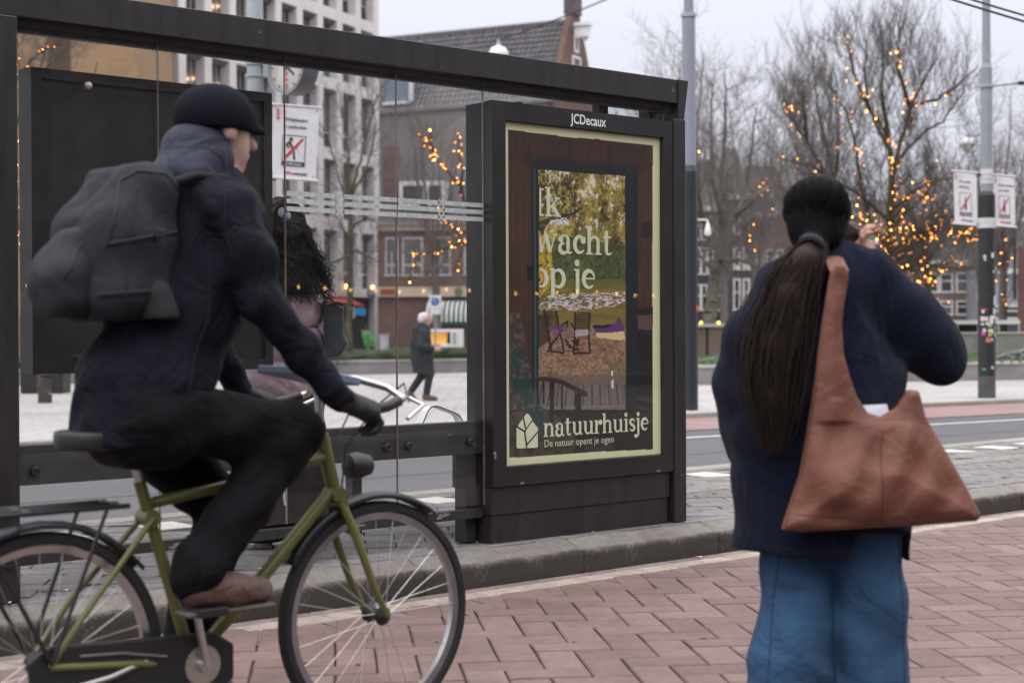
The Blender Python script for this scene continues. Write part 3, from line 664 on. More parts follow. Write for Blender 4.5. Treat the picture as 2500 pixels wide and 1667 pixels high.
# ---- the printed picture: colours computed point by point on a fine sheet
NXP, NZP = 330, 500
us = np.linspace(PU0, PU1, NXP); zs = np.linspace(PZ0, PZ1, NZP); UU, ZZ = np.meshgrid(us, zs, indexing='ij')
_h = {}
def HX(x, y): return pl(x, y)                  # tracing: photograph pixel -> poster plane
def vnoise(x, y, seed=0):
    r = np.random.default_rng(seed); T = r.random((128, 128)); xi = np.floor(x).astype(int); yi = np.floor(y).astype(int); fx = x - xi; fy = y - yi
    fx = fx * fx * (3 - 2 * fx); fy = fy * fy * (3 - 2 * fy); a = T[xi % 128, yi % 128]; b = T[(xi + 1) % 128, yi % 128]; c = T[xi % 128, (yi + 1) % 128]; d = T[(xi + 1) % 128, (yi + 1) % 128]
    return (a * (1 - fx) + b * fx) * (1 - fy) + (c * (1 - fx) + d * fx) * fy
def fbm(x, y, s, seed=0, o=5):
    v = 0; a = 0.5; t = 0
    for k in range(o): v = v + a * vnoise(x * s, y * s, seed + k); t += a; a *= 0.6; s *= 2.1
    return v / t
def inpoly(pts):
    P = [HX(*p) for p in pts]; ins = np.zeros(UU.shape, bool)
    for i in range(len(P)):
        (xa, ya), (xb, yb) = P[i], P[i - 1]
        c = ((ya > ZZ) != (yb > ZZ)) & (UU < (xb - xa) * (ZZ - ya) / (yb - ya + 1e-12) + xa); ins ^= c
    return ins
PIC = np.zeros(UU.shape + (3,))
def paint(mask, col, amt=1.0):
    c = np.array(srgb(*col)) if not isinstance(col, np.ndarray) else col
    PIC[mask] = PIC[mask] * (1 - amt) + (c if c.ndim == 1 else c[mask]) * amt
def ramp(t, *cols):
    t = np.clip(t, 0, 1)[..., None]; n = len(cols) - 1; cs = [np.array(srgb(*c)) for c in cols]; out = np.zeros(t.shape[:-1] + (3,)); x = t * n
    for i in range(n): out = np.where((x >= i) & (x <= i + 1), cs[i] * (1 - (x - i)) + cs[i + 1] * (x - i), out)
    return out
FULL = np.ones(UU.shape, bool)
paint(FULL, (196, 200, 158))
pic = inpoly([(1247, 316), (1330, 326), (1398, 335), (1460, 339), (1530, 347), (1600, 355), (1599, 720), (1600, 1097), (1520, 1097), (1440, 1104), (1380, 1109), (1300, 1113), (1249, 1118), (1248, 700)])
grain = fbm(UU, ZZ, 6, 1) * 0.5 + fbm(UU * 12, ZZ * .8, 6, 2) * 0.5
paint(pic, ramp(grain, (40, 27, 22), (66, 44, 34), (84, 58, 44)))
top = pic & (ZZ > HX(1300, 395)[1]); paint(top, ramp(fbm(UU * 14, ZZ, 5, 3), (46, 30, 26), (66, 42, 34)), .85)
for x in range(1290, 1600, 26): paint(top & (np.abs(UU - HX(x, 370)[0]) < .0022), (28, 18, 15), .8)
for x in (1255, 1270, 1286, 1297, 1575, 1590): paint(pic & (np.abs(UU - HX(x, 600)[0]) < .0018), (40, 22, 16), .7)
paint(inpoly([(1296, 360), (1310, 380), (1565, 400), (1570, 385), (1560, 420), (1310, 408), (1285, 400)]), (34, 28, 26), .8)
fr_ = inpoly([(1302, 394), (1562, 412), (1564, 1010), (1306, 1012)]); paint(fr_, ramp(fbm(UU, ZZ, 8, 9), (16, 24, 30), (26, 36, 42)))
paint(inpoly([(1309, 410), (1313, 410), (1317, 1000), (1312, 1000)]), (52, 84, 88), .8)
op = inpoly([(1321, 414), (1532, 430), (1534, 994), (1324, 1000)])
# foliage above the lake
n1 = fbm(UU, ZZ, 26, 20); n2_ = fbm(UU, ZZ, 70, 27, 3); n3 = fbm(UU * 1.3, ZZ, 9, 33)
paint(op, ramp(n1 * .45 + n2_ * .55 + (n3 - .5) * .7, (26, 24, 18), (58, 52, 28), (112, 100, 48), (156, 142, 80), (226, 220, 214)))
skyg = op & (ZZ > HX(1400, 560)[1]) & (fbm(UU, ZZ, 48, 50, 3) + n3 * .5 > 0.95) ; paint(skyg, (226, 222, 232), .9)
dk = inpoly([(1321, 500), (1380, 540), (1430, 520), (1420, 440), (1380, 420), (1321, 416)]); paint(dk & op & (n2_ < .52), (44, 36, 26), .75)
paint(inpoly([(1321, 540), (1350, 530), (1400, 520), (1428, 505), (1430, 509), (1400, 527), (1350, 538), (1335, 560), (1332, 590), (1324, 592)]), (40, 32, 26), .9)
mid = inpoly([(1321, 600), (1400, 578), (1460, 590), (1533, 600), (1533, 684), (1321, 684)]); paint(mid, ramp(n1 * .5 + n2_ * .5, (22, 28, 20), (46, 56, 36), (74, 82, 52), (98, 98, 66)), .9)
paint(inpoly([(1321, 560), (1350, 600), (1365, 700), (1380, 716), (1360, 730), (1321, 740)]) & (n2_ > .36), ramp(n2_, (60, 50, 20), (150, 128, 44), (190, 168, 84)), .9)
lake = inpoly([(1366, 682), (1534, 682), (1534, 800), (1321, 800), (1321, 728)]); paint(lake, ramp(fbm(UU * .6, ZZ * 4, 10, 61), (66, 61, 32), (102, 91, 45), (126, 111, 62)))
paint(lake & (ZZ > HX(1450, 705)[1]), (78, 82, 48), .5)
ln_ = fbm(UU * .7, ZZ * 3.2, 60, 71, 3)
pads = inpoly([(1322, 745), (1340, 722), (1420, 716), (1533, 712), (1533, 735), (1505, 748), (1440, 757), (1322, 757)]); paint(pads & (ln_ > .545), (178, 168, 178), .85); paint(pads & (ln_ > .43) & (ln_ < .46), (92, 92, 62), .8)
grd = inpoly([(1321, 800), (1534, 800), (1534, 940), (1321, 940)]); gn = fbm(UU, ZZ * 1.6, 60, 81, 4); paint(grd, ramp(gn * .75 + fbm(UU, ZZ, 8, 85) * .25, (40, 30, 24), (92, 72, 58), (136, 111, 92), (178, 152, 128)))
paint(inpoly([(1321, 800), (1321, 770), (1345, 765), (1350, 830), (1321, 850)]) , (38, 30, 24), .8)
paint(inpoly([(1480, 900), (1534, 870), (1534, 915), (1490, 918)]), ramp(gn, (70, 66, 40), (120, 112, 74)), .7)
paint(inpoly([(1321, 918), (1534, 912), (1534, 940), (1321, 942)]), (96, 84, 78), .8)
# canoe
can = inpoly([(1452, 794), (1480, 796), (1508, 790), (1514, 774), (1519, 776), (1530, 800), (1532, 826), (1520, 829), (1485, 824), (1462, 822), (1458, 806)])
paint(can, (80, 50, 92)); paint(inpoly([(1460, 812), (1490, 813), (1530, 808), (1532, 828), (1520, 831), (1485, 826), (1464, 824)]), (196, 156, 120)); paint(inpoly([(1455, 793), (1500, 792), (1500, 796), (1480, 802), (1452, 800)]), (34, 24, 34))
# deck
deck = inpoly([(1321, 940), (1534, 936), (1534, 992), (1324, 1000)]); paint(deck, ramp(fbm(UU * 8, ZZ, 8, 91), (78, 70, 70), (112, 101, 100)))
for k in range(11):
    xa, xb = 1330 + k * 20, 1318 + k * 22
    paint(inpoly([(xa, 938), (xa + 2.4, 938), (xb + 3, 998), (xb, 998)]) & deck, (44, 36, 36), .9)
paint(inpoly([(1324, 994), (1534, 988), (1534, 1000), (1324, 1006)]), (104, 96, 96))
def bar(x0, y0, x1, y1, w, col, amt=1.0):
    L_ = math.hypot(x1 - x0, y1 - y0); nx, ny = -(y1 - y0) / L_ * w / 2, (x1 - x0) / L_ * w / 2
    paint(inpoly([(x0 + nx, y0 + ny), (x1 + nx, y1 + ny), (x1 - nx, y1 - ny), (x0 - nx, y0 - ny)]), col, amt)
BR, DKB = (40, 24, 22), (20, 15, 15)
# two slatted chairs, seen from behind
for k in range(9): bar(1335 + k * .8, 759 + k * 5, 1365 + k * .7, 762 + k * 5, 3, BR); bar(1411 - k * .1, 765 + k * 4.6, 1447 - k * .2, 764 + k * 4.6, 3, BR)
for a in ((1334, 756, 1342, 800), (1364, 758, 1371, 802), (1410, 762, 1411, 804), (1447, 762, 1444, 806), (1371, 800, 1392, 784), (1392, 782, 1391, 800), (1343, 800, 1352, 855), (1371, 800, 1384, 860), (1382, 802, 1345, 852), (1411, 804, 1407, 866), (1443, 806, 1447, 864), (1400, 788, 1411, 806), (1408, 862, 1447, 862), (1340, 856, 1384, 862)): bar(*a, 5, BR)
paint(inpoly([(1343, 800), (1390, 790), (1395, 806), (1360, 820)]), (92, 60, 96), .7); paint(inpoly([(1411, 806), (1444, 804), (1443, 818), (1410, 822)]), (150, 140, 150), .8)
paint(inpoly([(1386, 826), (1420, 820), (1420, 856), (1388, 858)]) & (gn < .55), DKB, .9)
# cabin interior: patterned blanket left, arm rail, shelf right, floor and cushion below
pat = fbm(UU, ZZ, 40, 101, 3)
bl = inpoly([(1249, 763), (1273, 764), (1283, 800), (1296, 880), (1310, 960), (1312, 1000), (1249, 1010)]); paint(bl, ramp(pat, (24, 20, 18), (70, 60, 56), (112, 98, 90)), .95)
paint(inpoly([(1249, 850), (1278, 845), (1292, 880), (1304, 950), (1312, 1000), (1270, 1010), (1258, 940)]) & (pat < .56), (28, 62, 56), .9)
floor_ = inpoly([(1249, 1000), (1600, 1000), (1600, 1097), (1440, 1104), (1380, 1109), (1249, 1118)]); paint(floor_, ramp(fbm(UU, ZZ, 12, 111), (24, 18, 18), (44, 32, 30)))
cu = inpoly([(1249, 1010), (1290, 1000), (1320, 988), (1345, 1000), (1390, 1030), (1420, 1080), (1400, 1108), (1249, 1118)]); paint(cu, ramp(pat, (26, 22, 20), (66, 58, 52), (92, 82, 72)), .9); paint(inpoly([(1290, 1000), (1318, 986), (1345, 1002), (1340, 1050), (1310, 1060)]) & (pat < .55), (26, 58, 54), .9)
paint(inpoly([(1432, 1090), (1500, 1076), (1510, 1098), (1434, 1106)]), (70, 50, 60), .6)
sh_ = inpoly([(1560, 758), (1592, 748), (1600, 750), (1600, 1000), (1562, 990)]); paint(sh_, (22, 20, 22)); paint(inpoly([(1562, 770), (1600, 768), (1600, 806), (1564, 804)]), (84, 68, 60)); paint(inpoly([(1570, 545), (1598, 540), (1598, 582), (1572, 580)]), (26, 24, 28), .9); paint(inpoly([(1562, 964), (1600, 972), (1600, 982), (1562, 976)]), (58, 46, 42))
paint(inpoly([(1291, 648), (1310, 648), (1310, 684), (1293, 684)]), (18, 18, 20))
arm = [(1308, 924), (1330, 919), (1352, 920), (1380, 927), (1410, 943), (1440, 957), (1442, 968), (1428, 968), (1405, 954), (1380, 940), (1350, 932), (1325, 930), (1308, 934)]; paint(inpoly(arm), (52, 40, 38))
for a in ((1333, 930, 1333, 985, 5), (1354, 932, 1354, 1030, 11), (1378, 940, 1378, 1045, 5), (1418, 960, 1418, 1060, 15)): bar(*a, (30, 24, 24))
paint(inpoly([(1498, 905), (1503, 905), (1505, 960), (1500, 968)]) & (pat > .45), (220, 214, 222))
V = np.stack([UU, np.full_like(UU, 0.0195) + 0.0012 * np.sin(UU * 9) * np.sin(ZZ * 3.1), ZZ], -1).reshape(-1, 3)
ii = np.arange(NXP * NZP).reshape(NXP, NZP); Fq = np.stack([ii[:-1, :-1], ii[1:, :-1], ii[1:, 1:], ii[:-1, 1:]], -1).reshape(-1, 4)
me = fastmesh('poster', V, Fq, True)
PIC = 1.75 * PIC ** 1.14; PIC[op] *= 1.25; PIC = np.clip(PIC, 0, .82)
ca = me.color_attributes.new('print', 'FLOAT_COLOR', 'POINT'); ca.data.foreach_set('color', np.concatenate([PIC.reshape(-1, 3), np.ones((NXP * NZP, 1))], 1).astype(np.float32).ravel())
mp = bpy.data.materials.new('poster_print'); mp.use_nodes = True; t = mp.node_tree; an = t.nodes.new('ShaderNodeAttribute'); an.attribute_name = 'print'; pb = t.nodes['Principled BSDF']
pb.inputs['Roughness'].default_value = 0.55; t.links.new(an.outputs['Color'], pb.inputs['Base Color'])
poster = link('poster', me, mp, ad)

# ---- serif lettering as printed shapes, layered a hair apart
M_LET = mat('pale_green_print', srgb(228, 232, 200), 0.55)
def arc(cx, cy, rx, ry, a0, a1, n=14): return [(cx + rx * math.cos(rad(a0 + (a1 - a0) * k / n)), cy + ry * math.sin(rad(a0 + (a1 - a0) * k / n))) for k in range(n + 1)]
K, T_ = 0.24, 0.085                             # thick and thin strokes, in x-heights
def S(pts, w0, w1=None, wm=None): return (pts, w0, w1 if w1 is not None else w0, wm)
def serif(x, y, w=.46): return S([(x - w / 2, y), (x + w / 2, y)], .09)
def stem(x, y0, y1): return S([(x, y0), (x, y1)], K)
def dot(x, y, r=.15): return S(arc(x, y, r * .5, r * .5, 0, 360, 12), r)
GL = {
 'n': (1.20, [stem(.24, 0, 1), serif(.24, .045), S([(.02, .955), (.24, .955)], .09), S([(.33, .62)] + arc(.60, .62, .29, .31, 160, 20, 10) + [(.88, .62)], .10, .22, .15), stem(.88, .045, .66), serif(.90, .045)]),
 'u': (1.20, [stem(.24, .3, .955), S([(.02, .955), (.30, .955)], .09), S([(.24, .36)] + arc(.53, .36, .29, .30, 190, 320, 10) + [(.84, .30)], .22, .10), stem(.88, .045, .955), S([(.66, .955), (.95, .955)], .09), S([(.88, .045), (1.12, .045)], .09)]),
 'r': (.86, [stem(.24, 0, 1), serif(.26, .045, .5), S([(.02, .955), (.24, .955)], .09), S([(.33, .60), (.42, .80), (.56, .92), (.66, .93)], .10, .2), dot(.70, .84, .20)]),
 'h': (1.20, [stem(.24, 0, 1.5), serif(.24, .045), S([(.0, 1.455), (.24, 1.455)], .09), S([(.33, .62)] + arc(.60, .62, .29, .31, 160, 20, 10) + [(.88, .62)], .10, .22, .15), stem(.88, .045, .66), serif(.90, .045)]),
 'i': (.56, [stem(.27, 0, 1), serif(.27, .045, .5), S([(.04, .955), (.27, .955)], .09), dot(.25, 1.30, .17)]),
 'j': (.56, [stem(.29, -.12, 1), S([(.05, .955), (.29, .955)], .09), S([(.29, -.08), (.27, -.28), (.15, -.41), (.0, -.42)], .24, .10), dot(-.02, -.36, .16), dot(.27, 1.30, .17)]),
 's': (.80, [S([(.66, .72)] + arc(.40, .73, .24, .20, 20, 190, 8) + [(.30, .54), (.52, .44)] + arc(.40, .26, .25, .20, 40, -170, 10), .10, .10, .24)]),
 'e': (.98, [S(arc(.50, .50, .36, .42, 5, 315, 22), .09, .09, .26), S([(.18, .53), (.86, .53)], .08)]),
 'a': (1.04, [S([(.20, .76)] + arc(.45, .70, .27, .24, 150, 10, 8) + [(.70, .60)], .16, .22, .10), stem(.70, .2, .62), S([(.70, .25), (.74, .06), (.86, .04), (1.0, .10)], .22, .07), S(arc(.42, .28, .29, .25, 80, 340, 14), .09, .10, .24), dot(.22, .74, .18)]),
 't': (.74, [stem(.28, .22, 1.28), S([(.28, .26), (.32, .08), (.46, .04), (.66, .13)], .22, .08), S([(.0, .955), (.62, .955)], .09)]),
 'c': (.92, [S(arc(.50, .50, .36, .42, 35, 318, 20), .10, .09, .26), dot(.74, .74, .2)]),
 'o': (1.08, [S(arc(.54, .50, .38, .42, 90, 270, 16), .10, .10, .26), S(arc(.54, .50, .38, .42, 270, 450, 16), .10, .10, .26)]),
 'p': (1.14, [stem(.24, -.45, 1), serif(.24, -.41), S([(.02, .955), (.24, .955)], .09), S([(.30, .66)] + arc(.58, .50, .36, .42, 130, -130, 18) + [(.30, .30)], .08, .08, .26)]),
 'k': (1.12, [stem(.24, 0, 1.5), serif(.24, .045), S([(.0, 1.455), (.24, 1.455)], .09), S([(.34, .42), (.86, .94)], .09), S([(.66, .955), (1.02, .955)], .09), S([(.52, .58), (.94, .05)], .24), S([(.74, .045), (1.12, .045)], .09)]),
 'w': (1.56, [S([(.18, .96), (.46, .04)], .24), S([(.46, .04), (.78, .92)], .09), S([(.74, .96), (1.04, .04)], .24), S([(1.04, .04), (1.36, .93)], .09), S([(.0, .955), (.38, .955)], .09), S([(1.18, .955), (1.54, .955)], .09)]),
 'I': (.66, [stem(.30, 0, 1.4), serif(.30, .045, .56), serif(.30, 1.355, .56)]),
 ' ': (.40, []),
}
def serif_text(body, u0, u1, zb, xh, name, clip=None):
    adv = sum(GL[c][0] for c in body); kx = (u1 - u0) / adv; b = MB(); x = 0; lay = 0
    for ch in body:
        w, ss = GL[ch]
        for pts, w0, w1, wm in ss:
            lay += 1; y = 0.0165 - 0.00016 * (lay % 9); n = len(pts); L_, R_ = [], []
            for i, (px, py) in enumerate(pts):
                ax, ay = pts[max(i - 1, 0)]; bx_, by_ = pts[min(i + 1, n - 1)]; dx, dy = bx_ - ax, by_ - ay; q = math.hypot(dx, dy) + 1e-9; t = i / max(n - 1, 1)
                ww = w0 + (w1 - w0) * t
                if wm: ww += (wm - (w0 + w1) / 2) * math.sin(PI * t) ** 1.3
                nx, ny = -dy / q * ww / 2, dx / q * ww / 2; L_.append((px + nx, py + ny)); R_.append((px - nx, py - ny))
            for i in range(n - 1):
                q4 = [L_[i], R_[i], R_[i + 1], L_[i + 1]]
                P4 = [(u0 + (x + p) * kx, y, zb + r * xh) for p, r in q4]
                if clip is not None:
                    if all(p[0] < clip for p in P4): continue
                    P4 = [(max(p[0], clip), p[1], p[2]) for p in P4]
                b.quad(*P4)
        x += w
    return b.obj(name, M_LET, poster)
def line(body, xa, xb, yb, yx, clip=None, xm=None):
    xm = xm or (xa + xb) / 2; u0 = pl(xa, yb)[0]; u1 = pl(xb, yb)[0]; z0 = pl(xm, yb)[1]; z1 = pl(xm, yx)[1]
    return serif_text(body, u0, u1, z0, z1 - z0, 'lettering', clip)
clip = pl(1322.5, 600)[0]
line('Ik', 1312, 1375, 528, 480, clip); line('wacht', 1311, 1501, 620, 573, clip, 1410); line('op je', 1304, 1461, 705, 656, clip, 1400)
line('natuurhuisje', 1332, 1590, 1058.5, 1026, None, 1461)
ua, za = pl(1334, 1092); ub, zb = pl(1503, 1077)
text('De natuur opent je ogen', 0.052, M_LET, poster, upright((ua + ub) / 2, 0.0145, (za + zb) / 2 - 0.002), width=ub - ua)
# leaf-veined house emblem: five panes of a little house
def P2(x, y): u, z = pl(x, y); return (u, 0.0155, z)
b = MB()
for poly in ([(1266, 1044), (1284, 1055), (1289, 1094), (1269, 1095), (1266, 1092)], [(1270, 1038), (1281, 1022), (1287, 1051), (1270, 1041)], [(1284, 1018), (1291, 1009), (1296, 1011), (1304, 1024), (1290, 1045)], [(1305, 1028), (1318, 1045), (1318, 1052), (1292, 1082), (1288, 1057), (1289, 1051)], [(1318, 1057), (1318, 1090), (1315, 1093), (1292, 1094), (1292, 1088)]): b.poly([P2(*p) for p in poly])
b.obj('house_emblem', M_LET, poster)
# perforated rim of the printed sheet: the little dark notches round the border
b = MB(); random.seed(3)
n = int((PU1 - PU0) / 0.009)
for k in range(n):
    u = PU0 + .004 + k * .009
    for z in (PZ0 + .0022, PZ1 - .0022): b.quad((u - .0022, .0150, z - .0022), (u + .0022, .0150, z - .0022), (u + .0022, .0150, z + .0022), (u - .0022, .0150, z + .0022))
n = int((PZ1 - PZ0) / 0.009)
for k in range(n):
    z = PZ0 + .004 + k * .009
    b.quad((PU0 - .0002, .0150, z - .0022), (PU0 + .0042, .0150, z - .0022), (PU0 + .0042, .0150, z + .0022), (PU0 - .0002, .0150, z + .0022))
b.obj('perforation', MATS['rubber'], poster, kind='stuff')
b = MB(); b.bx(PU0 - .001, PU1 + .001, 0.003, 0.009, PZ0 - .001, PZ1 + .001); b.obj('front_glass', glass('case_glass', (0.985, 0.99, 0.988)), ad)

# ================================================================== INFORMATION PANEL, BENCH
ip = thing('information_panel', 'large black back of an information board fixed behind the shelter glass', 'information board', fr(0, 0), TH)
M_BLK = mat('black_panel', (0.011, 0.0108, 0.011), 0.5, var=0.2, scale=4, bump=0.08, bscale=200)
iu0, iu1 = -2.345, -1.235
b = MB(); b.bx(iu0, iu1, .20, .30, 1.045, 2.262); b.obj('panel_back', M_BLK, ip, bevel=.006)
b = MB()
for x0, x1, z0, z1 in ((iu0 - .012, iu0 + .03, 1.033, 2.274), (iu1 - .03, iu1 + .012, 1.033, 2.274), (iu0 + .03, iu1 - .03, 2.232, 2.274), (iu0 + .03, iu1 - .03, 1.033, 1.075)): b.bx(x0, x1, .185, .305, z0, z1)
b.obj('panel_frame', M_BLK, ip)
for u, z in ((-2.169, 2.20), (-1.539, 2.204), (-2.169, 1.10), (-1.539, 1.10)):
    b = MB(); b.lathe([(.0001, .012), (.012, .010), (.017, .003), (.017, 0)], 20, M=Matrix.Translation((u, GV - .0005, z)) @ Matrix.Rotation(PI / 2, 4, 'X')); bo = b.obj('bolt_cap', mat('steel', (0.55, 0.54, 0.52), 0.35, metal=1.0, var=.1), ip, True)
    b = MB(); b.tube([(u, GV + .012, z), (u, .20, z)], .008, 10); b.obj('standoff', MATS['steel'], ip, True)
bench = thing('bench', 'metal shelter bench with a bent flat steel armrest', 'bench', fr(0, 0), TH)
M_STEEL = mat('brushed_steel', (0.62, 0.62, 0.63), 0.32, metal=1.0, var=.08, scale=6, bump=.05, bscale=300)
def flatbar(b, pts, v0, v1, t):                # flat strip bent along (u, z) points
    up_, dn = [], []
    for i, p in enumerate(pts):
        a, c = pts[max(i - 1, 0)], pts[min(i + 1, len(pts) - 1)]; dx, dz = c[0] - a[0], c[1] - a[1]; q = math.hypot(dx, dz); nx, nz = -dz / q * t / 2, dx / q * t / 2
        up_.append((p[0] + nx, p[1] + nz)); dn.append((p[0] - nx, p[1] - nz))
    for i in range(len(pts) - 1):
        a, c, d, e = up_[i], up_[i + 1], dn[i + 1], dn[i]
        b.add([(a[0], v0, a[1]), (c[0], v0, c[1]), (d[0], v0, d[1]), (e[0], v0, e[1]), (a[0], v1, a[1]), (c[0], v1, c[1]), (d[0], v1, d[1]), (e[0], v1, e[1])], [(0, 1, 2, 3), (7, 6, 5, 4), (4, 5, 1, 0), (5, 6, 2, 1), (6, 7, 3, 2), (7, 4, 0, 3)][:6])
    return b
b = flatbar(MB(), [(0.12, 0.60), (0.150, 0.70), (0.185, 0.765), (0.205, 0.784), (0.235, 0.790), (0.27, 0.782), (0.385, 0.742), (0.405, 0.730), (0.43, 0.69), (0.47, 0.60)], .87, .93, .008); b.obj('armrest', M_STEEL, bench)
b = MB()
b.bx(-0.50, 0.55, .62, 1.0, .595, .615); b.obj('seat', M_STEEL, bench, bevel=.004)
for u in (-0.35, 0.40):
    b = MB(); b.bx(u - .03, u + .03, .78, .84, PLAT, .594); b.obj('leg', M_DARK, bench)

# ================================================================== BUILDINGS ACROSS THE SQUARE
M_PALE = mat('pale_concrete', (0.64, 0.605, 0.61), 0.85, var=0.10, scale=.7, bump=.1, bscale=20)
M_REVEAL = mat('facade_reveal', (0.36, 0.335, 0.335), 0.85, var=0.1, scale=.8)
M_SILLW = mat('white_sill', (0.74, 0.74, 0.75), 0.5)
M_FRM = mat('grey_window_frame', (0.36, 0.39, 0.42), 0.45)
M_PANE = glass('window_glass', (0.62, 0.64, 0.66), extra=0.05)
M_INT = mat('dim_interior', (0.16, 0.115, 0.095), 0.9, var=.5, scale=.9)
M_INT2 = mat('interior_ochre', (0.34, 0.20, 0.14), 0.9, var=.35, scale=.8)
M_BLIND = mat('blind_slate', (0.075, 0.075, 0.09), 0.7)
M_PANEL = mat('pale_green_panel', (0.50, 0.54, 0.50), 0.5, var=.1, scale=1.5)
M_LAMPW = glow('warm_ceiling_lamp', (1.0, 0.62, 0.28), 5.0)

BAY, NB, FH = 1.85, 11, 3.4
off = thing('office_building', 'pale concrete office building with a deep grid of windows and a shopfront', 'building', (-6.87 - .403 * BAY * NB, 80 - .915 * BAY * NB, PLAZA), math.atan2(.915, .403))
ZF = [3.20 + FH * k for k in range(6)]; WH = 2.86; PIL = 0.52; L_ = BAY * NB
w = MB()
for i in range(NB + 1):
    x = i * BAY; w.bx(x - PIL / 2, x + PIL / 2, 0, .9, 3.0, 24)
for k in range(6):
    z0 = ZF[k] + WH
    for i in range(NB): w.bx(i * BAY + PIL / 2, (i + 1) * BAY - PIL / 2, .003, .85, z0, z0 + FH - WH)
w.bx(-PIL / 2, L_ + PIL / 2, .004, .85, 2.85, 3.0 - .001); w.bx(-PIL / 2, L_ + PIL / 2, .003, .86, 3.001, 3.199)
w.bx(L_ - .26, L_ + .26, .01, .9, 0, 2.849); w.bx(L_ + .262, L_ + .263, .1, 11, 0, 24)
for i in range(2, NB, 3): w.bx(i * BAY - .2, i * BAY + .2, .02, .8, 0, 2.849)
w.obj('wall', M_PALE, off)
b = MB(); b.bx(-.2, L_ + .2, 2.6, 2.7, 0, 24); b.obj('interior_wall', M_INT, off)
b = MB(); b.bx(L_ + .264, L_ + .30, 0.9, 12, 0, 24); b.bx(-.25, L_ + .3, .86, 12, 24.01, 24.2); b.obj('side_wall', M_PALE, off)
random.seed(11)
LAMPS = ((2, 0), (2, 2), (2, 3), (2, 5), (3, 1), (3, 3), (1, 7))
x0, x1 = PIL / 2, BAY - PIL / 2; yw = .42
wf = MB()
for a in ((x0, x0 + .06, 0, WH), (x1 - .06, x1, 0, WH), (x0 + .06, x1 - .06, WH - .07, WH), (x0 + .06, x1 - .06, 0, .06), (x0 + .06, x1 - .06, .78, .84), (x1 - .42, x1 - .37, .84, WH - .07)): wf.bx(a[0], a[1], yw, yw + .07, a[2], a[3])
WFm = wf.mesh('window'); WFm.materials.append(M_FRM)
b = MB(); b.bx(x0 + .06, x1 - .06, yw + .03, yw + .045, .06, WH - .07); WPm = b.mesh('pane'); WPm.materials.append(M_PANE)
b = MB(); b.bx(x0 - .04, x1 + .04, yw - .14, yw - .002, -.02, .075); WSm = b.mesh('sill'); WSm.materials.append(M_SILLW)
b = MB(); b.bx(x0 + .06, x1 - .42, yw - .03, yw - .002, .76, .86); WTm = b.mesh('transom'); WTm.materials.append(M_SILLW)
b = MB(); b.bx(x0 + .065, x1 - .065, yw + .048, yw + .056, .07, .76); WGm = b.mesh('lower_panel'); WGm.materials.append(M_PANEL)
b = MB(); b.bx(x0 + .065, x1 - .065, yw + .06, yw + .07, .9, WH - .08); WBm = b.mesh('blind'); WBm.materials.append(M_BLIND)
b = MB(); b.bx(x0 + .065, x1 - .43, yw + .5, yw + .52, .86, WH - .08); WOm = b.mesh('curtain'); WOm.materials.append(M_INT2)
b = MB(); b.lathe([(.0001, -.11), (.30, -.06), (.34, 0.0), (.0001, .10)], 14, c=(1.64, yw + .34, WH - .95)); LAm = b.mesh('ceiling_lamp', True); LAm.materials.append(M_LAMPW)
b = MB(); b.bx(x0, x1, yw - .16, yw - .002, WH - .20, WH - .001); b.bx(x0, x1, yw - .24, yw - .165, WH - .12, WH - .003); SBm = b.mesh('sunblind_box'); SBm.materials.append(mat('blind_case', (0.14, 0.135, 0.14), .6))
for k in range(6):
    for i in range(NB):
        o = piece('window', WFm, (i * BAY, 0, ZF[k]), 0, off); piece('pane', WPm, (0, 0, 0), 0, o); piece('sill', WSm, (0, 0, 0), 0, o)
        piece('sunblind_box', SBm, (0, 0, 0), 0, o)
        r = random.random()
        if k < 4: piece('transom', WTm, (0, 0, 0), 0, o)
        if r < .5 and k < 4 and i > 5: piece('lower_panel', WGm, (0, 0, 0), 0, o)
        if k >= 4 and i > 6 and r < .8: piece('blind', WBm, (0, 0, 0), 0, o)
        elif r > .55 and (k, i) not in LAMPS: piece('curtain', WOm, (0, 0, 0), 0, o)
        if (k, i) in LAMPS: piece('ceiling_lamp', LAm, (0, 0, 0), 0, o)
# shopfront at the corner: red awning, dark glass front, neon, wall lamps, street plate, cameras
b = MB(); b.bx(L_ - 4.4, L_ - .30, .35, .45, 0, 2.80); b.obj('shopfront', mat('shop_dark', (0.018, 0.019, 0.024), .25), off)
b = MB(); b.add([(L_ - 6.8, .0, 2.75), (L_ - 2.75, .0, 2.75), (L_ - 2.75, -.8, 2.42), (L_ - 6.8, -.8, 2.42), (L_ - 6.8, .0, 2.70), (L_ - 2.75, .0, 2.70), (L_ - 2.75, -.78, 2.30), (L_ - 6.8, -.78, 2.30)], [(3, 2, 1, 0), (4, 5, 6, 7), (3, 7, 6, 2), (2, 6, 5, 1), (0, 4, 7, 3)]); b.obj('awning', mat('red_awning', (0.42, 0.045, 0.06), .7), off)
nb = glow('cyan_neon', (0.05, 0.42, 0.75), 0.8)
b = MB()
for k in range(3):
    c = (L_ - 1.72 + .42 * k, .31, 2.13)
    b.tube([(c[0] + .15 * math.cos(a), c[1], c[2] + .17 * math.sin(a)) for a in [2 * PI * j / 14 for j in range(15)]], .022, 6); b.tube([(c[0] - .1, c[1], c[2]), (c[0] + .1, c[1], c[2])], .018, 6)
b.obj('neon_sign', nb, off)
b = MB(); b.bx(L_ - 2.12, L_ - 1.92, .25, .34, 1.80, 2.36); b.obj('lightbox', mat('white_box', (.75, .75, .73), .4), off)
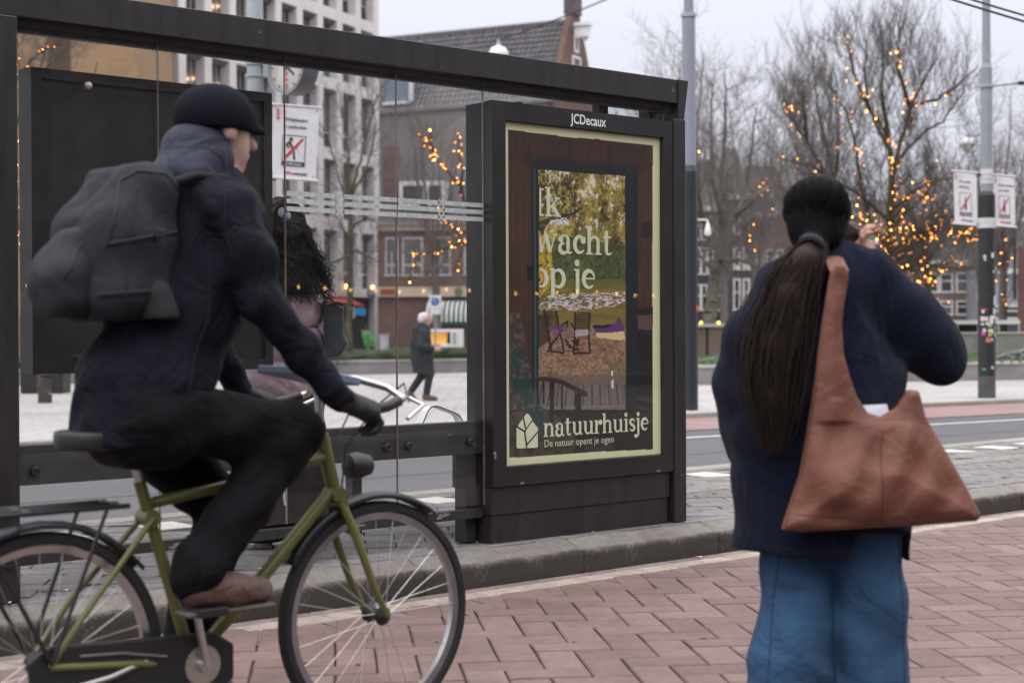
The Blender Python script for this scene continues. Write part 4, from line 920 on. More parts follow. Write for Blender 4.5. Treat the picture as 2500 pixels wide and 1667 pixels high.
b = MB(); b.bx(L_ - 1.05, L_ - .3, -.035, -.005, 2.90, 3.28); sp_ = b.obj('street_plate', mat('street_blue', (0.03, 0.045, 0.20), .4), off)
b = MB()
for z in (3.04, 3.15): b.bx(L_ - .98, L_ - .37, -.04, -.036, z - .022, z + .022)
b.obj('plate_text_line', M_WHITE, sp_)
for x in (L_ - 3.4, L_ - .75, L_ - 5.6):
    b = MB(); b.lathe([(.0001, -.10), (.08, -.06), (.09, .05), (.0001, .12)], 12, c=(x, -.14, 3.36)); b.obj('wall_lamp', glow('lamp_amber', (1.0, .55, .2), 7.0), off, True)
for z in (1.0, 2.02, 3.15):
    b = MB(); b.tube([(L_ + .1, -.02, z), (L_ + .1, -.32, z + .04)], .035, 8); b.bx(L_ - .02, L_ + .22, -.62, -.30, z - .07, z + .09); b.obj('security_camera', mat('camera_grey', (.20, .20, .21), .5), off)
# neon squiggle behind a first-floor window
b = MB(); b.tube([(L_ - 4.25 + .30 * math.sin(t * 1.1), .55, ZF[0] + 1.0 + .17 * t) for t in [k * .5 for k in range(11)]], .045, 6); b.obj('neon_tube', glow('pale_neon', (.35, .60, .60), .75), off, True)

# ---- ochre brick block beside it
M_OCH = brickmat('ochre_brick', (0.37, 0.235, 0.125), (0.31, 0.19, 0.10), (0.27, 0.19, 0.12), 0.22, 0.075, 0.008, dirt=0.12)
ob = thing('brick_block', 'ochre brick building with blank walls and a set back bay', 'building', (-24.98, 55.6, PLAZA), rad(3))
b = MB(); b.bx(0, 8.4, 0, 8, 0, 18); b.obj('wall', M_OCH, ob)
b = MB(); b.bx(8.402, 9.2, .9, 8, 0, 18); b.obj('recess_wall', brickmat('brown_brick', (0.22, 0.135, 0.085), (0.18, 0.11, 0.07), (0.14, 0.1, 0.07), .22, .075, .008, dirt=.15), ob)
b = MB(); b.bx(9.202, 11.55, .15, 8, 0, 18); b.obj('wall', M_OCH, ob)
for z in (4.2, 8.6):
    b = MB(); b.bx(0, 8.4, -.06, -.002, z, z + .12); b.obj('string_course', mat('sand_stone', (.34, .25, .16), .8), ob)

# ---- old gabled house
M_TILES = mat('slate_grey_tile', (0.105, 0.10, 0.11), 0.5, var=.3, scale=3, rnd=.22)
M_OLDW = mat('weathered_render', (0.245, 0.225, 0.222), .9, var=.22, scale=.7, detail=10)
M_BRN = brickmat('gable_brick', (0.155, 0.082, 0.066), (0.12, 0.065, 0.055), (0.12, 0.09, 0.08), .22, .07, .008, dirt=.25)
hs = thing('gabled_house', 'old brick house with a long grey tiled roof, stepped chimney gable and hoist beam', 'house', (2.2, 83.0, PLAZA), rad(-25.9))
hs['label'] = 'old brick house with a long grey tiled roof and a chimneyed gable with hoist beam'
LH, WD, EZ, RZ = 13.5, 6.0, 13.3, 18.05
b = MB(); b.bx(-LH, -.32, 0.0, WD, 0, EZ); b.obj('wall', M_OLDW, hs)
b = MB(); gp = [(0.0, 0), (WD, 0), (WD, EZ + .1), (WD / 2 + .55, RZ + .3), (WD / 2 - .55, RZ + .3), (0, EZ + .1)]
Mg = Matrix(((0, 1, 0, 0), (1, 0, 0, 0), (0, 0, 1, 0), (0, 0, 0, 1)))
b.prism(gp, -.30, 0.05, Mg); b.obj('gable_wall', M_BRN, hs)
b = MB(); b.bx(-.45, .20, WD / 2 - .5, WD / 2 + .5, RZ + .302, RZ + 1.35); b.bx(-.52, .27, WD / 2 - .57, WD / 2 + .57, RZ + 1.352, RZ + 1.5); b.obj('chimney', mat('sooty_stone', (0.10, 0.088, 0.09), .9, var=.3, scale=2), hs)
b = MB(); b.bx(.052, .80, WD / 2 - .24, WD / 2 + .24, RZ - .95, RZ - .35); b.bx(.052, .95, WD / 2 - .34, WD / 2 + .34, RZ - .348, RZ - .16); b.obj('hoist_beam', M_SILLW, hs)
b = MB(); b.tube([(.65, WD / 2, RZ - .95), (.65, WD / 2, RZ - 1.15)], .05, 6); b.obj('hoist_hook', M_DARK, hs)
for yc, zc, h in ((WD / 2, 14.4, 1.7), (1.5, 10.6, 2.0), (4.4, 10.6, 2.0), (WD / 2, 16.3, .9)):
    wd = .55 if h > 1 else .28
    b = MB()
    for y_0, y_1, z_0, z_1 in ((yc - wd, yc - wd + .12, 0, h), (yc + wd - .12, yc + wd, 0, h), (yc - wd + .12, yc + wd - .12, h - .12, h), (yc - wd + .12, yc + wd - .12, 0, .12)): b.bx(.053, .12, y_0, y_1, zc + z_0, zc + z_1)
    o = b.obj('window', M_SILLW, hs); b = MB(); b.bx(.052, .07, yc - wd + .12, yc + wd - .12, zc + .12, zc + h - .12); b.obj('pane', mat('dark_pane', (.035, .037, .042), .12), o)
b = MB(); b.bx(-LH, .02, -.15, .0, EZ - .05, EZ + .12); b.obj('gutter', mat('zinc', (.22, .22, .23), .5), hs)
sl = math.atan2(RZ - EZ, WD / 2); SLEN = math.hypot(RZ - EZ, WD / 2)
b = MB()
for y_0, y_1 in ((0.06, WD / 2), (WD - .06, WD / 2)): b.add([(-LH, y_0, EZ + .02), (-.3, y_0, EZ + .02), (-.3, y_1, RZ), (-LH, y_1, RZ)], [(0, 1, 2, 3) if y_0 < 1 else (3, 2, 1, 0)])
rf = b.obj('roof', mat('roof_felt', (.03, .03, .032), .9), hs)
TW, TL = .30, .37; tv = []; tf = []
sec = [(-.15, .02), (-.105, .05), (-.05, .052), (0.0, .028), (.06, .008), (.12, .012), (.152, .03)]
for q in (0, 1):
    for x, z in sec: tv.append((x, q * TL * 1.1, z + (.03 if q == 0 else 0)))
for i in range(6): tf.append((i, i + 1, 8 + i, 7 + i))
for x, z in sec: tv.append((x, 0, z - .0))
for i in range(6): tf.append((14 + i, 15 + i, i + 1, i))
tm = bpy.data.meshes.new('roof_tile'); tm.from_pydata(tv, [], tf); tm.shade_smooth(); tm.materials.append(M_TILES)
nr = int(SLEN / TL); ncol = int((LH - .35) / TW); tl = []
for r_ in range(nr):
    for c_ in range(ncol):
        s_ = SLEN - (r_ + 1) * TL; tl.append((r_, -.5 - c_ * TW + (.0), math.cos(sl) * s_ + .02, EZ + .04 + math.sin(sl) * s_))
rest = MB(); Rt = Matrix.Rotation(sl, 4, 'X')
tl.sort(key=lambda q: (q[0] * 0.37 - q[1] * .35))
for n_, (r_, x, y, z) in enumerate(tl):
    jz = random.uniform(-.012, .012)
    if n_ < 300: piece('roof_tile', tm, (x, y, z + jz), 0, rf, rot=(sl + random.uniform(-.015, .015), 0, 0))
    else:
        T = Matrix.Translation((x, y, z + jz)) @ Rt; rest.add([T @ Vector(p) for p in tv], tf)
rest.obj('roof_tile_field', M_TILES, rf, smooth=True, kind='stuff')
b = MB(); b.tube([(-LH, WD / 2, RZ + .03), (-.3, WD / 2, RZ + .03)], .13, 8); b.obj('ridge_tile', M_TILES, hs, True)
b = MB(); b.bx(-10.4, -8.8, .3, 1.6, EZ + .6, EZ + 2.9); o = b.obj('dormer', mat('blue_grey_wood', (.20, .27, .34), .6), hs); b = MB(); b.bx(-10.5, -8.7, .1, .3 - .002, EZ + .45, EZ + .62); b.bx(-8.82, -8.6, .15, .29, EZ + .62, EZ + 3.0); b.obj('dormer_trim', M_SILLW, o)

# ---- low brick house with shop and awnings in front of it
lh = thing('shop_house', 'low dark brick house with a dormer over green striped shop awnings', 'house', (-6.05, 70.6, PLAZA), rad(-6))
M_SHB = brickmat('shop_brick', (0.17, 0.105, 0.09), (0.14, 0.085, 0.075), (0.10, 0.075, 0.07), .22, .07, .008, dirt=.3)  # brick colours lightened to imitate haze over the square
b = MB(); b.bx(0, 9.6, 0, 7, 0, 2.70); b.bx(0, 9.6, 0.003, 7, 3.14, 5.66); b.obj('wall', M_SHB, lh)
M_CREAM = mat('cream_cornice', (.50, .41, .32), .7, var=.12, scale=1)
b = MB(); b.bx(0.02, 9.6, -.16, .5, 2.702, 3.138); b.obj('shop_cornice', M_CREAM, lh)
b = MB(); b.bx(0.02, 9.6, -.22, .3, 5.662, 5.93); b.bx(0.02, 9.6, -.3, .2, 5.932, 6.02); b.obj('cornice', mat('stone_cornice', (.30, .26, .22), .8, var=.2, scale=1), lh)
b = MB(); b.add([(0, -.1, 6.03), (9.6, -.1, 6.03), (9.6, 3.4, 9.0), (0, 3.4, 9.0)], [(0, 1, 2, 3)]); b.add([(0, 3.4, 9.0), (9.6, 3.4, 9.0), (9.6, 7, 6.0), (0, 7, 6.0)], [(0, 1, 2, 3)]); b.obj('roof', mat('dark_slates', (.055, .052, .058), .6, var=.4, scale=3, bump=.6, bscale=14, stretch=(1, 1, 3)), lh)
b = MB(); b.bx(.05, .75, 1.0, 1.7, 6.5, 9.6); b.obj('chimney', M_SHB, lh)
b = MB()
for a in ((.9, 1.05, 6.95, 7.75), (2.0, 2.25, 6.95, 7.75), (2.85, 3.0, 6.95, 7.75), (.9, 3.0, 7.752, 7.95), (.9, 3.0, 6.8, 6.948)): b.bx(a[0], a[1], .55, 2.6, a[2], a[3])
o = b.obj('dormer', M_SILLW, lh); b = MB(); b.bx(1.05, 2.0, .7, .74, 6.95, 7.75); b.bx(2.25, 2.85, .7, .74, 6.95, 7.75); b.obj('pane', MATS['dark_pane'], o)
for x in (-.02, .98, 2.25, 3.78, 5.3, 6.8, 8.2):
    if x < .3: xa, xb = .35, .95
    else: xa, xb = x + .15, x + 1.1
    b = MB()
    for a in ((xa, xa + .09, 3.72, 5.38), (xb - .09, xb, 3.72, 5.38), (xa + .09, xb - .09, 5.28, 5.38), (xa - .06, xb + .06, 3.62, 3.718), (xa + .09, xb - .09, 4.08, 4.16), ((xa + xb) / 2 - .03, (xa + xb) / 2 + .03, 3.72, 4.078), ((xa + xb) / 2 - .03, (xa + xb) / 2 + .03, 4.162, 4.75)): b.bx(a[0], a[1], -.05, .002, a[2], a[3])
    o = b.obj('window', mat('pale_window_wood', (.42, .41, .41), .6), lh); b = MB(); b.bx(xa + .09, xb - .09, -.015, -.005, 3.72, 5.28); b.obj('pane', mat('grey_pane', (.10, .105, .11), .2, var=.3, scale=1), o)
b = MB(); b.bx(2.45, 5.85, -.04, -.004, .0, 2.25); b.obj('shop_window', mat('shop_reddish', (.14, .05, .035), .4, var=.4, scale=1.2), lh)
b = MB(); b.bx(4.45, 4.78, -.28, .0, .0, 2.62); b.obj('shop_pilaster', M_CREAM, lh)
for x in (3.7, 5.2):
    b = MB(); b.lathe([(.0001, 0), (.19, 0), (.19, .05), (.0001, .05)], 16, M=Matrix.Translation((x, -.17, 2.92)) @ Matrix.Rotation(PI / 2, 4, 'X')); b.obj('round_emblem', mat('emblem_green', (.10, .16, .07), .5), lh)
b = MB(); b.bx(.15, .85, -.19, -.165, 2.78, 3.06); b.obj('shop_sign', mat('sign_red_brown', (.25, .06, .035), .5), lh)
b = MB(); b.bx(4.75, 5.2, -.09, -.06, 3.35, 3.62); b.obj('blue_plaque', MATS['street_blue'], lh)
M_AWW, M_AWG = mat('awning_white', (.62, .64, .62), .8), mat('awning_green', (.035, .075, .065), .8)
def awning(xa, xb, label_part):
    n = 19; w_ = (xb - xa) / n; A, B_ = MB(), MB()
    prof = [(-.02 - .95 * math.sin(a), 1.72 + .78 * math.cos(a)) for a in [PI / 2 * k / 7 for k in range(8)]] + [(-.97, 1.56)]
    for i in range(n):
        b_ = A if i % 2 == 0 else B_
        for k in range(8):
            (ya, za), (yb, zb) = prof[k], prof[k + 1]; b_.quad((xa + i * w_, ya, za), (xa + i * w_, yb, zb), (xa + (i + 1) * w_, yb, zb), (xa + (i + 1) * w_, ya, za))
    rs = 7                                     # rounded end, striped in rings
    for e in (xa, xb):
        for k in range(rs * 2):
            r_0, r_1 = 1 - k / (rs * 2), 1 - (k + 1) / (rs * 2); b_ = A if k % 2 == 0 else B_
            for j in range(7):
                p = [(-.02 - .95 * math.sin(PI / 2 * t / 7) * r, 1.72 + .78 * math.cos(PI / 2 * t / 7) * r) for r in (r_0, r_1) for t in (j, j + 1)]
                b_.quad((e, *p[0]), (e, *p[1]), (e, *p[3]), (e, *p[2]))
    aw = A.obj('awning', M_AWW, lh); B_.obj('awning_stripe', M_AWG, aw)
    b = MB(); b.bx(xa, xb, -.985, -.972, 1.40, 1.56); b.obj('valance', mat('valance_green', (.018, .05, .042), .8), aw)
awning(2.35, 4.4, ''); awning(4.95, 7.4, '')

# ---- canal houses at the right, far behind the trees
M_WOODW = mat('painted_window_white', (.66, .65, .63), .6)
M_DPANE = MATS['dark_pane']
def canal_house(name, label, px0, px1, d, top, m, cols, rows, ww, groundz=0.0, roof=True):
    A = at(px0, 802, d); B_ = at(px1, 802, d); Wd = (B_ - A).length
    t = thing('canal_house', label, 'house', (A.x, A.y, PLAZA), 0, 'canal houses behind the square')
    b = MB(); b.bx(0, Wd, 0, 9, 0, top); b.obj('wall', m, t)
    if roof:
        b = MB(); b.add([(0, -.1, top), (Wd, -.1, top), (Wd, 9, top), (0, 9, top), (0.3, 4.4, top + 3.4), (Wd - .3, 4.4, top + 3.4)], [(0, 1, 5, 4), (1, 2, 5), (2, 3, 4, 5), (3, 0, 4)]); b.obj('roof', MATS['dark_slates'], t)
        b = MB(); b.bx(-.02, Wd + .02, -.25, 0, top - .35, top); b.obj('cornice', M_WOODW, t)
    for (z0, z1) in rows:
        for c in cols:
            x = (c - px0) / FPX * d; fw = .09
            b = MB()
            for a in ((x - ww / 2, x - ww / 2 + fw, z0, z1), (x + ww / 2 - fw, x + ww / 2, z0, z1), (x - ww / 2 + fw, x + ww / 2 - fw, z1 - fw, z1), (x - ww / 2 - .04, x + ww / 2 + .04, z0 - .10, z0 - .002), (x - ww / 2 + fw, x + ww / 2 - fw, (z0 * .45 + z1 * .55) - .035, (z0 * .45 + z1 * .55) + .035)): b.bx(a[0], a[1], -.07, -.002, a[2], a[3])
            o = b.obj('window', M_WOODW, t); b = MB(); b.bx(x - ww / 2 + fw, x + ww / 2 - fw, -.03, -.02, z0, z1 - fw); b.obj('pane', M_DPANE if random.random() < .6 else MATS['grey_pane'], o)
    return t
def zz(y, d): return EYE + (802 - y) / FPX * d - PLAZA
D1 = 100
dk_ = mat('black_painted_brick', (.046, .045, .052), .7, var=.25, scale=.8)  # black paint lifted in colour, standing in for distance haze
h1 = canal_house('h', 'black painted canal house with tall white windows over a green awning', 1628, 1778, D1, zz(505, D1), dk_, (1640, 1663, 1682, 1704, 1719, 1735, 1756, 1770), ((zz(757, D1), zz(696, D1)), (zz(669, D1), zz(606, D1)), (zz(585, D1), zz(530, D1))), .40)
h2 = canal_house('h', 'narrower black canal house with two white windows to each floor', 1779, 1834, D1 - 1.5, zz(480, D1), dk_, (1799, 1822), ((zz(757, D1), zz(684, D1)), (zz(660, D1), zz(608, D1)), (zz(575, D1), zz(520, D1))), .44)
for c_ in (1799, 1822):
    x = (c_ - 1779) / FPX * (D1 - 1.5); b = MB(); b.lathe([(.0001, 0), (.16, .05), (.17, .28), (.0001, .32)], 10, c=(x, -.12, zz(664, D1))); b.obj('sill_ornament', M_WOODW, h2, True)
br_ = brickmat('warm_brick', (.26, .15, .12), (.22, .125, .10), (.2, .15, .13), .22, .07, .008, dirt=.2)  # wall colour paled to carry the haze
canal_house('h', 'reddish brick canal house next to the black fronted pair', 1835, 1935, D1, zz(520, D1), br_, (1855, 1880, 1905), ((zz(650, D1), zz(612, D1)), (zz(684, D1), zz(667, D1)), (zz(757, D1), zz(700, D1))), .5)
gb_ = brickmat('grey_brown_brick', (.17, .125, .11), (.14, .105, .095), (.14, .12, .11), .22, .07, .008, dirt=.25)  # lightened likewise, haze put into the brick colour
canal_house('h', 'grey brown canal house hidden behind the lit tree', 1936, 2090, 112, zz(560, 112), gb_, (1960, 1995, 2030, 2065), ((zz(750, 112), zz(700, 112)), (zz(675, 112), zz(620, 112))), .8)
canal_house('h', 'plum brick canal house behind the tree with low lights', 2091, 2250, 118, zz(590, 118), br_, (2115, 2155, 2195, 2230), ((zz(755, 118), zz(705, 118)), (zz(685, 118), zz(630, 118))), .8)
canal_house('h', 'pale lintelled brick house behind the stickered pole', 2251, 2400, 108, zz(640, 108), gb_, (2275, 2310, 2350), ((zz(770, 108), zz(738, 108)), (zz(715, 108), zz(670, 108))), .9)
canal_house('h', 'slate blue fronted low house at the far right', 2401, 2600, 104, zz(660, 104), mat('blue_grey_render', (.24, .25, .28), .8, var=.15, scale=1), (2430, 2470, 2520), ((zz(780, 104), zz(750, 104)),), 1.0)
canal_house('h', 'brown brick canal house mostly hidden behind the advertising case and dark blue pole', 1455, 1627, 104, zz(535, 104), gb_, (1480, 1520, 1560, 1600), ((zz(755, 104), zz(700, 104)), (zz(675, 104), zz(620, 104))), .8)
# the green awning and its lamps
aw = MB(); xa, xb = (1700 - 1628) / FPX * D1, (1830 - 1628) / FPX * D1
aw.add([(xa, -.05, 1.35), (xb, -.05, 1.35), (xb, -1.3, .72), (xa, -1.3, .72), (xa, -.05, 1.30), (xb, -.05, 1.30), (xb, -1.28, .66), (xa, -1.28, .66)], [(3, 2, 1, 0), (4, 5, 6, 7), (3, 7, 6, 2), (2, 6, 5, 1)])
o = aw.obj('awning', mat('teal_awning', (.02, .26, .22), .7), h1)
b = MB(); b.bx((1753 - 1628) / FPX * D1, xb, -1.32, -1.302, .38, .72); b.obj('valance', M_WOODW, o)
for x in (1705, 1747):
    b = MB(); b.lathe([(.0001, -.10), (.10, 0), (.0001, .10)], 10, c=((x - 1628) / FPX * D1, -1.45, zz(790, D1))); b.obj('terrace_lamp', glow('lamp_orange', (1.0, .50, .10), 9.0), h1, True)

# ---- brick corner block at the right edge of the square
cb = thing('brick_corner_block', 'dark red brick corner block with a black drainpipe at the right edge', 'building', at(2476, 802, 56) * 1.0, 0)
cb.location.z = PLAZA; cb.rotation_euler = (0, 0, -.335)
M_RB = brickmat('plum_brick', (.15, .075, .066), (.125, .062, .055), (.11, .075, .07), .21, .065, .008, dirt=.15)
b = MB(); b.bx(.12, 7, 0, 7, 0, zz(607, 56)); b.obj('wall', M_RB, cb)
b = MB(); b.tube([(.02, -.06, zz(735, 56)), (.02, -.06, zz(560, 56))], .055, 8); b.obj('drainpipe', M_DARK, cb)

# ---- terrace added behind the camera, unseen: blocks sky light, gives the glass a dark reflection
ct = thing('added_terrace', 'added dark brick terrace with rows of sash windows and a festoon, mirrored in the glass', 'building', fr(-34, -26, 0), TH)
M_TER = brickmat('terrace_brick', (.105, .066, .054), (.085, .054, .046), (.09, .075, .07), .22, .07, .008, dirt=.25)
b = MB(); b.bx(0, 75, -8, 0, -.1, 11.6); b.obj('wall', M_TER, ct)
b = MB(); b.bx(0, 75, .002, .35, 11.3, 11.7); b.bx(0, 75, .002, .3, 3.5, 3.7); b.obj('cornice', M_TER, ct)
b = MB()
for a in ((-.6, -.5, 0, 2), (.5, .6, 0, 2), (-.5, .5, 1.9, 2), (-.66, .66, -.1, -.001)): b.bx(a[0], a[1], .002, .07, a[2], a[3])
tw_ = b.mesh('window'); tw_.materials.append(MATS['shop_dark']); b = MB(); b.bx(-.5, .5, .003, .012, 0, 1.9); tp_ = b.mesh('pane'); tp_.materials.append(M_DPANE)
for i in range(28):
    for z in (4.4, 6.9, 9.1): o = piece('window', tw_, (2 + i * 2.55, 0, z), 0, ct); piece('pane', tp_, (0, 0, 0), 0, o)
b = MB(); b.bx(1, 74, .002, .06, .3, 3.0); b.obj('shopfront', MATS['shop_dark'], ct)
b = MB()
for i in range(70): b.lathe([(.0001, -.07), (.035, 0), (.0001, .05)], 8, c=(18 + i * .75, .35, 2.25 - .10 * abs(math.sin(i * .52))))
b.obj('festoon_bulb', glow('festoon_amber', (1.0, .52, .14), 16.0), ct, kind='stuff')
b = MB(); b.tube([(18 + i * .75, .35, 2.33 - .10 * abs(math.sin(i * .52))) for i in range(70)], .012, 4); b.obj('festoon_cable', M_DARK, ct)

# ================================================================== THE SQUARE: WALLS, PLANTERS, LAWN
M_CONC = mat('cast_concrete', (.235, .225, .215), .85, var=.2, scale=1.4, bump=.25, bscale=40, detail=10)
M_CAP = mat('pale_coping', (.42, .40, .385), .8, var=.12, scale=2)
M_LAWN = mat('lawn', (.085, .155, .032), .95, var=.3, scale=9, bump=.6, bscale=40)
def wall_run(name, label, cat, A, B_, h, th, body, cap, seams=2.0, capz=.06, back=1.0):
    A, B_ = Vector((A[0], A[1], 0)), Vector((B_[0], B_[1], 0)); d = B_ - A; L = d.length
    t = thing(name, label, cat, (A.x, A.y, PLAZA), math.atan2(d.y, d.x))
    n = max(1, round(L / seams)); s = L / n
    for i in range(n):
        b = MB(); b.bx(i * s + .006, (i + 1) * s - .006, 0, th * back, 0, h - capz); b.obj('block', body, t)
        b = MB(); b.bx(i * s + .004, (i + 1) * s - .004, -.03, th + .03, h - capz + .001, h); b.obj('coping', cap, t)
    return t
P1, P2_, P3 = gnd(37, 942, PLAZA), gnd(793, 916, PLAZA), gnd(1135, 909, PLAZA)
dA = (P2_ - P1).normalized(); dB = (P3 - P2_).normalized()
wall_run('planter_wall', 'low concrete planter edge with pale coping behind the shelter glass', 'planter', P1 - dA * 6, P2_, .37, .35, M_CONC, M_CAP, 2.4)
wall_run('planter_wall', 'low concrete planter edge behind the walking man', 'planter', P2_, P3 + dB * 5, .40, .35, M_CONC, M_CAP, 2.4)
P4, P5 = gnd(1680, 940, PLAZA), gnd(2500, 927, PLAZA); dC = (P5 - P4).normalized()
wall_run('planter_wall', 'low concrete lawn edge with pale coping behind the tall poles', 'planter', P4 - dC * 2, P5 + dC * 6, .43, .4, M_CONC, M_CAP, 3.0)
nC = Vector((-dC.y, dC.x, 0))
b = MB(); q = [P4 - dC * 2 + nC * .4, P5 + dC * 8 + nC * .4, P5 + dC * 8 + nC * 9, P4 - dC * 2 + nC * 9]; b.poly([(p.x, p.y, PLAZA + .40 + (.18 if i > 1 else 0)) for i, p in enumerate(q)]); struct(b.obj('lawn', M_LAWN))
random.seed(2)
# grass blades on the lawn, thick enough to break its edge
nb_ = 9000; t_ = RNG.random(nb_) * ((P5 - P4).length + 8) - 1; s_ = .42 + RNG.random(nb_) ** 1.6 * 6; base = np.array(P4)[None] + np.outer(t_, np.array(dC)) + np.outer(s_, np.array(nC)); base[:, 2] = PLAZA + .39 + s_ * .02
tip = base + np.stack([RNG.normal(0, .03, nb_), RNG.normal(0, .03, nb_), RNG.uniform(.04, .10, nb_)], 1)
Vg, Fg = prisms(base, tip, np.full(nb_, .010), np.full(nb_, .002)); o = link('grass', fastmesh('grass', Vg, Fg), mat('grass_blade', (.075, .15, .028), .9, var=.3, scale=2)); tag(o, 'short bright green grass on the raised lawn', 'grass', kind='stuff')
# walls at the back of the lawn
Bw0, Bw1 = at(1690, 802, 40), at(1960, 802, 41)
bw = thing('brick_wall', 'brown brick garden wall with pale coping and a drain slot behind the lawn', 'wall', (Bw0.x - 2, Bw0.y, PLAZA), math.atan2(Bw1.y - Bw0.y, Bw1.x - Bw0.x))
M_GW = brickmat('garden_brick', (.17, .115, .10), (.145, .10, .088), (.12, .095, .085), .21, .065, .008, dirt=.2)
b = MB(); b.bx(0, 2.58, 0, .3, 0, 1.27); b.bx(2.66, 6.6, 0, .3, 0, 1.27); b.obj('wall_brickwork', M_GW, bw)
b = MB(); b.bx(-.02, 6.6, -.05, .35, 1.272, 1.36); b.obj('coping', M_CAP, bw)
b = MB(); b.bx(2.582, 2.658, .05, .25, 0, 1.26); b.obj('drain_slot', M_DARK, bw)
C0, C1 = at(2140, 802, 41.5), at(2620, 802, 42.5)
wall_run('concrete_wall', 'plain concrete retaining wall below the glass pavilion', 'wall', C0, C1, zz(815, 42), .3, M_CONC, M_CAP, 2.6, .05)
gp_ = thing('glass_pavilion', 'low glass roofed pavilion with white roof edge above the concrete wall', 'pavilion', at(2312, 802, 46), 0); gp_.location.z = PLAZA
Wp = (2490 - 2312) / FPX * 46
b = MB(); b.bx(0, Wp, 0, 3, zz(795, 46), zz(786, 46)); b.obj('roof', mat('white_roof_edge', (.62, .62, .64), .5), gp_)
for x in (0, .28, .9, 1.5, Wp - .05):
    b = MB(); b.bx(x, x + .05, .02, .07, .0, zz(795, 46) - .002); b.obj('mullion', M_FRM, gp_)
b = MB(); b.bx(.05, Wp, .04, .05, 0, zz(796, 46)); b.obj('glazing', glass('pavilion_glass', (.55, .56, .58), extra=.12), gp_)
b = MB(); b.bx(.05, Wp, 2.5, 2.6, 0, zz(796, 46)); b.obj('rear_wall', mat('pavilion_back', (.20, .18, .19), .8, var=.4, scale=2), gp_)

# shrubs in the planter: blades of evergreen sedge in clumps
def clump_field(P, Q, depth, n, h, name, label, cols):
    P, Q = np.array(P), np.array(Q); d = (Q - P); L = np.linalg.norm(d); d /= L; nn = np.array([-d[1], d[0], 0])
    nc = int(L / .35); cc = np.sort(RNG.random(nc)) * L; k = RNG.integers(0, nc, n); t = cc[k] + RNG.normal(0, .16, n); s = .35 + RNG.random(n) * depth; hh = h * (.45 + .35 * np.abs(np.sin(t * 1.3 + 1)) + .25 * RNG.random(n))
    b0 = P + np.outer(t, d) + np.outer(s, nn); b0[:, 2] = PLAZA + .28
    lean = np.stack([RNG.normal(0, .22, n), RNG.normal(0, .22, n), np.zeros(n)], 1); m1 = b0 + lean * .45; m1[:, 2] += hh * .7; t1 = b0 + lean * 1.35; t1[:, 2] += hh * RNG.uniform(.65, 1.0, n)
    V1, F1 = prisms(b0, m1, np.full(n, .011), np.full(n, .010)); V2, F2 = prisms(m1, t1, np.full(n, .010), np.full(n, .002))
    o = link(name, fastmesh(name, np.concatenate([V1, V2]), np.concatenate([F1, F2 + len(V1)])), mat(*cols)); tag(o, label, 'shrubs', kind='stuff')
G = ('sedge_green', (.062, .085, .042), .8)
mat('sedge_green', (.045, .068, .032), .8, var=.5, scale=2.2, col2=(.15, .18, .10))
clump_field(P2_ - dA * 1.5, P3 + dB * 4, 2.4, 20000, .46, 'shrubbery', 'low bushy evergreen grasses filling the planter behind the walking man', G)
clump_field(P1 - dA * 5, P2_, 2.0, 9000, .35, 'undergrowth', 'thin dark ground cover along the left planter', G)
b = MB()
for A_, B2, z_ in ((P1 - dA * 6, P2_, .26), (P2_, P3 + dB * 5, .28)):
    d = (B2 - A_).normalized(); nn = Vector((-d.y, d.x, 0)); b.poly([(A_ + nn * .3)[:2] + (z_ + PLAZA,), (B2 + nn * .3)[:2] + (z_ + PLAZA,), (B2 + nn * 3.2)[:2] + (z_ + PLAZA,), (A_ + nn * 3.2)[:2] + (z_ + PLAZA,)])
struct(b.obj('planter_soil', mat('soil', (.045, .038, .03), .95, var=.4, scale=3)))

# bronze lizards on the lawn edge
M_BRZ = mat('weathered_bronze', (.055, .058, .058), .45, metal=.5, var=.5, scale=6, col2=(.17, .175, .17))
def lizard(px, py, d, L, face, label):
    p = at(px, py, d); s = Skin(.012 if L > 1 else .010); k = L
    body = [(-.50, 0, .05), (-.2, .01, .10), (.0, 0, .15), (.22, 0, .17), (.34, 0, .22), (.44, 0, .30)]; s.limb([(x * k, y * k, z * k) for x, y, z in body], [r * k for r in (.012, .03, .055, .06, .045, .04)], .03 * k)
    s.limb([(-.50 * k, 0, .05 * k), (-.75 * k, .05 * k, .03 * k), (-1.0 * k, -.03 * k, .02 * k)], [.02 * k, .012 * k, .008 * k], .02 * k)
    s.cone((.44 * k, 0, .30 * k), (.56 * k, 0, .31 * k), .045 * k, .022 * k, .02 * k)
    for sy in (-1, 1):
        s.limb([(.24 * k, .04 * sy * k, .15 * k), (.28 * k, .13 * sy * k, .10 * k), (.34 * k, .15 * sy * k, .0)], [.03 * k, .022 * k, .015 * k], .02 * k)
        s.limb([(-.02 * k, .04 * sy * k, .12 * k), (.03 * k, .15 * sy * k, .10 * k), (-.03 * k, .17 * sy * k, .0)], [.032 * k, .024 * k, .015 * k], .02 * k)
        for q in (-.3, 0, .3): s.cone((.34 * k, .15 * sy * k, .0), ((.34 + .06 * math.cos(q)) * k, (.15 * sy + .06 * math.sin(q)) * k, -.005 * k), .010 * k, .006 * k, .008 * k)
    for q in range(9): x = -.25 + q * .065; s.cone((x * k, 0, (.10 + .10 * max(0, (q - 2) / 7)) * k), (x * k - .01, 0, (.15 + .11 * max(0, (q - 2) / 7)) * k), .012 * k, .003, .008 * k)
    o = s.build('lizard_statue', M_BRZ); o.location = p; o.rotation_euler = (0, 0, face); tag(o, label, 'statue', 'bronze lizards on the lawn'); return o
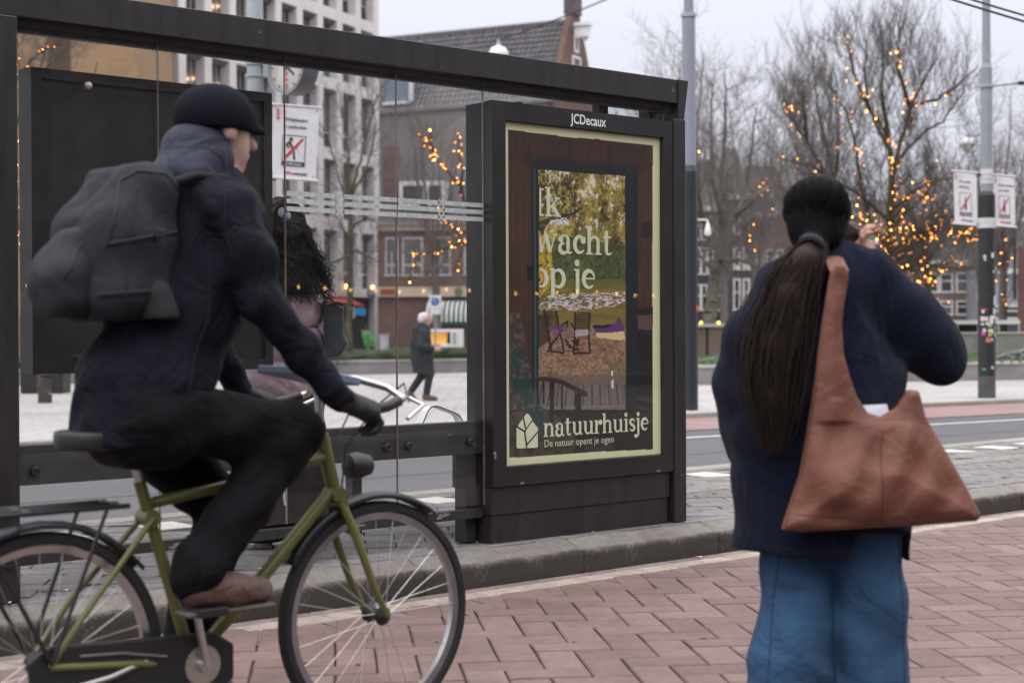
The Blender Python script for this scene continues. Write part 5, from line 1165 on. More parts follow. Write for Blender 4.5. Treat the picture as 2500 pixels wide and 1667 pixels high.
lizard(1722, 889, 34.6, .62, rad(10), 'bronze lizard statue with raised head beside the brick wall'); lizard(2460, 886, 35.4, 1.25, rad(12), 'large bronze lizard statue crawling behind the stickered pole')

# ================================================================== POLES, SIGNS, CLOCK, WIRES
M_PG = mat('pole_grey_blue', (.27, .295, .325), .5, var=.08, scale=3, bump=.1, bscale=90)
M_PD = mat('pole_black', (.017, .0185, .021), .5, var=.3, scale=6, bump=.1, bscale=80)
M_PB = mat('pole_foot_grey', (.07, .072, .076), .7, var=.25, scale=6)
M_STRAP = mat('white_strap', (.60, .60, .61), .5, var=.1, scale=8)
M_BAN = mat('banner_cloth', (.70, .69, .72), .6, var=.05, scale=4, wrinkle=.35, wscale=3)
M_RED, M_INK = mat('print_red', (.50, .025, .035), .6), mat('print_ink', (.035, .033, .036), .6)
M_ORX = mat('print_orange_red', (.62, .05, .03), .6)
def cross3(parent, x, y, z, s, m, name='cross_mark'):
    for k in range(3):
        b = MB()
        for a in (-45, 45): b.bx(-s * .62, s * .62, -.0015 - (.0006 if a > 0 else 0), -.0003, -s * .13, s * .13, Matrix.Translation((x, y, z - k * s * 1.15)) @ Matrix.Rotation(rad(a), 4, 'Y'))
        b.obj(name, m, parent)
def pole(px, py, rb, segs, label, yaw=0):
    p = gnd(px, py, PLAZA); t = thing('street_pole', label, 'pole', p, yaw)
    for name, z0, z1, ra, rb_, m in segs:
        b = MB(); b.lathe([(ra, z0), (rb_, z1)], 28); b.obj(name, m, t, True)
    return t, p
dR = gnd(2409, 971, PLAZA).y; dL = gnd(1680, 1001, PLAZA).y
zr = lambda y: EYE + (797.7 - y) / FPX * dR - PLAZA
zl = lambda y: EYE + (800.5 - y) / FPX * dL - PLAZA
poleR, pR = pole(2409, 971, .15, (('foot', 0, zr(917), .152, .150, M_PB), ('lower_tube', zr(917) + .001, zr(478), .150, .146, M_PD), ('shoulder', zr(478) + .001, zr(468), .146, .108, M_PD), ('middle_tube', zr(468) + .001, zr(168), .104, .098, M_PG), ('shoulder', zr(168) + .001, zr(158), .097, .074, M_PG), ('upper_tube', zr(158) + .001, zr(-160), .072, .066, M_PG)), 'tall grey tram pole with black stickered lower half carrying two white banners')
poleL, pL = pole(1684, 1001, .13, (('lower_tube', 0, zl(420), .128, .126, mat('pole_navy', (.02, .024, .032), .45, var=.15, scale=4)), ('shoulder', zl(420) + .001, zl(406), .126, .098, MATS['pole_navy']), ('middle_tube', zl(406) + .001, zl(50), .104, .100, mat('pole_lilac_grey', (.25, .265, .325), .4, var=.06, scale=2)), ('shoulder', zl(50) + .001, zl(43), .100, .078, MATS['pole_lilac_grey']), ('upper_tube', zl(43) + .001, zl(-160), .074, .070, MATS['pole_lilac_grey'])), 'tall lilac grey pole with dark blue lower half behind the advertising case')
for zc, r_ in ((zl(40), .115),):
    b = MB(); b.lathe([(r_ * .72, -.03), (r_, -.03), (r_, .03), (r_ * .72, .03)], 24, c=(0, 0, zc), ring=True); b.tube([(-.13, -.05, zc), (.13, -.05, zc)], .015, 6); b.obj('clamp', M_FRM, poleL, True)
b = MB(); b.lathe([(.0001, 0), (.032, 0), (.045, .004), (.0001, .006)], 16, M=Matrix.Translation((.104, -.077, zl(753))) @ Matrix.Rotation(PI / 2, 4, 'X')); b.obj('round_sticker', mat('sticker_orange', (.55, .15, .08), .5), poleL, True)
for zc in (zr(425), zr(436), zr(543), zr(556)):
    b = MB(); b.lathe([(.10 if zc > zr(470) else .140, -.012), (.118 if zc > zr(470) else .158, -.012), (.118 if zc > zr(470) else .158, .012), (.10 if zc > zr(470) else .140, .012)], 24, c=(0, 0, zc), ring=True); b.obj('strap', M_STRAP, poleR, True)
b = MB(); b.lathe([(.107, 0), (.109, 0), (.109, .26), (.107, .26)], 24, c=(0, 0, zr(432) - .13), ring=True); b.obj('strap_plate', M_STRAP, poleR, True)
b = MB(); b.lathe([(.150, 0), (.154, 0), (.154, .17), (.150, .17)], 24, c=(0, 0, zr(550) - .05), ring=True); b.obj('strap_plate', M_STRAP, poleR, True)
b = MB(); b.lathe([(.10, -.025), (.128, -.025), (.128, .02), (.10, .02)], 20, c=(0, 0, zr(212)), ring=True); b.obj('clamp', M_FRM, poleR, True)
b = MB(); b.tube([(.11, 0, zr(212)), (.62, -.02, zr(205))], .012, 6); b.bx(.56, .66, -.05, .03, zr(205) - .03, zr(205) + .03); b.obj('wire_bracket', M_DARK, poleR)
# stickers on the pole: torn papers bent round the tube
random.seed(15)
def sticker(ang, z, w_, h_, m, torn=.25, r_=.1505):
    b = MB(); n = 6; top, bot = [], []
    for i in range(n + 1):
        a = ang + (i / n - .5) * w_ / r_; x, y = r_ * math.sin(a), -r_ * math.cos(a)
        top.append((x, y, z + h_ / 2 * (1 + random.uniform(-torn, torn)))); bot.append((x, y, z - h_ / 2 * (1 + random.uniform(-torn, torn))))
    for i in range(n): b.quad(bot[i], bot[i + 1], top[i + 1], top[i])
    b.obj('sticker', m, poleR)
cols = {'w': mat('sticker_white', (.62, .62, .64), .6, var=.3, scale=60), 'k': M_INK, 'p': mat('sticker_pink', (.55, .08, .28), .6, var=.4, scale=50), 't': mat('sticker_teal', (.05, .32, .28), .6, var=.3, scale=50), 'y': mat('sticker_olive', (.36, .36, .12), .6, var=.5, scale=60), 'l': mat('sticker_lilac', (.60, .50, .58), .6, var=.3, scale=50), 'r': mat('sticker_red', (.55, .06, .07), .6), 'o': MATS['sticker_orange'], 'b': mat('sticker_pale_blue', (.42, .55, .62), .6)}
for (px, py, w_, h_, c) in ((2396, 756, 16, 4, 'r'), (2395, 761, 7, 7, 'w'), (2397, 778, 20, 10, 'l'), (2422, 774, 18, 8, 'w'), (2425, 735, 9, 22, 'w'), (2427, 750, 8, 14, 't'), (2424, 760, 10, 14, 'w'), (2416, 782, 12, 16, 'w'), (2394, 791, 8, 5, 'w'), (2405, 790, 9, 6, 'w'), (2412, 795, 12, 8, 'y'), (2427, 790, 8, 10, 'k'), (2428, 800, 7, 8, 'w'), (2398, 806, 8, 8, 'l'), (2396, 813, 10, 10, 'p'), (2414, 807, 14, 7, 'w'), (2416, 812, 16, 6, 'y'), (2428, 819, 8, 8, 'w'), (2412, 818, 10, 6, 'y'), (2407, 830, 11, 12, 'o'), (2417, 829, 6, 6, 'b'), (2419, 897, 7, 7, 'b'), (2398, 901, 10, 4, 't'), (2397, 627, 7, 6, 'w'), (2417, 624, 8, 11, 'w'), (2426, 655, 4, 7, 'l'), (2398, 634, 5, 5, 'w'), (2422, 702, 11, 7, 'k'), (2420, 664, 5, 5, 'w')):
    cx_ = 2404 + (py - 480) * .0105; a_ = math.asin(max(-.97, min(.97, (px - cx_ - 2) / 21.5))); sticker(a_, zr(py), w_ / FPX * dR, h_ / FPX * dR, cols[c])
# banners
def banner(corners, d, label, lines, price, slope, picto, big=False):
    tl_, tr_, bl_, br_2 = [at(x, y, d) for x, y in corners]; wv = tr_ - tl_; W_ = math.hypot(wv.x, wv.y); H_ = (tl_ - bl_).z
    t = thing('banner', label, 'banner', (tl_.x, tl_.y, tl_.z), math.atan2(wv.y, wv.x)); sk = wv.z / W_; lean = (bl_ - tl_)
    NX, NZ = 14, 26; vs, fs = [], []
    for yb in (0.0, .004):
        for i in range(NX + 1):
            for k in range(NZ + 1):
                u_, w_ = i / NX, k / NZ; vs.append((u_ * W_ + w_ * lean.x * .9, yb + .006 * math.sin(u_ * 5 + 1) * math.sin(w_ * PI), sk * u_ * W_ - w_ * H_))
    st = (NX + 1) * (NZ + 1)
    for i in range(NX):
        for k in range(NZ):
            a = i * (NZ + 1) + k; fs.append((a + 1, a + NZ + 2, a + NZ + 1, a)); fs.append((st + a, st + a + NZ + 1, st + a + NZ + 2, st + a + 1))
    b = MB(); b.add(vs, fs); cl = b.obj('cloth', M_BAN, t, True)
    for w_ in (0, 1):
        b = MB(); b.tube([(-.05 + w_ * lean.x * .9, 0, -w_ * H_), (W_ + .03 + w_ * lean.x * .9, 0, sk * W_ - w_ * H_)], .016, 8); b.obj('hem_rod', M_STRAP, t, True)
    Sh = Matrix(((1, 0, -lean.x * .9 / H_, 0), (0, 1, 0, 0), (sk, 0, 1, 0), (0, 0, 0, 1)))
    def put(name, m, build, y=-.009):
        b = MB(); build(b); b.v = [tuple(Sh @ Vector((p[0], p[1] + y, p[2]))) for p in b.v]; return b.obj(name, m, t)
    for k, ln_ in enumerate(lines):
        o = text(ln_, H_ * .068 * picto.get('ts', 1), M_INK, t, Sh @ upright(W_ * picto.get('tx', .2), -.0105, -H_ * (.215 + .098 * k)), align='LEFT', bold=.0012)
    fx0, fx1, fz0, fz1 = W_ * picto['fx'][0], W_ * picto['fx'][1], -H_ * picto['fz'][0], -H_ * picto['fz'][1]; e = W_ * .018
    put('frame_line', M_INK, lambda b: [b.bx(*a) for a in ((fx0, fx0 + e, -.001, 0, fz1, fz0), (fx1 - e, fx1, -.001, 0, fz1, fz0), (fx0 + e, fx1 - e, -.001, 0, fz0 - e, fz0))])
    hb = H_ * .062; put('price_bar', M_INK, lambda b: b.bx(fx0, fx1, -.001, 0, fz1 - hb, fz1))
    text(price, hb * .72, M_WHITE, t, Sh @ upright((fx0 + fx1) / 2, -.0118, fz1 - hb * .78), bold=.0006)
    cxm, czm = (fx0 + fx1) / 2, (fz0 + fz1) / 2; fh = fz0 - fz1; fw_ = fx1 - fx0
    if big:
        def man_(b):
            b.lathe([(.0001, 0), (fh * .075, 0), (.0001, .001)], 18, M=Matrix.Translation((cxm - fw_ * .14, 0, fz0 - fh * .16)) @ Matrix.Rotation(PI / 2, 4, 'X'))
            P = lambda *q: [(cxm + x * fw_, czm + z * fh) for x, z in q]
            b.prism(P((-.24, .27), (-.13, .25), (.04, -.10), (.09, -.42), (-.02, -.43), (-.03, -.14), (-.16, .08)), -.0012, 0)
            b.prism(P((-.24, .27), (-.36, .12), (-.34, .06), (-.2, -.02), (-.18, .02), (-.27, .10), (-.18, .21)), -.0009, 0)
        put('pictogram', M_INK, man_)
        put('pictogram_drop', M_INK, lambda b: [b.bx(cxm + fw_ * (.10 + .28 * (1 - math.cos(a))) - .003, cxm + fw_ * (.10 + .28 * (1 - math.cos(a))) + .003, -.001, 0, czm - fh * (-.03 + .40 * (1 - math.sin(PI / 2 - a))) - .004, czm - fh * (-.03 + .40 * (1 - math.sin(PI / 2 - a))) + .004) for a in [PI / 2 * k / 11 for k in range(12)]])
    else:
        put('pictogram', M_INK, lambda b: b.prism([(cxm - fw_ * .03, czm + fh * .34), (cxm + fw_ * .03, czm + fh * .34), (cxm + fw_ * .04, czm + fh * .1), (cxm + fw_ * .09, czm), (cxm + fw_ * .09, czm - fh * .36), (cxm - fw_ * .07, czm - fh * .36), (cxm - fw_ * .06, czm)], -.0012, 0))
    ca = math.atan2(fh * .72, fw_ * .70); ll = math.hypot(fh * .76, fw_ * .74) / 2
    put('strike_bar', M_RED, lambda b: b.bx(-ll, ll, -.0022, -.0014, -W_ * .028, W_ * .028, Matrix.Translation((cxm, 0, czm)) @ Matrix.Rotation(-ca, 4, 'Y')))
    cross3(t, W_ * .10, -.010, -H_ * .085, W_ * .075, M_RED)
    text('Gemeente', H_ * .020, M_RED, t, Sh @ upright(W_ * .18, -.0105, -H_ * .090), align='LEFT'); text('Amsterdam', H_ * .020, M_RED, t, Sh @ upright(W_ * .18, -.0105, -H_ * .118), align='LEFT')
    lz = -H_ * .935
    put('logo_tab', M_RED, lambda b: [b.bx(W_ * .30, W_ * .42, -.001, 0, lz, lz + H_ * .026), b.bx(W_ * .435, W_ * .50, -.001, 0, lz - H_ * .004, lz + H_ * .020)])
    put('logo_bar', M_INK, lambda b: b.bx(W_ * .52, W_ * .80, -.001, 0, lz - H_ * .006, lz + H_ * .018)); text('Amsterdam', H_ * .017, M_WHITE, t, Sh @ upright(W_ * .66, -.0118, lz))
    for u_ in (.05, .95):
        for w_ in (.05, .95): put('eyelet', M_INK, lambda b: b.lathe([(.0001, 0), (.009, 0), (.0001, .001)], 10, M=Matrix.Translation((u_ * W_, 0, -w_ * H_)) @ Matrix.Rotation(PI / 2, 4, 'X')))
    return t
pic2 = dict(fx=(.23, .75), fz=(.405, .775), tx=.21, ts=.86)
bn1 = banner([(2328, 416), (2384, 422), (2331, 545), (2385, 552)], dR - .05, 'white banner reading No public drinking on the left side of the stickered pole', ['No public', 'drinking.'], '€100 fine', 0, pic2)
bn2 = banner([(2425, 426), (2477, 431), (2427, 550), (2478, 557)], dR - .05, 'white banner reading Geen alcohol op straat on the right side of the stickered pole', ['Geen alcohol', 'op straat.'], '€100 boete', 0, pic2)
for xa, xb, y in ((2384, 2396, 427), (2384, 2394, 549), (2416, 2426, 429), (2422, 2428, 552)):
    b = MB(); p, q = at(xa, y, dR - .05) - pR, at(xb, y, dR - .02) - pR; b.tube([p, q], .02, 6); b.obj('banner_arm', M_DARK, poleR)
# clock pole with clock and banner, behind the shelter
dK = 20.3; pK = at(626, 802, dK); pK.z = PLAZA
poleK = thing('clock_pole', 'grey street pole carrying the round clock and a white banner', 'pole', pK)
b = MB(); b.lathe([(.105, 0), (.103, 9.0)], 24); b.obj('tube', mat('pole_zinc', (.36, .40, .43), .5, var=.12, scale=4), poleK, True)
zk = lambda y: EYE + (804.5 - y) / FPX * dK - PLAZA
for y in (157, 187, 270, 440):
    b = MB(); b.lathe([(.106, -.02), (.128, -.02), (.128, .02), (.106, .02)], 24, c=(0, 0, zk(y)), ring=True); b.obj('clamp', M_FRM, poleK, True)
b = MB(); b.bx(.11, .25, -.06, .04, zk(190), zk(155)); b.tube([(.25, -.01, zk(171)), (.42, -.08, zk(171))], .05, 10); b.obj('clock_bracket', M_FRM, poleK)
ck = thing('station_clock', 'round white street clock with grey drum case and three red crosses', 'clock', at(700, 162, 20.0) + Vector((.67, .74, 0)) * .106, rad(-42))
M_CF = mat('clock_face', (.80, .78, .74), .5); M_CC = mat('clock_case', (.12, .125, .135), .45, var=.15, scale=4)
Rx = Matrix.Rotation(PI / 2, 4, 'X'); R_ = .345
b = MB(); b.lathe([(R_ - .02, -.13), (R_ + .012, -.13), (R_ + .02, -.10), (R_ + .02, .10), (R_ + .012, .13), (R_ - .02, .13)], 48, M=Rx, ring=True); b.obj('case', M_CC, ck, True)
b = MB(); b.lathe([(R_ - .022, .108), (R_ + .014, .1305), (R_ + .010, .136), (R_ - .03, .12)], 48, M=Rx, ring=True); b.obj('bezel', M_FRM, ck, True)
b = MB(); b.lathe([(.0001, .106), (R_ - .021, .106)], 48, M=Rx); b.obj('dial', M_CF, ck)
for k in range(12):
    a = 2 * PI * k / 12; b = MB(); b.bx(-.010, .010, -.1085, -.1065, R_ * .76, R_ * .90, Matrix.Rotation(a, 4, 'Y')); b.obj('hour_mark', M_INK, ck)
b = MB()
for k in range(60):
    if k % 5: b.bx(-.003, .003, -.108, -.1065, R_ * .86, R_ * .90, Matrix.Rotation(2 * PI * k / 60, 4, 'Y'))
b.obj('minute_mark', M_INK, ck)
for ang, l, w_, y in ((rad(130), .20, .018, -.186), (rad(222), .0, .02, -.190)):
    if l: b = MB(); b.prism([(-w_, -.05), (w_, -.05), (w_ * .8, l), (-w_ * .8, l)], y + .07, y + .074, Matrix.Rotation(ang, 4, 'Y')); b.obj('hour_hand', M_INK, ck)
b = MB(); b.prism([(-.014, -.06), (.014, -.06), (.010, .28), (-.010, .28)], -.122, -.119, Matrix.Rotation(rad(8), 4, 'Y')); b.obj('minute_hand', M_INK, ck)
for k in range(3):
    b = MB()
    for a in (-45, 45): b.bx(-.036, .036, -.1095 - (.001 if a > 0 else 0), -.1075, -.008, .008, Matrix.Translation((0, 0, -.10 - .072 * k)) @ Matrix.Rotation(rad(a), 4, 'Y'))
    b.obj('cross_mark', M_ORX, ck)
bn3 = banner([(668, 254), (780, 264), (658, 432), (788, 446)], 19.9, 'large white banner reading Wildplassen is verboden beside the clock pole', ['Wildplassen', 'is verboden.'], '€140 boete', 0, dict(fx=(.235, .745), fz=(.405, .765), tx=.235, ts=1.0), True)
for y in (262, 440):
    b = MB(); b.tube([(.10, -.03, zk(y)), (.30, -.30, zk(y) - .02)], .02, 6); b.bx(.09, .18, -.16, .0, zk(y) - .07, zk(y) + .07); b.obj('banner_arm', M_DARK, poleK)
# parking sign on its post behind the planter
dS = 49; ps = at(1063, 802, dS); ps.z = PLAZA
sg = thing('disabled_parking_sign', 'white sign board with a blue wheelchair disc on a thin post', 'sign', ps); zs_ = lambda y: EYE + (802.5 - y) / FPX * dS - PLAZA
b = MB(); b.lathe([(.03, 0), (.03, zs_(720))], 12); b.obj('post', M_PG, sg, True)
for y0, y1, w_ in ((720, 752, .19), (753, 767, .17)):
    b = MB(); b.bx(-w_, w_, -.06, -.035, zs_(y1), zs_(y0)); b.obj('board', M_SILLW, sg)
b = MB(); b.lathe([(.0001, 0), (.13, 0), (.13, .004), (.0001, .004)], 24, M=Matrix.Translation((0, -.061, zs_(736))) @ Rx); b.obj('blue_disc', mat('sign_blue', (.02, .10, .45), .4), sg)
b = MB(); b.lathe([(.0001, 0), (.022, 0), (.0001, .002)], 10, M=Matrix.Translation((-.02, -.067, zs_(730))) @ Rx); b.bx(-.035, -.012, -.0685, -.0655, zs_(738), zs_(731.5)); b.bx(-.012, .04, -.0685, -.0655, zs_(738), zs_(736.8)); b.bx(.02, .04, -.0685, -.0655, zs_(741), zs_(738.05)); b.obj('wheelchair_symbol', M_WHITE, sg)
# oven-shaped food stall behind the planter
dO = 50; po = at(1036, 802, dO); po.z = PLAZA; zo = lambda y: EYE + (802.5 - y) / FPX * dO - PLAZA
st = thing('food_stall', 'white stall shaped like an oven with a glowing amber window', 'food stall', po, rad(4)); Wo = 96 / FPX * dO
M_OV = mat('oven_white', (.74, .73, .72), .35)
b = MB()
for a in ((0, .05, 848, 803.5), (Wo * .66, Wo, 848, 803.5), (.05, Wo * .66, 811, 803.5), (.05, Wo * .66, 848, 839)): b.bx(a[0], a[1], 0, .8, zo(a[2]), zo(a[3]))
b.obj('body', M_OV, st, bevel=.02)
b = MB(); b.bx(.05, Wo * .66, .10, .12, zo(839), zo(811)); b.obj('glow_window', mat('amber_window', (.5, .22, .03), .5, col2=(.75, .42, .10), scale=6, emit=(1.0, .45, .08), estr=.55), st)
b = MB(); b.bx(Wo * .58, Wo * .659, .02, .098, zo(838.8), zo(811.2)); b.obj('window_trim', MATS['dark_pane'], st)
b = MB()
for x in (.12, Wo - .18): b.bx(x, x + .07, .1, .17, 0, zo(848.1)); b.bx(x, x + .07, .6, .67, 0, zo(848.1))
b.obj('leg', M_FRM, st)
for y in (815, 825, 835):
    b = MB(); b.lathe([(.0001, .05), (.05, .05), (.055, 0)], 14, M=Matrix.Translation((Wo * .76, 0, zo(y))) @ Rx); b.obj('knob', M_FRM, st, True)
b = MB(); b.bx(.06, Wo * .40, -.012, -.002, zo(844), zo(839.5)); b.obj('menu_strip', mat('pink_strip', (.55, .25, .27), .6), st)
bx_ = thing('utility_cabinet', 'small grey street cabinet against the brown brick shop wall', 'cabinet', at(926, 802, 58), rad(-6)); bx_.location.z = PLAZA
b = MB(); b.bx(0, .30, 0, .3, 0, zz(818, 58)); b.obj('cabinet_box', mat('cabinet_grey', (.33, .33, .35), .5), bx_, bevel=.02); b = MB(); b.bx(-.02, .32, -.02, .32, zz(818, 58) + .001, zz(817, 58) + .03); b.obj('lid', MATS['cabinet_grey'], bx_); b = MB(); b.bx(.03, .27, -.012, -.001, .1, zz(818, 58) - .08); b.obj('door', MATS['cabinet_grey'], bx_)
kp = thing('wrapped_stand', 'dark covered stand partly seen between shelter post and panel', 'stand', at(66, 802, 31), 0); kp.location.z = PLAZA
b = MB(); z1, z2, z3 = EYE + (806 - 770) / FPX * 31 - PLAZA, EYE + (806 - 648) / FPX * 31 - PLAZA, 0
b.bx(-.15, .7, 0, .6, 0, z1); b.obj('cover', M_BLK, kp, bevel=.03); b = MB(); b.prism([(-.0, z1 + .001), (.5, z1 + .001), (.42, z2), (.10, z2)], .1, .5); b.obj('cover_top', M_BLK, kp)

# overhead wires and hanging lamps
M_WIRE = mat('cable_black', (.02, .018, .02), .6)
def wire(A, B_, r, sag, label, name='overhead_wire', grp=None):
    b = MB(); A, B_ = Vector(A), Vector(B_); b.tube([A.lerp(B_, t) - Vector((0, 0, sag * 4 * t * (1 - t))) for t in [k / 24 for k in range(25)]], r, 6); o = b.obj(name, M_WIRE, None, True); tag(o, label, 'wire', grp); return o
wire(at(1700, -220, 17), at(2900, 152, 15), .011, .05, 'upper of the twin tram wires crossing the sky at top right', grp='overhead wires')
wire(at(1690, -210, 17.2), at(2900, 168, 15.2), .012, .05, 'lower of the twin tram wires crossing the sky at top right', grp='overhead wires')
wire(at(1218, 98, 45), at(1750, -130, 40), .022, .15, 'single span wire running from the globe lamp past the chimney', grp='overhead wires')
def globe(px, py, d, rpx, label):
    r = rpx / FPX * d; t = thing('globe_lamp', label, 'street lamp', at(px, py, d), 0, 'hanging street lamps')
    b = MB(); b.lathe([(.0001, -r), (r * .6, -r * .8), (r, -.02), (r * .96, r * .3), (r * .7, r * .72), (r * .12, r * 1.0)], 28); b.obj('globe', mat('opal_globe', (.72, .72, .74), .3), t, True)
    b = MB(); b.lathe([(r * 1.02, -.03), (r * 1.05, -.01), (r * 1.02, .012)], 28, ring=True); b.obj('seam_ring', M_FRM, t, True)
    b = MB(); b.lathe([(r * .2, r * .95), (r * .24, r * 1.05), (r * .14, r * 1.25), (r * .2, r * 1.4), (.0001, r * 1.55)], 12); b.obj('finial', M_FRM, t, True); return t
globe(1217, 136, 45, 25, 'white globe lamp rising above the shelter roof'); g2 = globe(2362, 354, 40, 19, 'white globe lamp among the branches left of the stickered pole')
wire(at(2362, 335, 40), at(2392, 330, 40), .012, .0, 'short arm holding the globe lamp beside the stickered pole', 'lamp_arm')
dH = 30; hl = thing('bell_lamp', 'white bell shaped lamp on a short arm beside the dark blue pole', 'street lamp', at(1728, 562, dH), 0, 'hanging street lamps')
b = MB(); b.lathe([(.015, .16), (.03, .12), (.055, .02), (.07, -.06), (.05, -.10), (.0001, -.11)], 20); b.obj('shade', mat('enamel_white', (.75, .75, .74), .3), hl, True); b = MB(); b.tube([(0, 0, .16), (0, 0, .19), (-.08, 0, .2), (-.4, 0, .2)], .014, 8); b.obj('arm', MATS['enamel_white'], hl, True)

# ================================================================== BARE WINTER TREES, FAIRY LIGHTS
def barkmat(name, c1, c2, sc=3): return mat(name, c1, .9, col2=c2, var=.3, scale=sc, bump=.5, bscale=25)
BK_G = barkmat('mossy_bark', (.040, .034, .024), (.095, .092, .040))
BK_B = barkmat('brown_bark', (.040, .031, .028), (.078, .062, .054))
BK_P = barkmat('plane_bark', (.075, .072, .052), (.16, .145, .115), 5)
BK_D = barkmat('hazed_twig_bark', (.105, .088, .082), (.16, .138, .128))  # bark greyed and lightened to imitate haze among the trees
class Tree:
    def __init__(s, seed): s.S = [[], [], [], []]; s.T = [[], [], [], []]; s.r = np.random.default_rng(seed)
    def seg(s, B, a, b, ra, rb): B[0].append(a); B[1].append(b); B[2].append(ra); B[3].append(rb)
    def limb(s, pts, ra, rb, twigs=8, tl=.9, tr=.012, up=.5, start=.25, wig=.03, lev=2, B=None):
        """a traced limb: smoothed path, tapered, sending out side twigs that branch again"""
        P = np.array([list(p) for p in pts], float); n = 5 * (len(P) - 1) + 1; t = np.linspace(0, len(P) - 1, n); i = np.minimum(t.astype(int), len(P) - 2); f = (t - i)[:, None]
        Q = P[i] * (1 - f) + P[i + 1] * f
        for _ in range(2): Q[1:-1] = (Q[:-2] + Q[1:-1] * 2 + Q[2:]) / 4
        Q[1:] += s.r.normal(0, wig, (n - 1, 3)) * .5; R = ra + (rb - ra) * (np.linspace(0, 1, n)) ** .8; B = s.S if B is None else B
        for k in range(n - 1): s.seg(B, Q[k], Q[k + 1], R[k], R[k + 1])
        for _ in range(twigs):
            k = int((start + (1 - start) * s.r.random()) * (n - 2)); d = Q[k + 1] - Q[k]; d /= np.linalg.norm(d) + 1e-9
            s.shoot(Q[k], d, tl * s.r.uniform(.55, 1.25), min(tr, R[k] * .8), lev, up)
        return Q
    def shoot(s, p, d, L, r, lev, up):
        rv = s.r.normal(0, 1, 3); side = np.cross(d, rv); side /= np.linalg.norm(side) + 1e-9
        v = d * .55 + side * .8; v[2] += up * .5; v /= np.linalg.norm(v) + 1e-9; n = 5; q = p
        for k in range(n):
            v = v + s.r.normal(0, .16, 3); v[2] += up * .22; v /= np.linalg.norm(v) + 1e-9; q2 = q + v * L / n
            s.seg(s.T, q, q2, r * (1 - k / n * .75), r * (1 - (k + 1) / n * .75))
            if lev > 0 and k >= 0:
                for _ in range(2 if k > 0 else 1):
                    if s.r.random() < .8: s.shoot(q2, v, L * s.r.uniform(.32, .6), r * .55, lev - 1, up)
            q = q2
    def done(s, name, label, bark, base, group='bare winter trees on the square', twig=None):
        t = thing(name, label, 'tree', base, 0, group); off = np.array(base)
        V, F = prisms(np.array(s.S[0]) - off, np.array(s.S[1]) - off, s.S[2], s.S[3], 8); link('trunk', fastmesh('trunk', V, F, True), bark, t)
        if s.T[0]:
            V, F = prisms(np.array(s.T[0]) - off, np.array(s.T[1]) - off, s.T[2], s.T[3], 3); link('crown', fastmesh('crown', V, F), twig or bark, t)
        return t
def px_path(pts, d, zj=0.0, r=None):
    out = []
    for k, p in enumerate(pts):
        dd = d + (zj * math.sin(k * 1.3 + len(pts)) if k else 0); out.append(np.array(at(p[0], p[1], dd)))
    return out
BULB = bpy.data.meshes.new('bulb'); _b = MB(); _b.lathe([(.0001, -1), (.75, -.66), (1, 0), (.75, .66), (.0001, 1)], 7); BULBV, BULBF = _b.v, _b.f
M_BULB = [glow('bulb_amber', (1.0, .34, .04), 18.0), glow('bulb_gold', (1.0, .44, .08), 30.0), glow('bulb_dim', (1.0, .27, .06), 6.5)]
M_BULBW = glow('bulb_reflect', (1.0, .45, .1), 20.0)
def lights(paths, label, per_m=5.0, r=.016, jit=.07, seed=1, cable=True):
    """a string of fairy lights wound along branches: one cable, the bulbs of one brightness joined"""
    rg = np.random.default_rng(seed); t = thing('fairy_lights', label, 'string lights', Vector(paths[0][0]), 0, 'amber fairy lights wound round the trees'); off = np.array(paths[0][0])
    mb = [MB(), MB(), MB()]; cb = MB()
    for Q in paths:
        Q = np.array(Q); L = np.linalg.norm(np.diff(Q, axis=0), axis=1); cum = np.concatenate([[0], np.cumsum(L)]); n = max(2, int(cum[-1] * per_m)); pts = []
        for k in range(n):
            d = (k + rg.random() * .8) / n * cum[-1]; i = min(np.searchsorted(cum, d) - 1, len(L) - 1); i = max(i, 0); p = Q[i] + (Q[i + 1] - Q[i]) * ((d - cum[i]) / (L[i] + 1e-9)); p = p + rg.normal(0, jit, 3); p[1] -= .06
            pts.append(p - off); w = rg.random(); b = mb[0 if w < .5 else (1 if w < .72 else 2)]; rr = r * rg.uniform(.55, .9)
            b.add([Vector(v) * rr + Vector(p - off) for v in BULBV], BULBF)
        if len(pts) > 1: cb.tube(pts, .004, 3, False)
    cb.obj('cable', M_WIRE, t)
    for b, m in zip(mb, M_BULB):
        if b.v: b.obj('bulb', m, t, kind='stuff')
    return t
def limbs(T, paths, d, zj, ra, rb, **k): return [T.limb(px_path(p, d, zj), ra, rb, **k) for p in paths]

# the big lit tree right of the woman
T = Tree(101); d = 38; g0 = gnd(2165, 902, PLAZA + .4)
T.limb(px_path([(2165, 905), (2163, 800), (2165, 700), (2170, 600), (2175, 500), (2179, 425)], d), .15, .085, 8, 1.6, .022, .45, .35)
A = limbs(T, [[(2178, 428), (2168, 330), (2128, 275), (2090, 200), (2074, 130), (2066, 80)], [(2180, 425), (2200, 345), (2222, 262), (2250, 200), (2290, 140)], [(2212, 300), (2225, 258), (2290, 243), (2340, 208), (2388, 160)],
     [(2178, 380), (2140, 305), (2118, 250), (2110, 170), (2116, 100)], [(2222, 262), (2196, 175), (2190, 110), (2196, 40)], [(2168, 600), (2120, 530), (2096, 430), (2088, 340), (2060, 255), (2012, 190)],
     [(2176, 440), (2200, 380), (2245, 330), (2300, 300), (2350, 230)], [(2170, 330), (2150, 230), (2160, 140), (2150, 70)]], d, 1.0, .062, .014, twigs=22, tl=1.15, tr=.0092, up=.85, start=.15, lev=2)
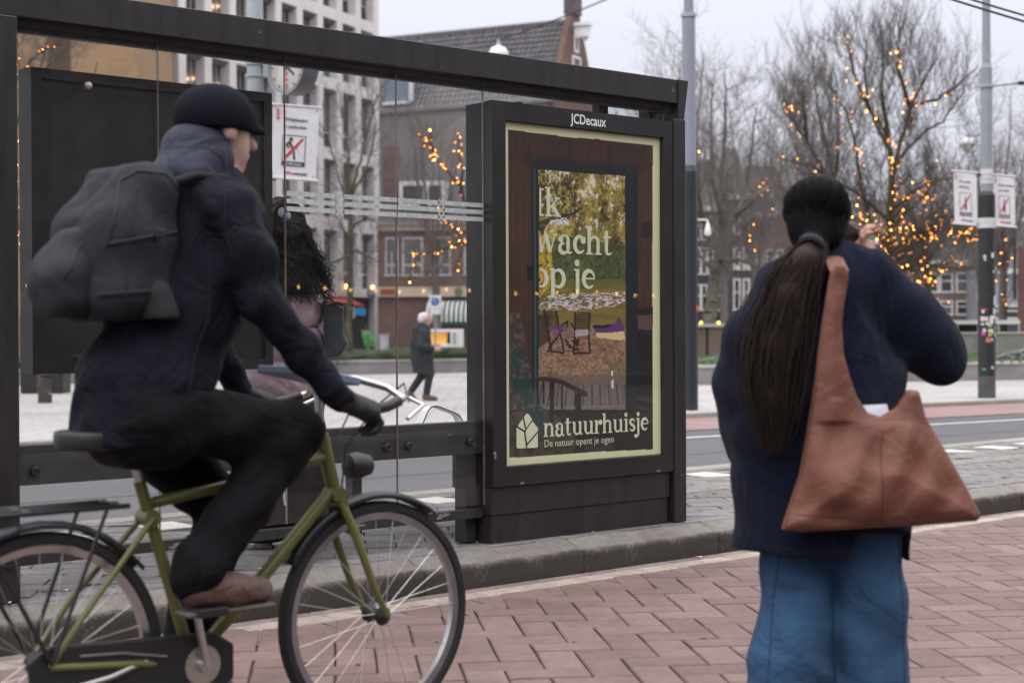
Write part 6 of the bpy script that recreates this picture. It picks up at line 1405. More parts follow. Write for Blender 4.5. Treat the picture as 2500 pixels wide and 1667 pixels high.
Bq = limbs(T, [[(2172, 560), (2230, 500), (2262, 470), (2290, 420)], [(2166, 640), (2230, 585), (2300, 555), (2390, 590)], [(2166, 620), (2250, 560), (2330, 548), (2380, 560)], [(2164, 690), (2215, 650), (2245, 635)], [(2168, 600), (2110, 545), (2070, 520)], [(2164, 660), (2110, 640), (2062, 648)],
     [(2165, 650), (2205, 640), (2260, 690)], [(2170, 520), (2250, 450), (2350, 430), (2440, 440)], [(2172, 540), (2090, 470), (2020, 430), (1960, 420)]], d, 1.2, .052, .012, twigs=18, tl=1.2, tr=.0105, up=.65, start=.2, lev=2)
T.done('street_tree', 'large upright winter tree wound with amber lights right of the standing woman', BK_G, g0, twig=BK_B)
trunkQ = px_path([(2165, 720), (2168, 600), (2175, 480), (2190, 380)], d)
lights([trunkQ, trunkQ, A[0], A[1][:14], A[2][:14], A[3][:14], A[4][:12], A[5][:22]], 'amber fairy lights up the main limbs of the large tree beside the woman', 6.2, .0155, .10, 5)
lights([Bq[0], Bq[0], Bq[1], Bq[1], Bq[2], Bq[2], Bq[3], Bq[4], Bq[4], Bq[5], Bq[5], Bq[6], px_path([(2130, 640), (2180, 620), (2225, 640), (2200, 680), (2240, 700)], d), px_path([(2110, 520), (2140, 560), (2170, 540), (2210, 560)], d)], 'dense amber fairy lights on the low spreading branches of the large tree', 7.5, .0155, .15, 6)
# second lit tree, its trunk behind the woman
T = Tree(102); d = 43
T.limb(px_path([(2072, 905), (2066, 760), (2058, 620), (2046, 500), (2030, 445)], d), .15, .09, 6, 1.6, .02, .5, .3)
A = limbs(T, [[(2035, 460), (2005, 410), (1970, 345), (1935, 300), (1918, 245)], [(2030, 445), (1985, 402), (1945, 400), (1905, 385)], [(2040, 480), (2030, 400), (2000, 300), (1990, 200), (1985, 140)], [(2032, 450), (2045, 380), (2045, 300), (2040, 180)],
    [(1970, 345), (1965, 280), (1955, 190)], [(2050, 540), (1990, 480), (1930, 470), (1880, 440)], [(2050, 560), (1960, 540), (1890, 520)]], d, 1.0, .065, .013, twigs=24, tl=1.3, tr=.0115, up=.9, start=.15, lev=2)
T.done('street_tree', 'winter tree with amber lights leaning left behind the woman', BK_B, gnd(2072, 905, PLAZA + .3), twig=BK_D)
lights([A[0][6:], A[1], A[3][4:14], px_path([(1990, 440), (2010, 450), (2035, 470)], d), A[0][12:]], 'amber fairy lights on the left leaning tree behind the woman', 4.2, .019, .09, 7)
# slim mossy tree between large tree and stickered pole
T = Tree(103); d = 46
T.limb(px_path([(2268, 900), (2267, 780), (2266, 690), (2262, 640), (2258, 600)], d), .125, .075, 3, 1.2, .02, .4, .6)
A = limbs(T, [[(2266, 690), (2235, 695), (2212, 700), (2195, 670)], [(2267, 690), (2290, 670), (2312, 650), (2340, 600)], [(2262, 640), (2300, 590), (2330, 540), (2370, 480)], [(2260, 610), (2230, 540), (2210, 470)], [(2258, 600), (2270, 520), (2290, 420)], [(2264, 650), (2330, 640), (2390, 660)]], d, 1.0, .05, .012, twigs=14, tl=1.3, tr=.010, up=.5, start=.15, lev=2)
T.done('street_tree', 'slim mossy trunked winter tree with a looping strand of lights near the stickered pole', BK_G, gnd(2268, 900, PLAZA + .4), twig=BK_D)
lights([A[0], A[0], A[1][:15], px_path([(2196, 690), (2215, 695), (2225, 680), (2205, 700)], d), px_path([(2325, 648), (2340, 645)], d)], 'low looping strand of amber lights on the slim mossy tree', 7, .018, .09, 8)
# plane tree left of the woman
T = Tree(104); d = 56
T.limb(px_path([(1728, 900), (1731, 800), (1736, 740), (1746, 670), (1758, 610), (1768, 560)], d), .30, .17, 2, 2, .03, .3, .6)
limbs(T, [[(1748, 660), (1722, 640), (1700, 615)], [(1768, 640), (1800, 632), (1850, 648), (1905, 632)], [(1757, 615), (1733, 590), (1712, 520), (1700, 420), (1702, 320), (1712, 220), (1716, 130)], [(1768, 570), (1800, 525), (1822, 450), (1836, 360), (1848, 260)], [(1764, 580), (1768, 480), (1765, 380), (1772, 280), (1770, 180)],
    [(1720, 540), (1680, 480), (1650, 420), (1630, 340)], [(1768, 560), (1740, 440), (1735, 330), (1740, 200)], [(1800, 525), (1850, 480), (1900, 430), (1930, 380)], [(1700, 420), (1670, 330), (1655, 240), (1660, 170)]], d, 1.6, .13, .02, twigs=17, tl=2.0, tr=.015, up=.45, start=.15, lev=2)
T.done('plane_tree', 'tall mottled plane tree with a pale forked trunk left of the woman', BK_P, gnd(1728, 900, PLAZA), twig=BK_D)
lights([px_path([(1690, 375), (1700, 390), (1692, 410)], 52), px_path([(1810, 460), (1830, 480), (1825, 500)], 52), px_path([(1868, 395), (1880, 420), (1876, 440), (1900, 450)], 52), px_path([(1830, 540), (1836, 560), (1845, 580)], 52), px_path([(1880, 480), (1905, 475), (1890, 500)], 52), px_path([(1800, 640), (1860, 618)], 52)], 'a few scattered amber lights in the plane tree', 1.6, .020, .25, 9)
# trees further back, each grown from its own trunk
def far_tree(px, d, top, w, seed, label, bark=BK_D, dens=1.0, name='bare_tree', tw=1.0, lean=0.0):
    T = Tree(seed); r = T.r; base = np.array(at(px, 802, d)); base[2] = PLAZA; H = EYE + (802 - top) / FPX * d - PLAZA; hw = w / FPX * d / 2
    fork = H * r.uniform(.28, .38); tp = [base, base + [lean * .3 + r.normal(0, .08), r.normal(0, .1), fork * .5], base + [lean * .6, 0, fork]]; T.limb(tp, H * .020, H * .014, 3, H * .12, .02, .4, .6)
    nl = 9
    for k in range(nl):
        a = 2 * PI * (k + r.uniform(-.3, .3)) / nl; ht = r.uniform(.65, 1.0); reach = hw * (1.15 - ht * .75) * r.uniform(.8, 1.1)
        z0 = fork * r.uniform(.75, 1.05); e = base + [lean + reach * math.cos(a), reach * math.sin(a), H * ht]; m = base + [lean * .7 + reach * .55 * math.cos(a), reach * .55 * math.sin(a), z0 + (H * ht - z0) * .42]
        T.limb([base + [lean * .6, 0, z0], m, e], H * .0075, H * .0014, int(13 * dens), H * .16, H * .0011 * tw, .45, .15, H * .006, 2)
    return T.done(name, label, bark, Vector(base), twig=BK_D if bark is not BK_D else None)
far_tree(1640, 74, 150, 330, 201, 'bare tree rising over the right end of the shelter roof')
far_tree(1560, 90, 165, 260, 206, 'distant bare tree just showing above the shelter end cap', dens=.8)
far_tree(1850, 70, 245, 330, 202, 'dense bare tree behind the plane tree and the woman')
far_tree(1960, 84, 290, 300, 207, 'hazy bare tree beyond the left leaning lit tree')
far_tree(2230, 66, 310, 330, 208, 'bare tree behind the slim mossy tree')
far_tree(2450, 60, 230, 360, 204, 'tall bare tree at the right edge behind the white banners')
far_tree(2560, 52, 260, 330, 210, 'bare tree whose branches enter from the right edge')
far_tree(2400, 92, 380, 330, 212, 'far bare tree low behind the stickered pole', dens=.9)
far_tree(1770, 92, 300, 300, 213, 'far bare tree in front of the black canal houses', dens=.6)
far_tree(1060, 64, 235, 330, 205, 'fine twigged bare tree in front of the shop house', dens=.7, tw=.8)
lights([px_path([(2430, 655), (2450, 640), (2475, 615)], 44), px_path([(2435, 612), (2460, 600), (2475, 580)], 44), px_path([(2440, 685), (2465, 680)], 48), px_path([(2440, 720), (2448, 735), (2475, 745), (2480, 735)], 60), px_path([(2280, 735), (2320, 730)], 60)], 'thin strands of amber lights between the stickered pole and the brick block', 4.5, .018, .08, 10)

# sapling seen through the shelter glass
T = Tree(301); d = 44
T.limb(px_path([(852, 905), (853, 800), (855, 700), (857, 600), (855, 520), (853, 462)], d), .105, .075, 4, 1.0, .016, .5, .4)
limbs(T, [[(855, 470), (880, 400), (895, 330), (915, 250), (950, 190)], [(853, 462), (852, 390), (843, 320), (835, 270), (826, 200)], [(855, 500), (836, 460), (818, 400), (800, 330), (770, 290)], [(857, 480), (890, 420), (910, 360), (918, 300), (912, 260)], [(858, 560), (890, 530), (925, 540)], [(857, 590), (838, 560), (822, 530)], [(858, 610), (890, 620), (925, 640)], [(856, 620), (820, 640), (790, 640), (770, 650)]], d, .9, .048, .010, twigs=16, tl=1.1, tr=.011, up=.5, start=.2, lev=1)
T.done('street_tree', 'slim sapling seen through the shelter glass beside the pink jacket', BK_G, gnd(852, 905, PLAZA + .3), twig=BK_D)
# lit tree mostly hidden by the advertising case
T = Tree(302); d = 31
T.limb(px_path([(1205, 960), (1200, 800), (1190, 700), (1180, 610), (1172, 540)], d), .15, .10, 2, 1.0, .016, .5, .5)
A = limbs(T, [[(1180, 620), (1140, 600), (1112, 560), (1092, 545), (1070, 515)], [(1172, 540), (1140, 500), (1122, 455), (1100, 425), (1062, 385), (1038, 350), (1022, 325)], [(1122, 470), (1130, 420), (1122, 380), (1116, 320)], [(1185, 640), (1150, 600), (1130, 590), (1085, 605), (1040, 620), (1000, 628), (982, 615)], [(1062, 385), (1050, 345), (1046, 325)], [(1130, 595), (1120, 640), (1105, 665)], [(1020, 625), (1010, 650), (996, 690)],
    [(1175, 560), (1190, 450), (1195, 350)], [(1180, 600), (1250, 520), (1300, 400)]], d, .5, .038, .010, twigs=9, tl=.8, tr=.009, up=.5, start=.2, lev=1)
T.done('street_tree', 'lit tree mostly hidden behind the advertising case', BK_B, gnd(1205, 960, PLAZA), twig=BK_D)
lights([A[0], A[0], A[1], A[1][10:], A[1][16:], A[2], A[3], A[3][4:16], A[4], A[5], A[6][:12], A[2][6:]], 'amber fairy lights on bare branches seen through the glass beside the advertising case', 5.2, .0150, .05, 11)
# lit tree behind the shelter's left post
T = Tree(303); d = 27
T.limb(px_path([(112, 1010), (108, 900), (104, 780), (98, 700)], d), .13, .09, 2, 1.0, .016, .5, .5)
A = limbs(T, [[(100, 720), (80, 640), (62, 600), (45, 560), (40, 500), (38, 430), (40, 380), (36, 250)], [(98, 700), (60, 560), (58, 440), (62, 300), (50, 200), (42, 120), (40, 80)], [(98, 700), (110, 600), (120, 450), (140, 300)], [(42, 192), (60, 165), (88, 138), (118, 118), (150, 102), (165, 85)], [(70, 640), (60, 520), (70, 500), (85, 400)], [(98, 690), (150, 520), (200, 300), (240, 150)], [(62, 300), (90, 200), (130, 150), (180, 110)], [(40, 300), (70, 240), (110, 130), (120, 60)]], d, .4, .034, .008, twigs=16, tl=.75, tr=.007, up=.4, start=.1, lev=2)
T.done('street_tree', 'lit bare tree at the far left between the shelter post and the black panel', BK_B, gnd(112, 1010, PLAZA), twig=BK_D)
lights([A[0][6:], A[1][8:], A[3], A[4], A[0][4:16], px_path([(40, 290), (60, 270), (68, 300), (50, 320)], d), px_path([(60, 430), (75, 425), (66, 440)], d), px_path([(70, 480), (75, 495)], d), px_path([(40, 510), (55, 545), (75, 600)], d)], 'amber fairy lights along the branches at the far left of the glass', 4.6, .0145, .045, 12)

# ================================================================== PEOPLE
SKIN = mat('skin', (.40, .215, .16), .5, var=.08, scale=30); SKIN2 = mat('skin_pale', (.48, .30, .25), .5, var=.08, scale=30)
def hand(s, w, tip, side, curl=.5, k=1.0, thumb=1):
    """palm, four unequal bent fingers and a thumb; w wrist, tip direction of the fingers, side towards the thumb"""
    w, t, sd_ = np.array(w, float), np.array(tip, float), np.array(side, float); t /= np.linalg.norm(t); sd_ -= t * (sd_ @ t); sd_ /= np.linalg.norm(sd_); nn = np.cross(t, sd_) * thumb
    s.cone(w, w + t * .085 * k, .026 * k, .030 * k, .02); s.cone(w + t * .05 * k + sd_ * .02 * k, w + t * .085 * k + sd_ * .028 * k, .018 * k, .015 * k, .015); s.cone(w + t * .05 * k - sd_ * .02 * k, w + t * .08 * k - sd_ * .028 * k, .018 * k, .014 * k, .015)
    for off, L in ((.030, .072), (.010, .080), (-.010, .074), (-.029, .058)):
        a = w + t * .088 * k + sd_ * off * k; d1 = t * math.cos(curl * .6) + nn * math.sin(curl * .6); d2_ = t * math.cos(curl * 1.7) + nn * math.sin(curl * 1.7); d3 = t * math.cos(curl * 2.6) + nn * math.sin(curl * 2.6)
        b = a + d1 * L * .48 * k; c = b + d2_ * L * .32 * k; e = c + d3 * L * .26 * k
        s.cone(a, b, .0092 * k, .0088 * k, .006); s.cone(b, c, .0088 * k, .0080 * k, .004); s.cone(c, e, .0080 * k, .0066 * k, .004)
    a = w + t * .025 * k + sd_ * .026 * k; b = a + (t * .6 + sd_ * .7 + nn * .3) * .045 * k; s.cone(a, b, .0135 * k, .0105 * k, .010); s.cone(b, b + (t * .9 + sd_ * .25 + nn * .3) * .035 * k, .0100 * k, .0080 * k, .005)
def head(s, c, yaw=0.0, k=1.0, pitch=0.0):
    """skull, jaw, nose, lips, brow, ears; yaw 0 looks along +y"""
    cy_, sy_ = math.cos(yaw), math.sin(yaw)
    def P(x, y, z): y, z = y * math.cos(pitch) - z * math.sin(pitch), y * math.sin(pitch) + z * math.cos(pitch); return (c[0] + (x * cy_ - y * sy_) * k, c[1] + (x * sy_ + y * cy_) * k, c[2] + z * k)
    Rm = np.array([[cy_, -sy_, 0], [sy_, cy_, 0], [0, 0, 1]])
    s.ball(P(0, -.012, .03), np.array([.074, .094, .092]) * k, .03, rot=Rm); s.ball(P(0, .032, -.035), np.array([.058, .062, .075]) * k, .03, rot=Rm); s.cone(P(0, .062, -.088), P(0, .055, -.075), .026 * k, .03 * k, .02)
    s.cone(P(0, .093, .012), P(0, .112, -.022), .010 * k, .015 * k, .012); s.ball(P(0, .088, -.056), np.array([.024, .012, .009]) * k, .008, rot=Rm)
    for e in (-1, 1):
        s.ball(P(.030 * e, .092, .020), np.array([.016, .010, .010]) * k, .01, cut=True, rot=Rm); s.ball(P(.031 * e, .081, .018), np.array([.012, .011, .010]) * k, .004, rot=Rm); s.cone(P(.012 * e, .094, .036), P(.048 * e, .080, .036), .007 * k, .006 * k, .012); s.ball(P(.076 * e, -.008, -.004), np.array([.012, .022, .032]) * k, .008, rot=Rm)
    return P
def strands(name, roots, paths, r, m, parent, n=5):
    P0, P1, R0, R1 = [], [], [], []
    for path in paths:
        q = np.array(path); k = len(q)
        for i in range(k - 1): P0.append(q[i]); P1.append(q[i + 1]); R0.append(r * (1 - .6 * i / k)); R1.append(r * (1 - .6 * (i + 1) / k))
    V, F = prisms(P0, P1, R0, R1, 3); return link(name, fastmesh(name, V, F, True), m, parent)
def person(body, label, loc, rz=0.0):
    body.location = loc; body.rotation_euler = (0, 0, rz); return tag(body, label, 'person')
def fold(amp, *waves):
    def f(X, Y, Z):
        v = 0
        for (a, b, c, p) in waves: v = v + np.sin(a * X + b * Y + c * Z + p)
        return amp * v
    return f
def wobble(a, s, seed=0):
    def f(X, Y, Z): return a * (np.sin(s * X + 3 * np.sin(s * .7 * Z + seed)) * np.sin(s * .9 * Z + 2 * np.sin(s * .6 * Y + seed * 2)))
    return f

# ---------------- the standing woman, seen from behind
WX, WY = .93, 4.55
s = Skin(.0065)
P = head(s, (-.040, .02, 1.528), rad(-38))
s.limb([(-.035, .0, 1.45), (-.02, -.01, 1.36)], [.052, .060], .02); s.limb([(0, 0, 1.30), (0, 0, 1.05), (0, 0, .86)], [.135, .115, .145], .06, .68)
for e in (-1, 1): s.limb([(.095 * e, 0, .84), (.10 * e, .02, .46), (.10 * e, -.01, .08)], [.075, .052, .036], .03); s.limb([(.10 * e, -.01, .07), (.105 * e, .08, .035), (.11 * e, .15, .028)], [.036, .034, .026], .02)
s.limb([(-.16, 0, 1.32), (-.255, .02, 1.06), (-.24, .12, .84)], [.055, .042, .032], .03); hand(s, (-.24, .12, .83), (0.05, .25, -1), (.6, .5, 0), .5)
s.limb([(.16, 0, 1.32), (.315, .05, 1.12), (.170, .115, 1.36)], [.055, .044, .030], .03); hand(s, (.166, .115, 1.368), (-.62, -.05, 1), (.1, 1, .2), .75, 1.06, thumb=-1)
wb = s.build('person', SKIN); person(wb, 'woman seen from behind in navy coat and jeans holding a phone', (WX, WY, 0))
M_COAT = mat('navy_wool', (.0095, .0125, .027), .95, var=.25, scale=60, sheen=.06, bump=.5, bscale=350, spec=.05, wrinkle=.5, wscale=5)
s = Skin(.009)
s.cone((-.02, 0, 1.30), (-.030, 0, .95), .160, .238, .06, .66); s.cone((-.035, 0, .95), (-.035, 0, .50), .245, .262, .06, .62); s.cone((-.13, 0, 1.34), (.13, 0, 1.345), .068, .068, .05, .9); s.ball((-.02, .0, 1.40), (.085, .075, .045), .04)
s.limb([(.13, 0, 1.315), (.25, .02, 1.22), (.325, .05, 1.125)], [.084, .092, .078], .05); s.limb([(.325, .05, 1.125), (.26, .09, 1.21), (.195, .11, 1.315)], [.078, .066, .046], .035)
s.limb([(-.15, 0, 1.31), (-.228, .0, 1.18), (-.256, .03, 1.04), (-.230, .11, .86)], [.076, .080, .078, .064], .05)
coat = s.build('coat', M_COAT, wb, zmin=lambda X, Y: .555 - .02 * np.sin(X * 5 + .4) + .085 * np.clip((X + .0) / .05, 0, 1) * (X < .20), disp=lambda X, Y, Z: .0055 * np.sin(9 * X + 22 * Z + 4 * np.sin(7 * Z)) * np.clip(Z - .5, 0, 1) + .004 * np.sin(34 * X + 3 * np.sin(9 * Z)) + .006 * np.sin(26 * X - 30 * Z) * (X > .12))
M_SEAM = mat('coat_seam', (.004, .005, .011), .95)
drape('back_seam', coat, [[(-.035, 1.34), (-.03, 1.1), (-.03, .85), (-.03, .60)]], .0028, M_SEAM, -.0005); drape('armhole_seam', coat, [[(.135, 1.385), (.15, 1.30), (.165, 1.20), (.175, 1.10)]], .0028, M_SEAM, -.0005); drape('armhole_seam', coat, [[(-.15, 1.38), (-.175, 1.28), (-.185, 1.15)]], .0028, M_SEAM, -.0005)
drape('pocket_welt', coat, [[(-.262, .78), (-.258, .70), (-.25, .61)]], .008, M_SEAM, -.003); drape('hem_stitch', coat, [[(-.25, .60), (-.15, .585), (-.03, .58)]], .0022, M_SEAM, -.0005)
b = MB(); b.lathe([(.046, -.012), (.051, -.008), (.051, .008), (.046, .012)], 20, ring=True, M=Matrix.Translation((.197, .110, 1.312)) @ Vector((-.065, .02, .105)).to_track_quat('Z', 'Y').to_matrix().to_4x4()); b.obj('cuff', M_COAT, wb, True)
M_JEAN = mat('blue_denim', (.013, .042, .100), .88, col2=(.030, .090, .185), var=.3, scale=5, bump=.3, bscale=400, wrinkle=.6, wscale=6)
s = Skin(.009); s.cone((-.02, 0, .88), (-.005, 0, .72), .17, .19, .05, .72)
s.limb([(-.09, 0, .74), (-.095, .02, .46), (-.125, -.02, .22), (-.135, -.03, .06)], [.112, .106, .122, .132], .014, .95); s.limb([(.092, 0, .74), (.108, .01, .44), (.108, .0, .06)], [.112, .106, .118], .014, .95)
jeans = s.build('jeans', M_JEAN, wb, zmin=.035, zmax=.9, disp=lambda X, Y, Z: .0045 * np.sin(30 * Z + 12 * X + 3 * np.sin(11 * X)) + .004 * np.sin(22 * X + 18 * Z) + .004 * np.sin(60 * Z + 5 * np.sin(14 * X)) * np.clip(.35 - Z, 0, 1) * 3)
M_JSEAM = mat('denim_seam', (.010, .024, .05), .9)
drape('seam', jeans, [[(.175, .60), (.19, .40), (.195, .10)], [(-.165, .56), (-.185, .40), (-.22, .10)], [(.0, .70), (.004, .60), (.006, .52)]], .0018, M_JSEAM, .0)
for e in (-1, 1):
    s = Skin(.007); s.limb([(.104 * e, -.02, .05), (.108 * e, .10, .05), (.11 * e, .20, .04)], [.046, .046, .036], .02); s.build('shoe', mat('dark_shoe', (.03, .028, .028), .6), wb, zmin=.0)
M_HAIR = mat('dark_brown_hair', (.0060, .0056, .0068), .7, var=.35, scale=120, stretch=(1, 1, .1), bump=.3, bscale=200, spec=.06); M_TAIL = mat('brown_pony_hair', (.016, .0105, .0088), .62, col2=(.036, .021, .016), var=.3, scale=90, stretch=(1, 1, .08), spec=.2)
s = Skin(.006); s.ball((-.042, .0, 1.562), (.092, .104, .090), .03); s.ball((-.050, -.03, 1.50), (.083, .078, .085), .03); s.cone((-.055, -.06, 1.465), (-.07, -.095, 1.45), .055, .036, .03)
s.ball((.052, .075, 1.495), (.058, .078, .085), .02, cut=True)
s.build('hair', M_HAIR, wb, zmin=lambda X, Y: 1.40 + .8 * np.maximum(Y - .01, 0), disp=lambda X, Y, Z: .0007 * np.sin(260 * X + 60 * Z + 30 * Y))
b = MB(); b.lathe([(.022, -.008), (.030, -.013), (.038, -.008), (.040, 0), (.038, .008), (.030, .013), (.022, .008)], 18, ring=True, M=Matrix.Translation((-.078, -.112, 1.444)) @ Vector((-.035, -.05, -.055)).to_track_quat('Z', 'Y').to_matrix().to_4x4()); b.obj('hair_tie', mat('grey_scrunchie', (.026, .024, .030), .9), wb, True)
rg = np.random.default_rng(4); paths = []
for k in range(900):                             # combed strands drawn back over the head to the tie, a few flying loose
    c0 = np.array([-.042, .0, 1.555]); dv = rg.normal(0, 1, 3); dv[2] = abs(dv[2]) * .9 - .15; dv /= np.linalg.norm(dv); e0 = np.array([-.35, -.80, -.75]); e0 /= np.linalg.norm(e0)
    if dv[1] > .55 and dv[2] < .45: continue
    loose = rg.uniform(1.0, 1.012) if k % 9 else rg.uniform(1.02, 1.07); R3 = np.array([.094, .106, .094]); t = np.linspace(0, .93, 10); om = math.acos(max(-1, min(1, dv @ e0))); so_ = math.sin(om) + 1e-6
    dirs = (np.sin((1 - t) * om)[:, None] * dv + np.sin(t * om)[:, None] * e0) / so_; bow = 1 + (loose - 1) * np.sin(t * PI); paths.append(c0 + dirs * R3 * (bow * 1.0)[:, None] + rg.normal(0, .0012, 3))
strands('combed_hair', None, paths, .0016, M_HAIR, wb)
rg = np.random.default_rng(3); paths = []
for k in range(1500):
    a = rg.normal(0, .4); q = rg.normal(0, 1, 2); fan = rg.uniform(.2, 1.15); L = rg.uniform(.45, 1.03) if k % 3 else rg.uniform(.8, 1.0)
    ctr = np.array([(-.07, -.10, 1.455), (-.105, -.15, 1.40), (-.155, -.165, 1.30), (-.195, -.185, 1.16), (-.205, -.20, 1.02), (-.205, -.205, .86)]); wdt = np.array([.014, .026, .036, .044, .040, .018])
    m_ = min(5.0, 1 + L * 4); t = np.linspace(0, m_, 9); i = np.minimum(t.astype(int), 4); f = (t - i)[:, None]; p = ctr[i] * (1 - f) + ctr[i + 1] * f; ww = wdt[i] * (1 - f[:, 0]) + wdt[i + 1] * f[:, 0]
    wild = 1.0 if k % 4 else 1.7; p[:, 0] += wild * ww * q[0] * .62 + .008 * np.sin(t * 2.2 + k); p[:, 1] += ww * q[1] * .42; paths.append(p)
strands('ponytail', None, paths, .0022, M_TAIL, wb)
s = Skin(.008); s.limb([(-.07, -.10, 1.455), (-.105, -.15, 1.40), (-.155, -.165, 1.30), (-.195, -.185, 1.16), (-.205, -.20, 1.02), (-.205, -.205, .92)], [.020, .028, .036, .038, .028, .010], .03, .8); s.build('ponytail_core', M_TAIL, wb)
b = MB(); b.bx(-.036, .036, -.005, .005, -.075, .075, Matrix.Translation((.075, .115, 1.44)) @ Matrix.Rotation(rad(38), 4, 'Z') @ Matrix.Rotation(rad(18), 4, 'Y')); ph = b.obj('phone', mat('phone_black', (.012, .012, .014), .25), None, bevel=.004); ph.location = (WX, WY, 0); tag(ph, 'dark phone held at the right ear of the woman in navy', 'phone')
# her slouchy leather shoulder bag
M_BAG = mat('tan_leather', (.175, .066, .042), .5, var=.16, scale=7, bump=.4, bscale=330, wrinkle=.25, wscale=8, spec=.45)
poly = [(1918, 606), (1940, 612), (1946, 640), (1937, 690), (1931, 750), (1936, 810), (1950, 862), (1968, 912), (1993, 948), (2022, 957), (2058, 936), (2085, 894), (2110, 898), (2126, 958), (2176, 1042), (2216, 1112), (2253, 1183), (2246, 1198), (2130, 1206), (1960, 1216), (1836, 1222), (1795, 1216), (1800, 1196), (1836, 1090), (1852, 1000), (1870, 880), (1880, 780), (1893, 690), (1902, 630)]
BD = 4.33; PB = [((x * 1.063 - 1250) / FPX * BD - WX, EYE + (799 - y * 1.063) / FPX * BD) for x, y in poly]
h = .0065; xs = np.arange(min(p[0] for p in PB) - .03, max(p[0] for p in PB) + .03, h); zs2 = np.arange(min(p[1] for p in PB) - .03, max(p[1] for p in PB) + .03, h); ys = np.arange(-.16, .10, h)
X2, Z2 = np.meshgrid(xs, zs2, indexing='ij'); d2_ = np.full(X2.shape, 9.0); ins = np.zeros(X2.shape, bool)
for i in range(len(PB)):
    (ax, az), (bx2, bz) = PB[i - 1], PB[i]; ex, ez = bx2 - ax, bz - az; t = np.clip(((X2 - ax) * ex + (Z2 - az) * ez) / (ex * ex + ez * ez + 1e-12), 0, 1); d2_ = np.minimum(d2_, np.hypot(X2 - ax - t * ex, Z2 - az - t * ez)); ins ^= ((az > Z2) != (bz > Z2)) & (X2 < (bx2 - ax) * (Z2 - az) / (bz - az + 1e-12) + ax)
sd2 = np.where(ins, -d2_, d2_); zt = (Z2 - zs2[0]) / (zs2[-1] - zs2[0])
thk = .007 + .068 * np.clip(-sd2 / .15, 0, 1) ** .55 * np.clip(1.15 - zt, 0, 1); thk += .007 * np.sin(26 * X2 + 10 * Z2 + 3 * np.sin(9 * Z2)) * np.clip(-sd2 / .04, 0, 1) + .005 * np.sin(48 * X2 - 28 * Z2) * np.clip(-sd2 / .05, 0, 1) * (zt < .5) + .010 * np.sin((X2 - .0) * 17 + (Z2) * 26) * np.clip(-sd2 / .06, 0, 1) * (zt < .42)
yc = .045 * np.clip((.55 - zt) * 1.2, -1, .2) + .0 * X2
Fb = np.maximum(sd2[:, None, :], np.abs(ys[None, :, None] - yc[:, None, :]) - thk[:, None, :]).astype(np.float32) * .8
Vb, Qb = nets(Fb, np.array([xs[0], ys[0], zs2[0]]), h); bag = link('shoulder_bag', fastmesh('shoulder_bag', Vb, Qb, True), M_BAG); bag.location = (WX, BD, 0); tag(bag, 'slouchy reddish brown leather bag hanging from the shoulder of the woman in navy', 'shoulder bag')
stp = flatbar(MB(), [(0, 0), (1, 1)], 0, 0, 0) if False else MB()
sx0, sz0 = PB[0]; mid_ = (sx0 + PB[1][0]) / 2
for i_, (ya, za) in enumerate([(.0, sz0 - .02), (.08, 1.405 - 0), (.20, 1.425), (.30, 1.37), (.34, 1.22)]):
    if i_: stp.add([(mid_ - .026, y0, z0_), (mid_ + .026, y0, z0_), (mid_ + .026, ya, za), (mid_ - .026, ya, za), (mid_ - .026, y0, z0_ - .008), (mid_ + .026, y0, z0_ - .008), (mid_ + .026, ya, za - .008), (mid_ - .026, ya, za - .008)], [(0, 1, 2, 3), (7, 6, 5, 4), (0, 3, 7, 4), (1, 5, 6, 2)])
    y0, z0_ = ya, za
stp.obj('strap', M_BAG, bag, True)
cxb, czb = sum(p[0] for p in PB) / len(PB), sum(p[1] for p in PB) / len(PB)
M_STI = mat('bag_stitch', (.075, .032, .024), .7)
ins_ = [(p[0] + (cxb - p[0]) * .035, p[1] + (czb - p[1]) * .035) for p in PB]
drape('stitch', bag, [ins_[16:26], [(PB[17][0] - .03, PB[17][1] + .035), (cxb + .1, PB[19][1] + .040), (cxb - .05, PB[20][1] + .042), (PB[21][0] + .04, PB[21][1] + .045)], [(PB[9][0] + .0, PB[9][1] - .03), (PB[9][0] - .01, PB[9][1] - .12), (PB[9][0] - .005, PB[19][1] + .03)]], .0018, M_STI, 0)
b = MB(); b.add([(PB[8][0] - .03, .02, PB[8][1] - .02), (PB[10][0] - .01, .02, PB[8][1] - .02), (PB[10][0] - .02, .025, PB[8][1] + .022), (PB[8][0] - .02, .03, PB[8][1] + .018), (PB[8][0] - .03, .03, PB[8][1] - .02), (PB[10][0] - .01, .03, PB[8][1] - .02), (PB[10][0] - .02, .035, PB[8][1] + .022), (PB[8][0] - .02, .04, PB[8][1] + .018)], [(0, 1, 2, 3), (7, 6, 5, 4), (0, 3, 7, 4), (1, 5, 6, 2), (3, 2, 6, 7)]); o = b.obj('folded_paper', mat('white_paper', (.66, .68, .78), .7)); o.location = (WX, BD, 0); tag(o, 'bit of white paper showing in the opening of the leather bag', 'paper')

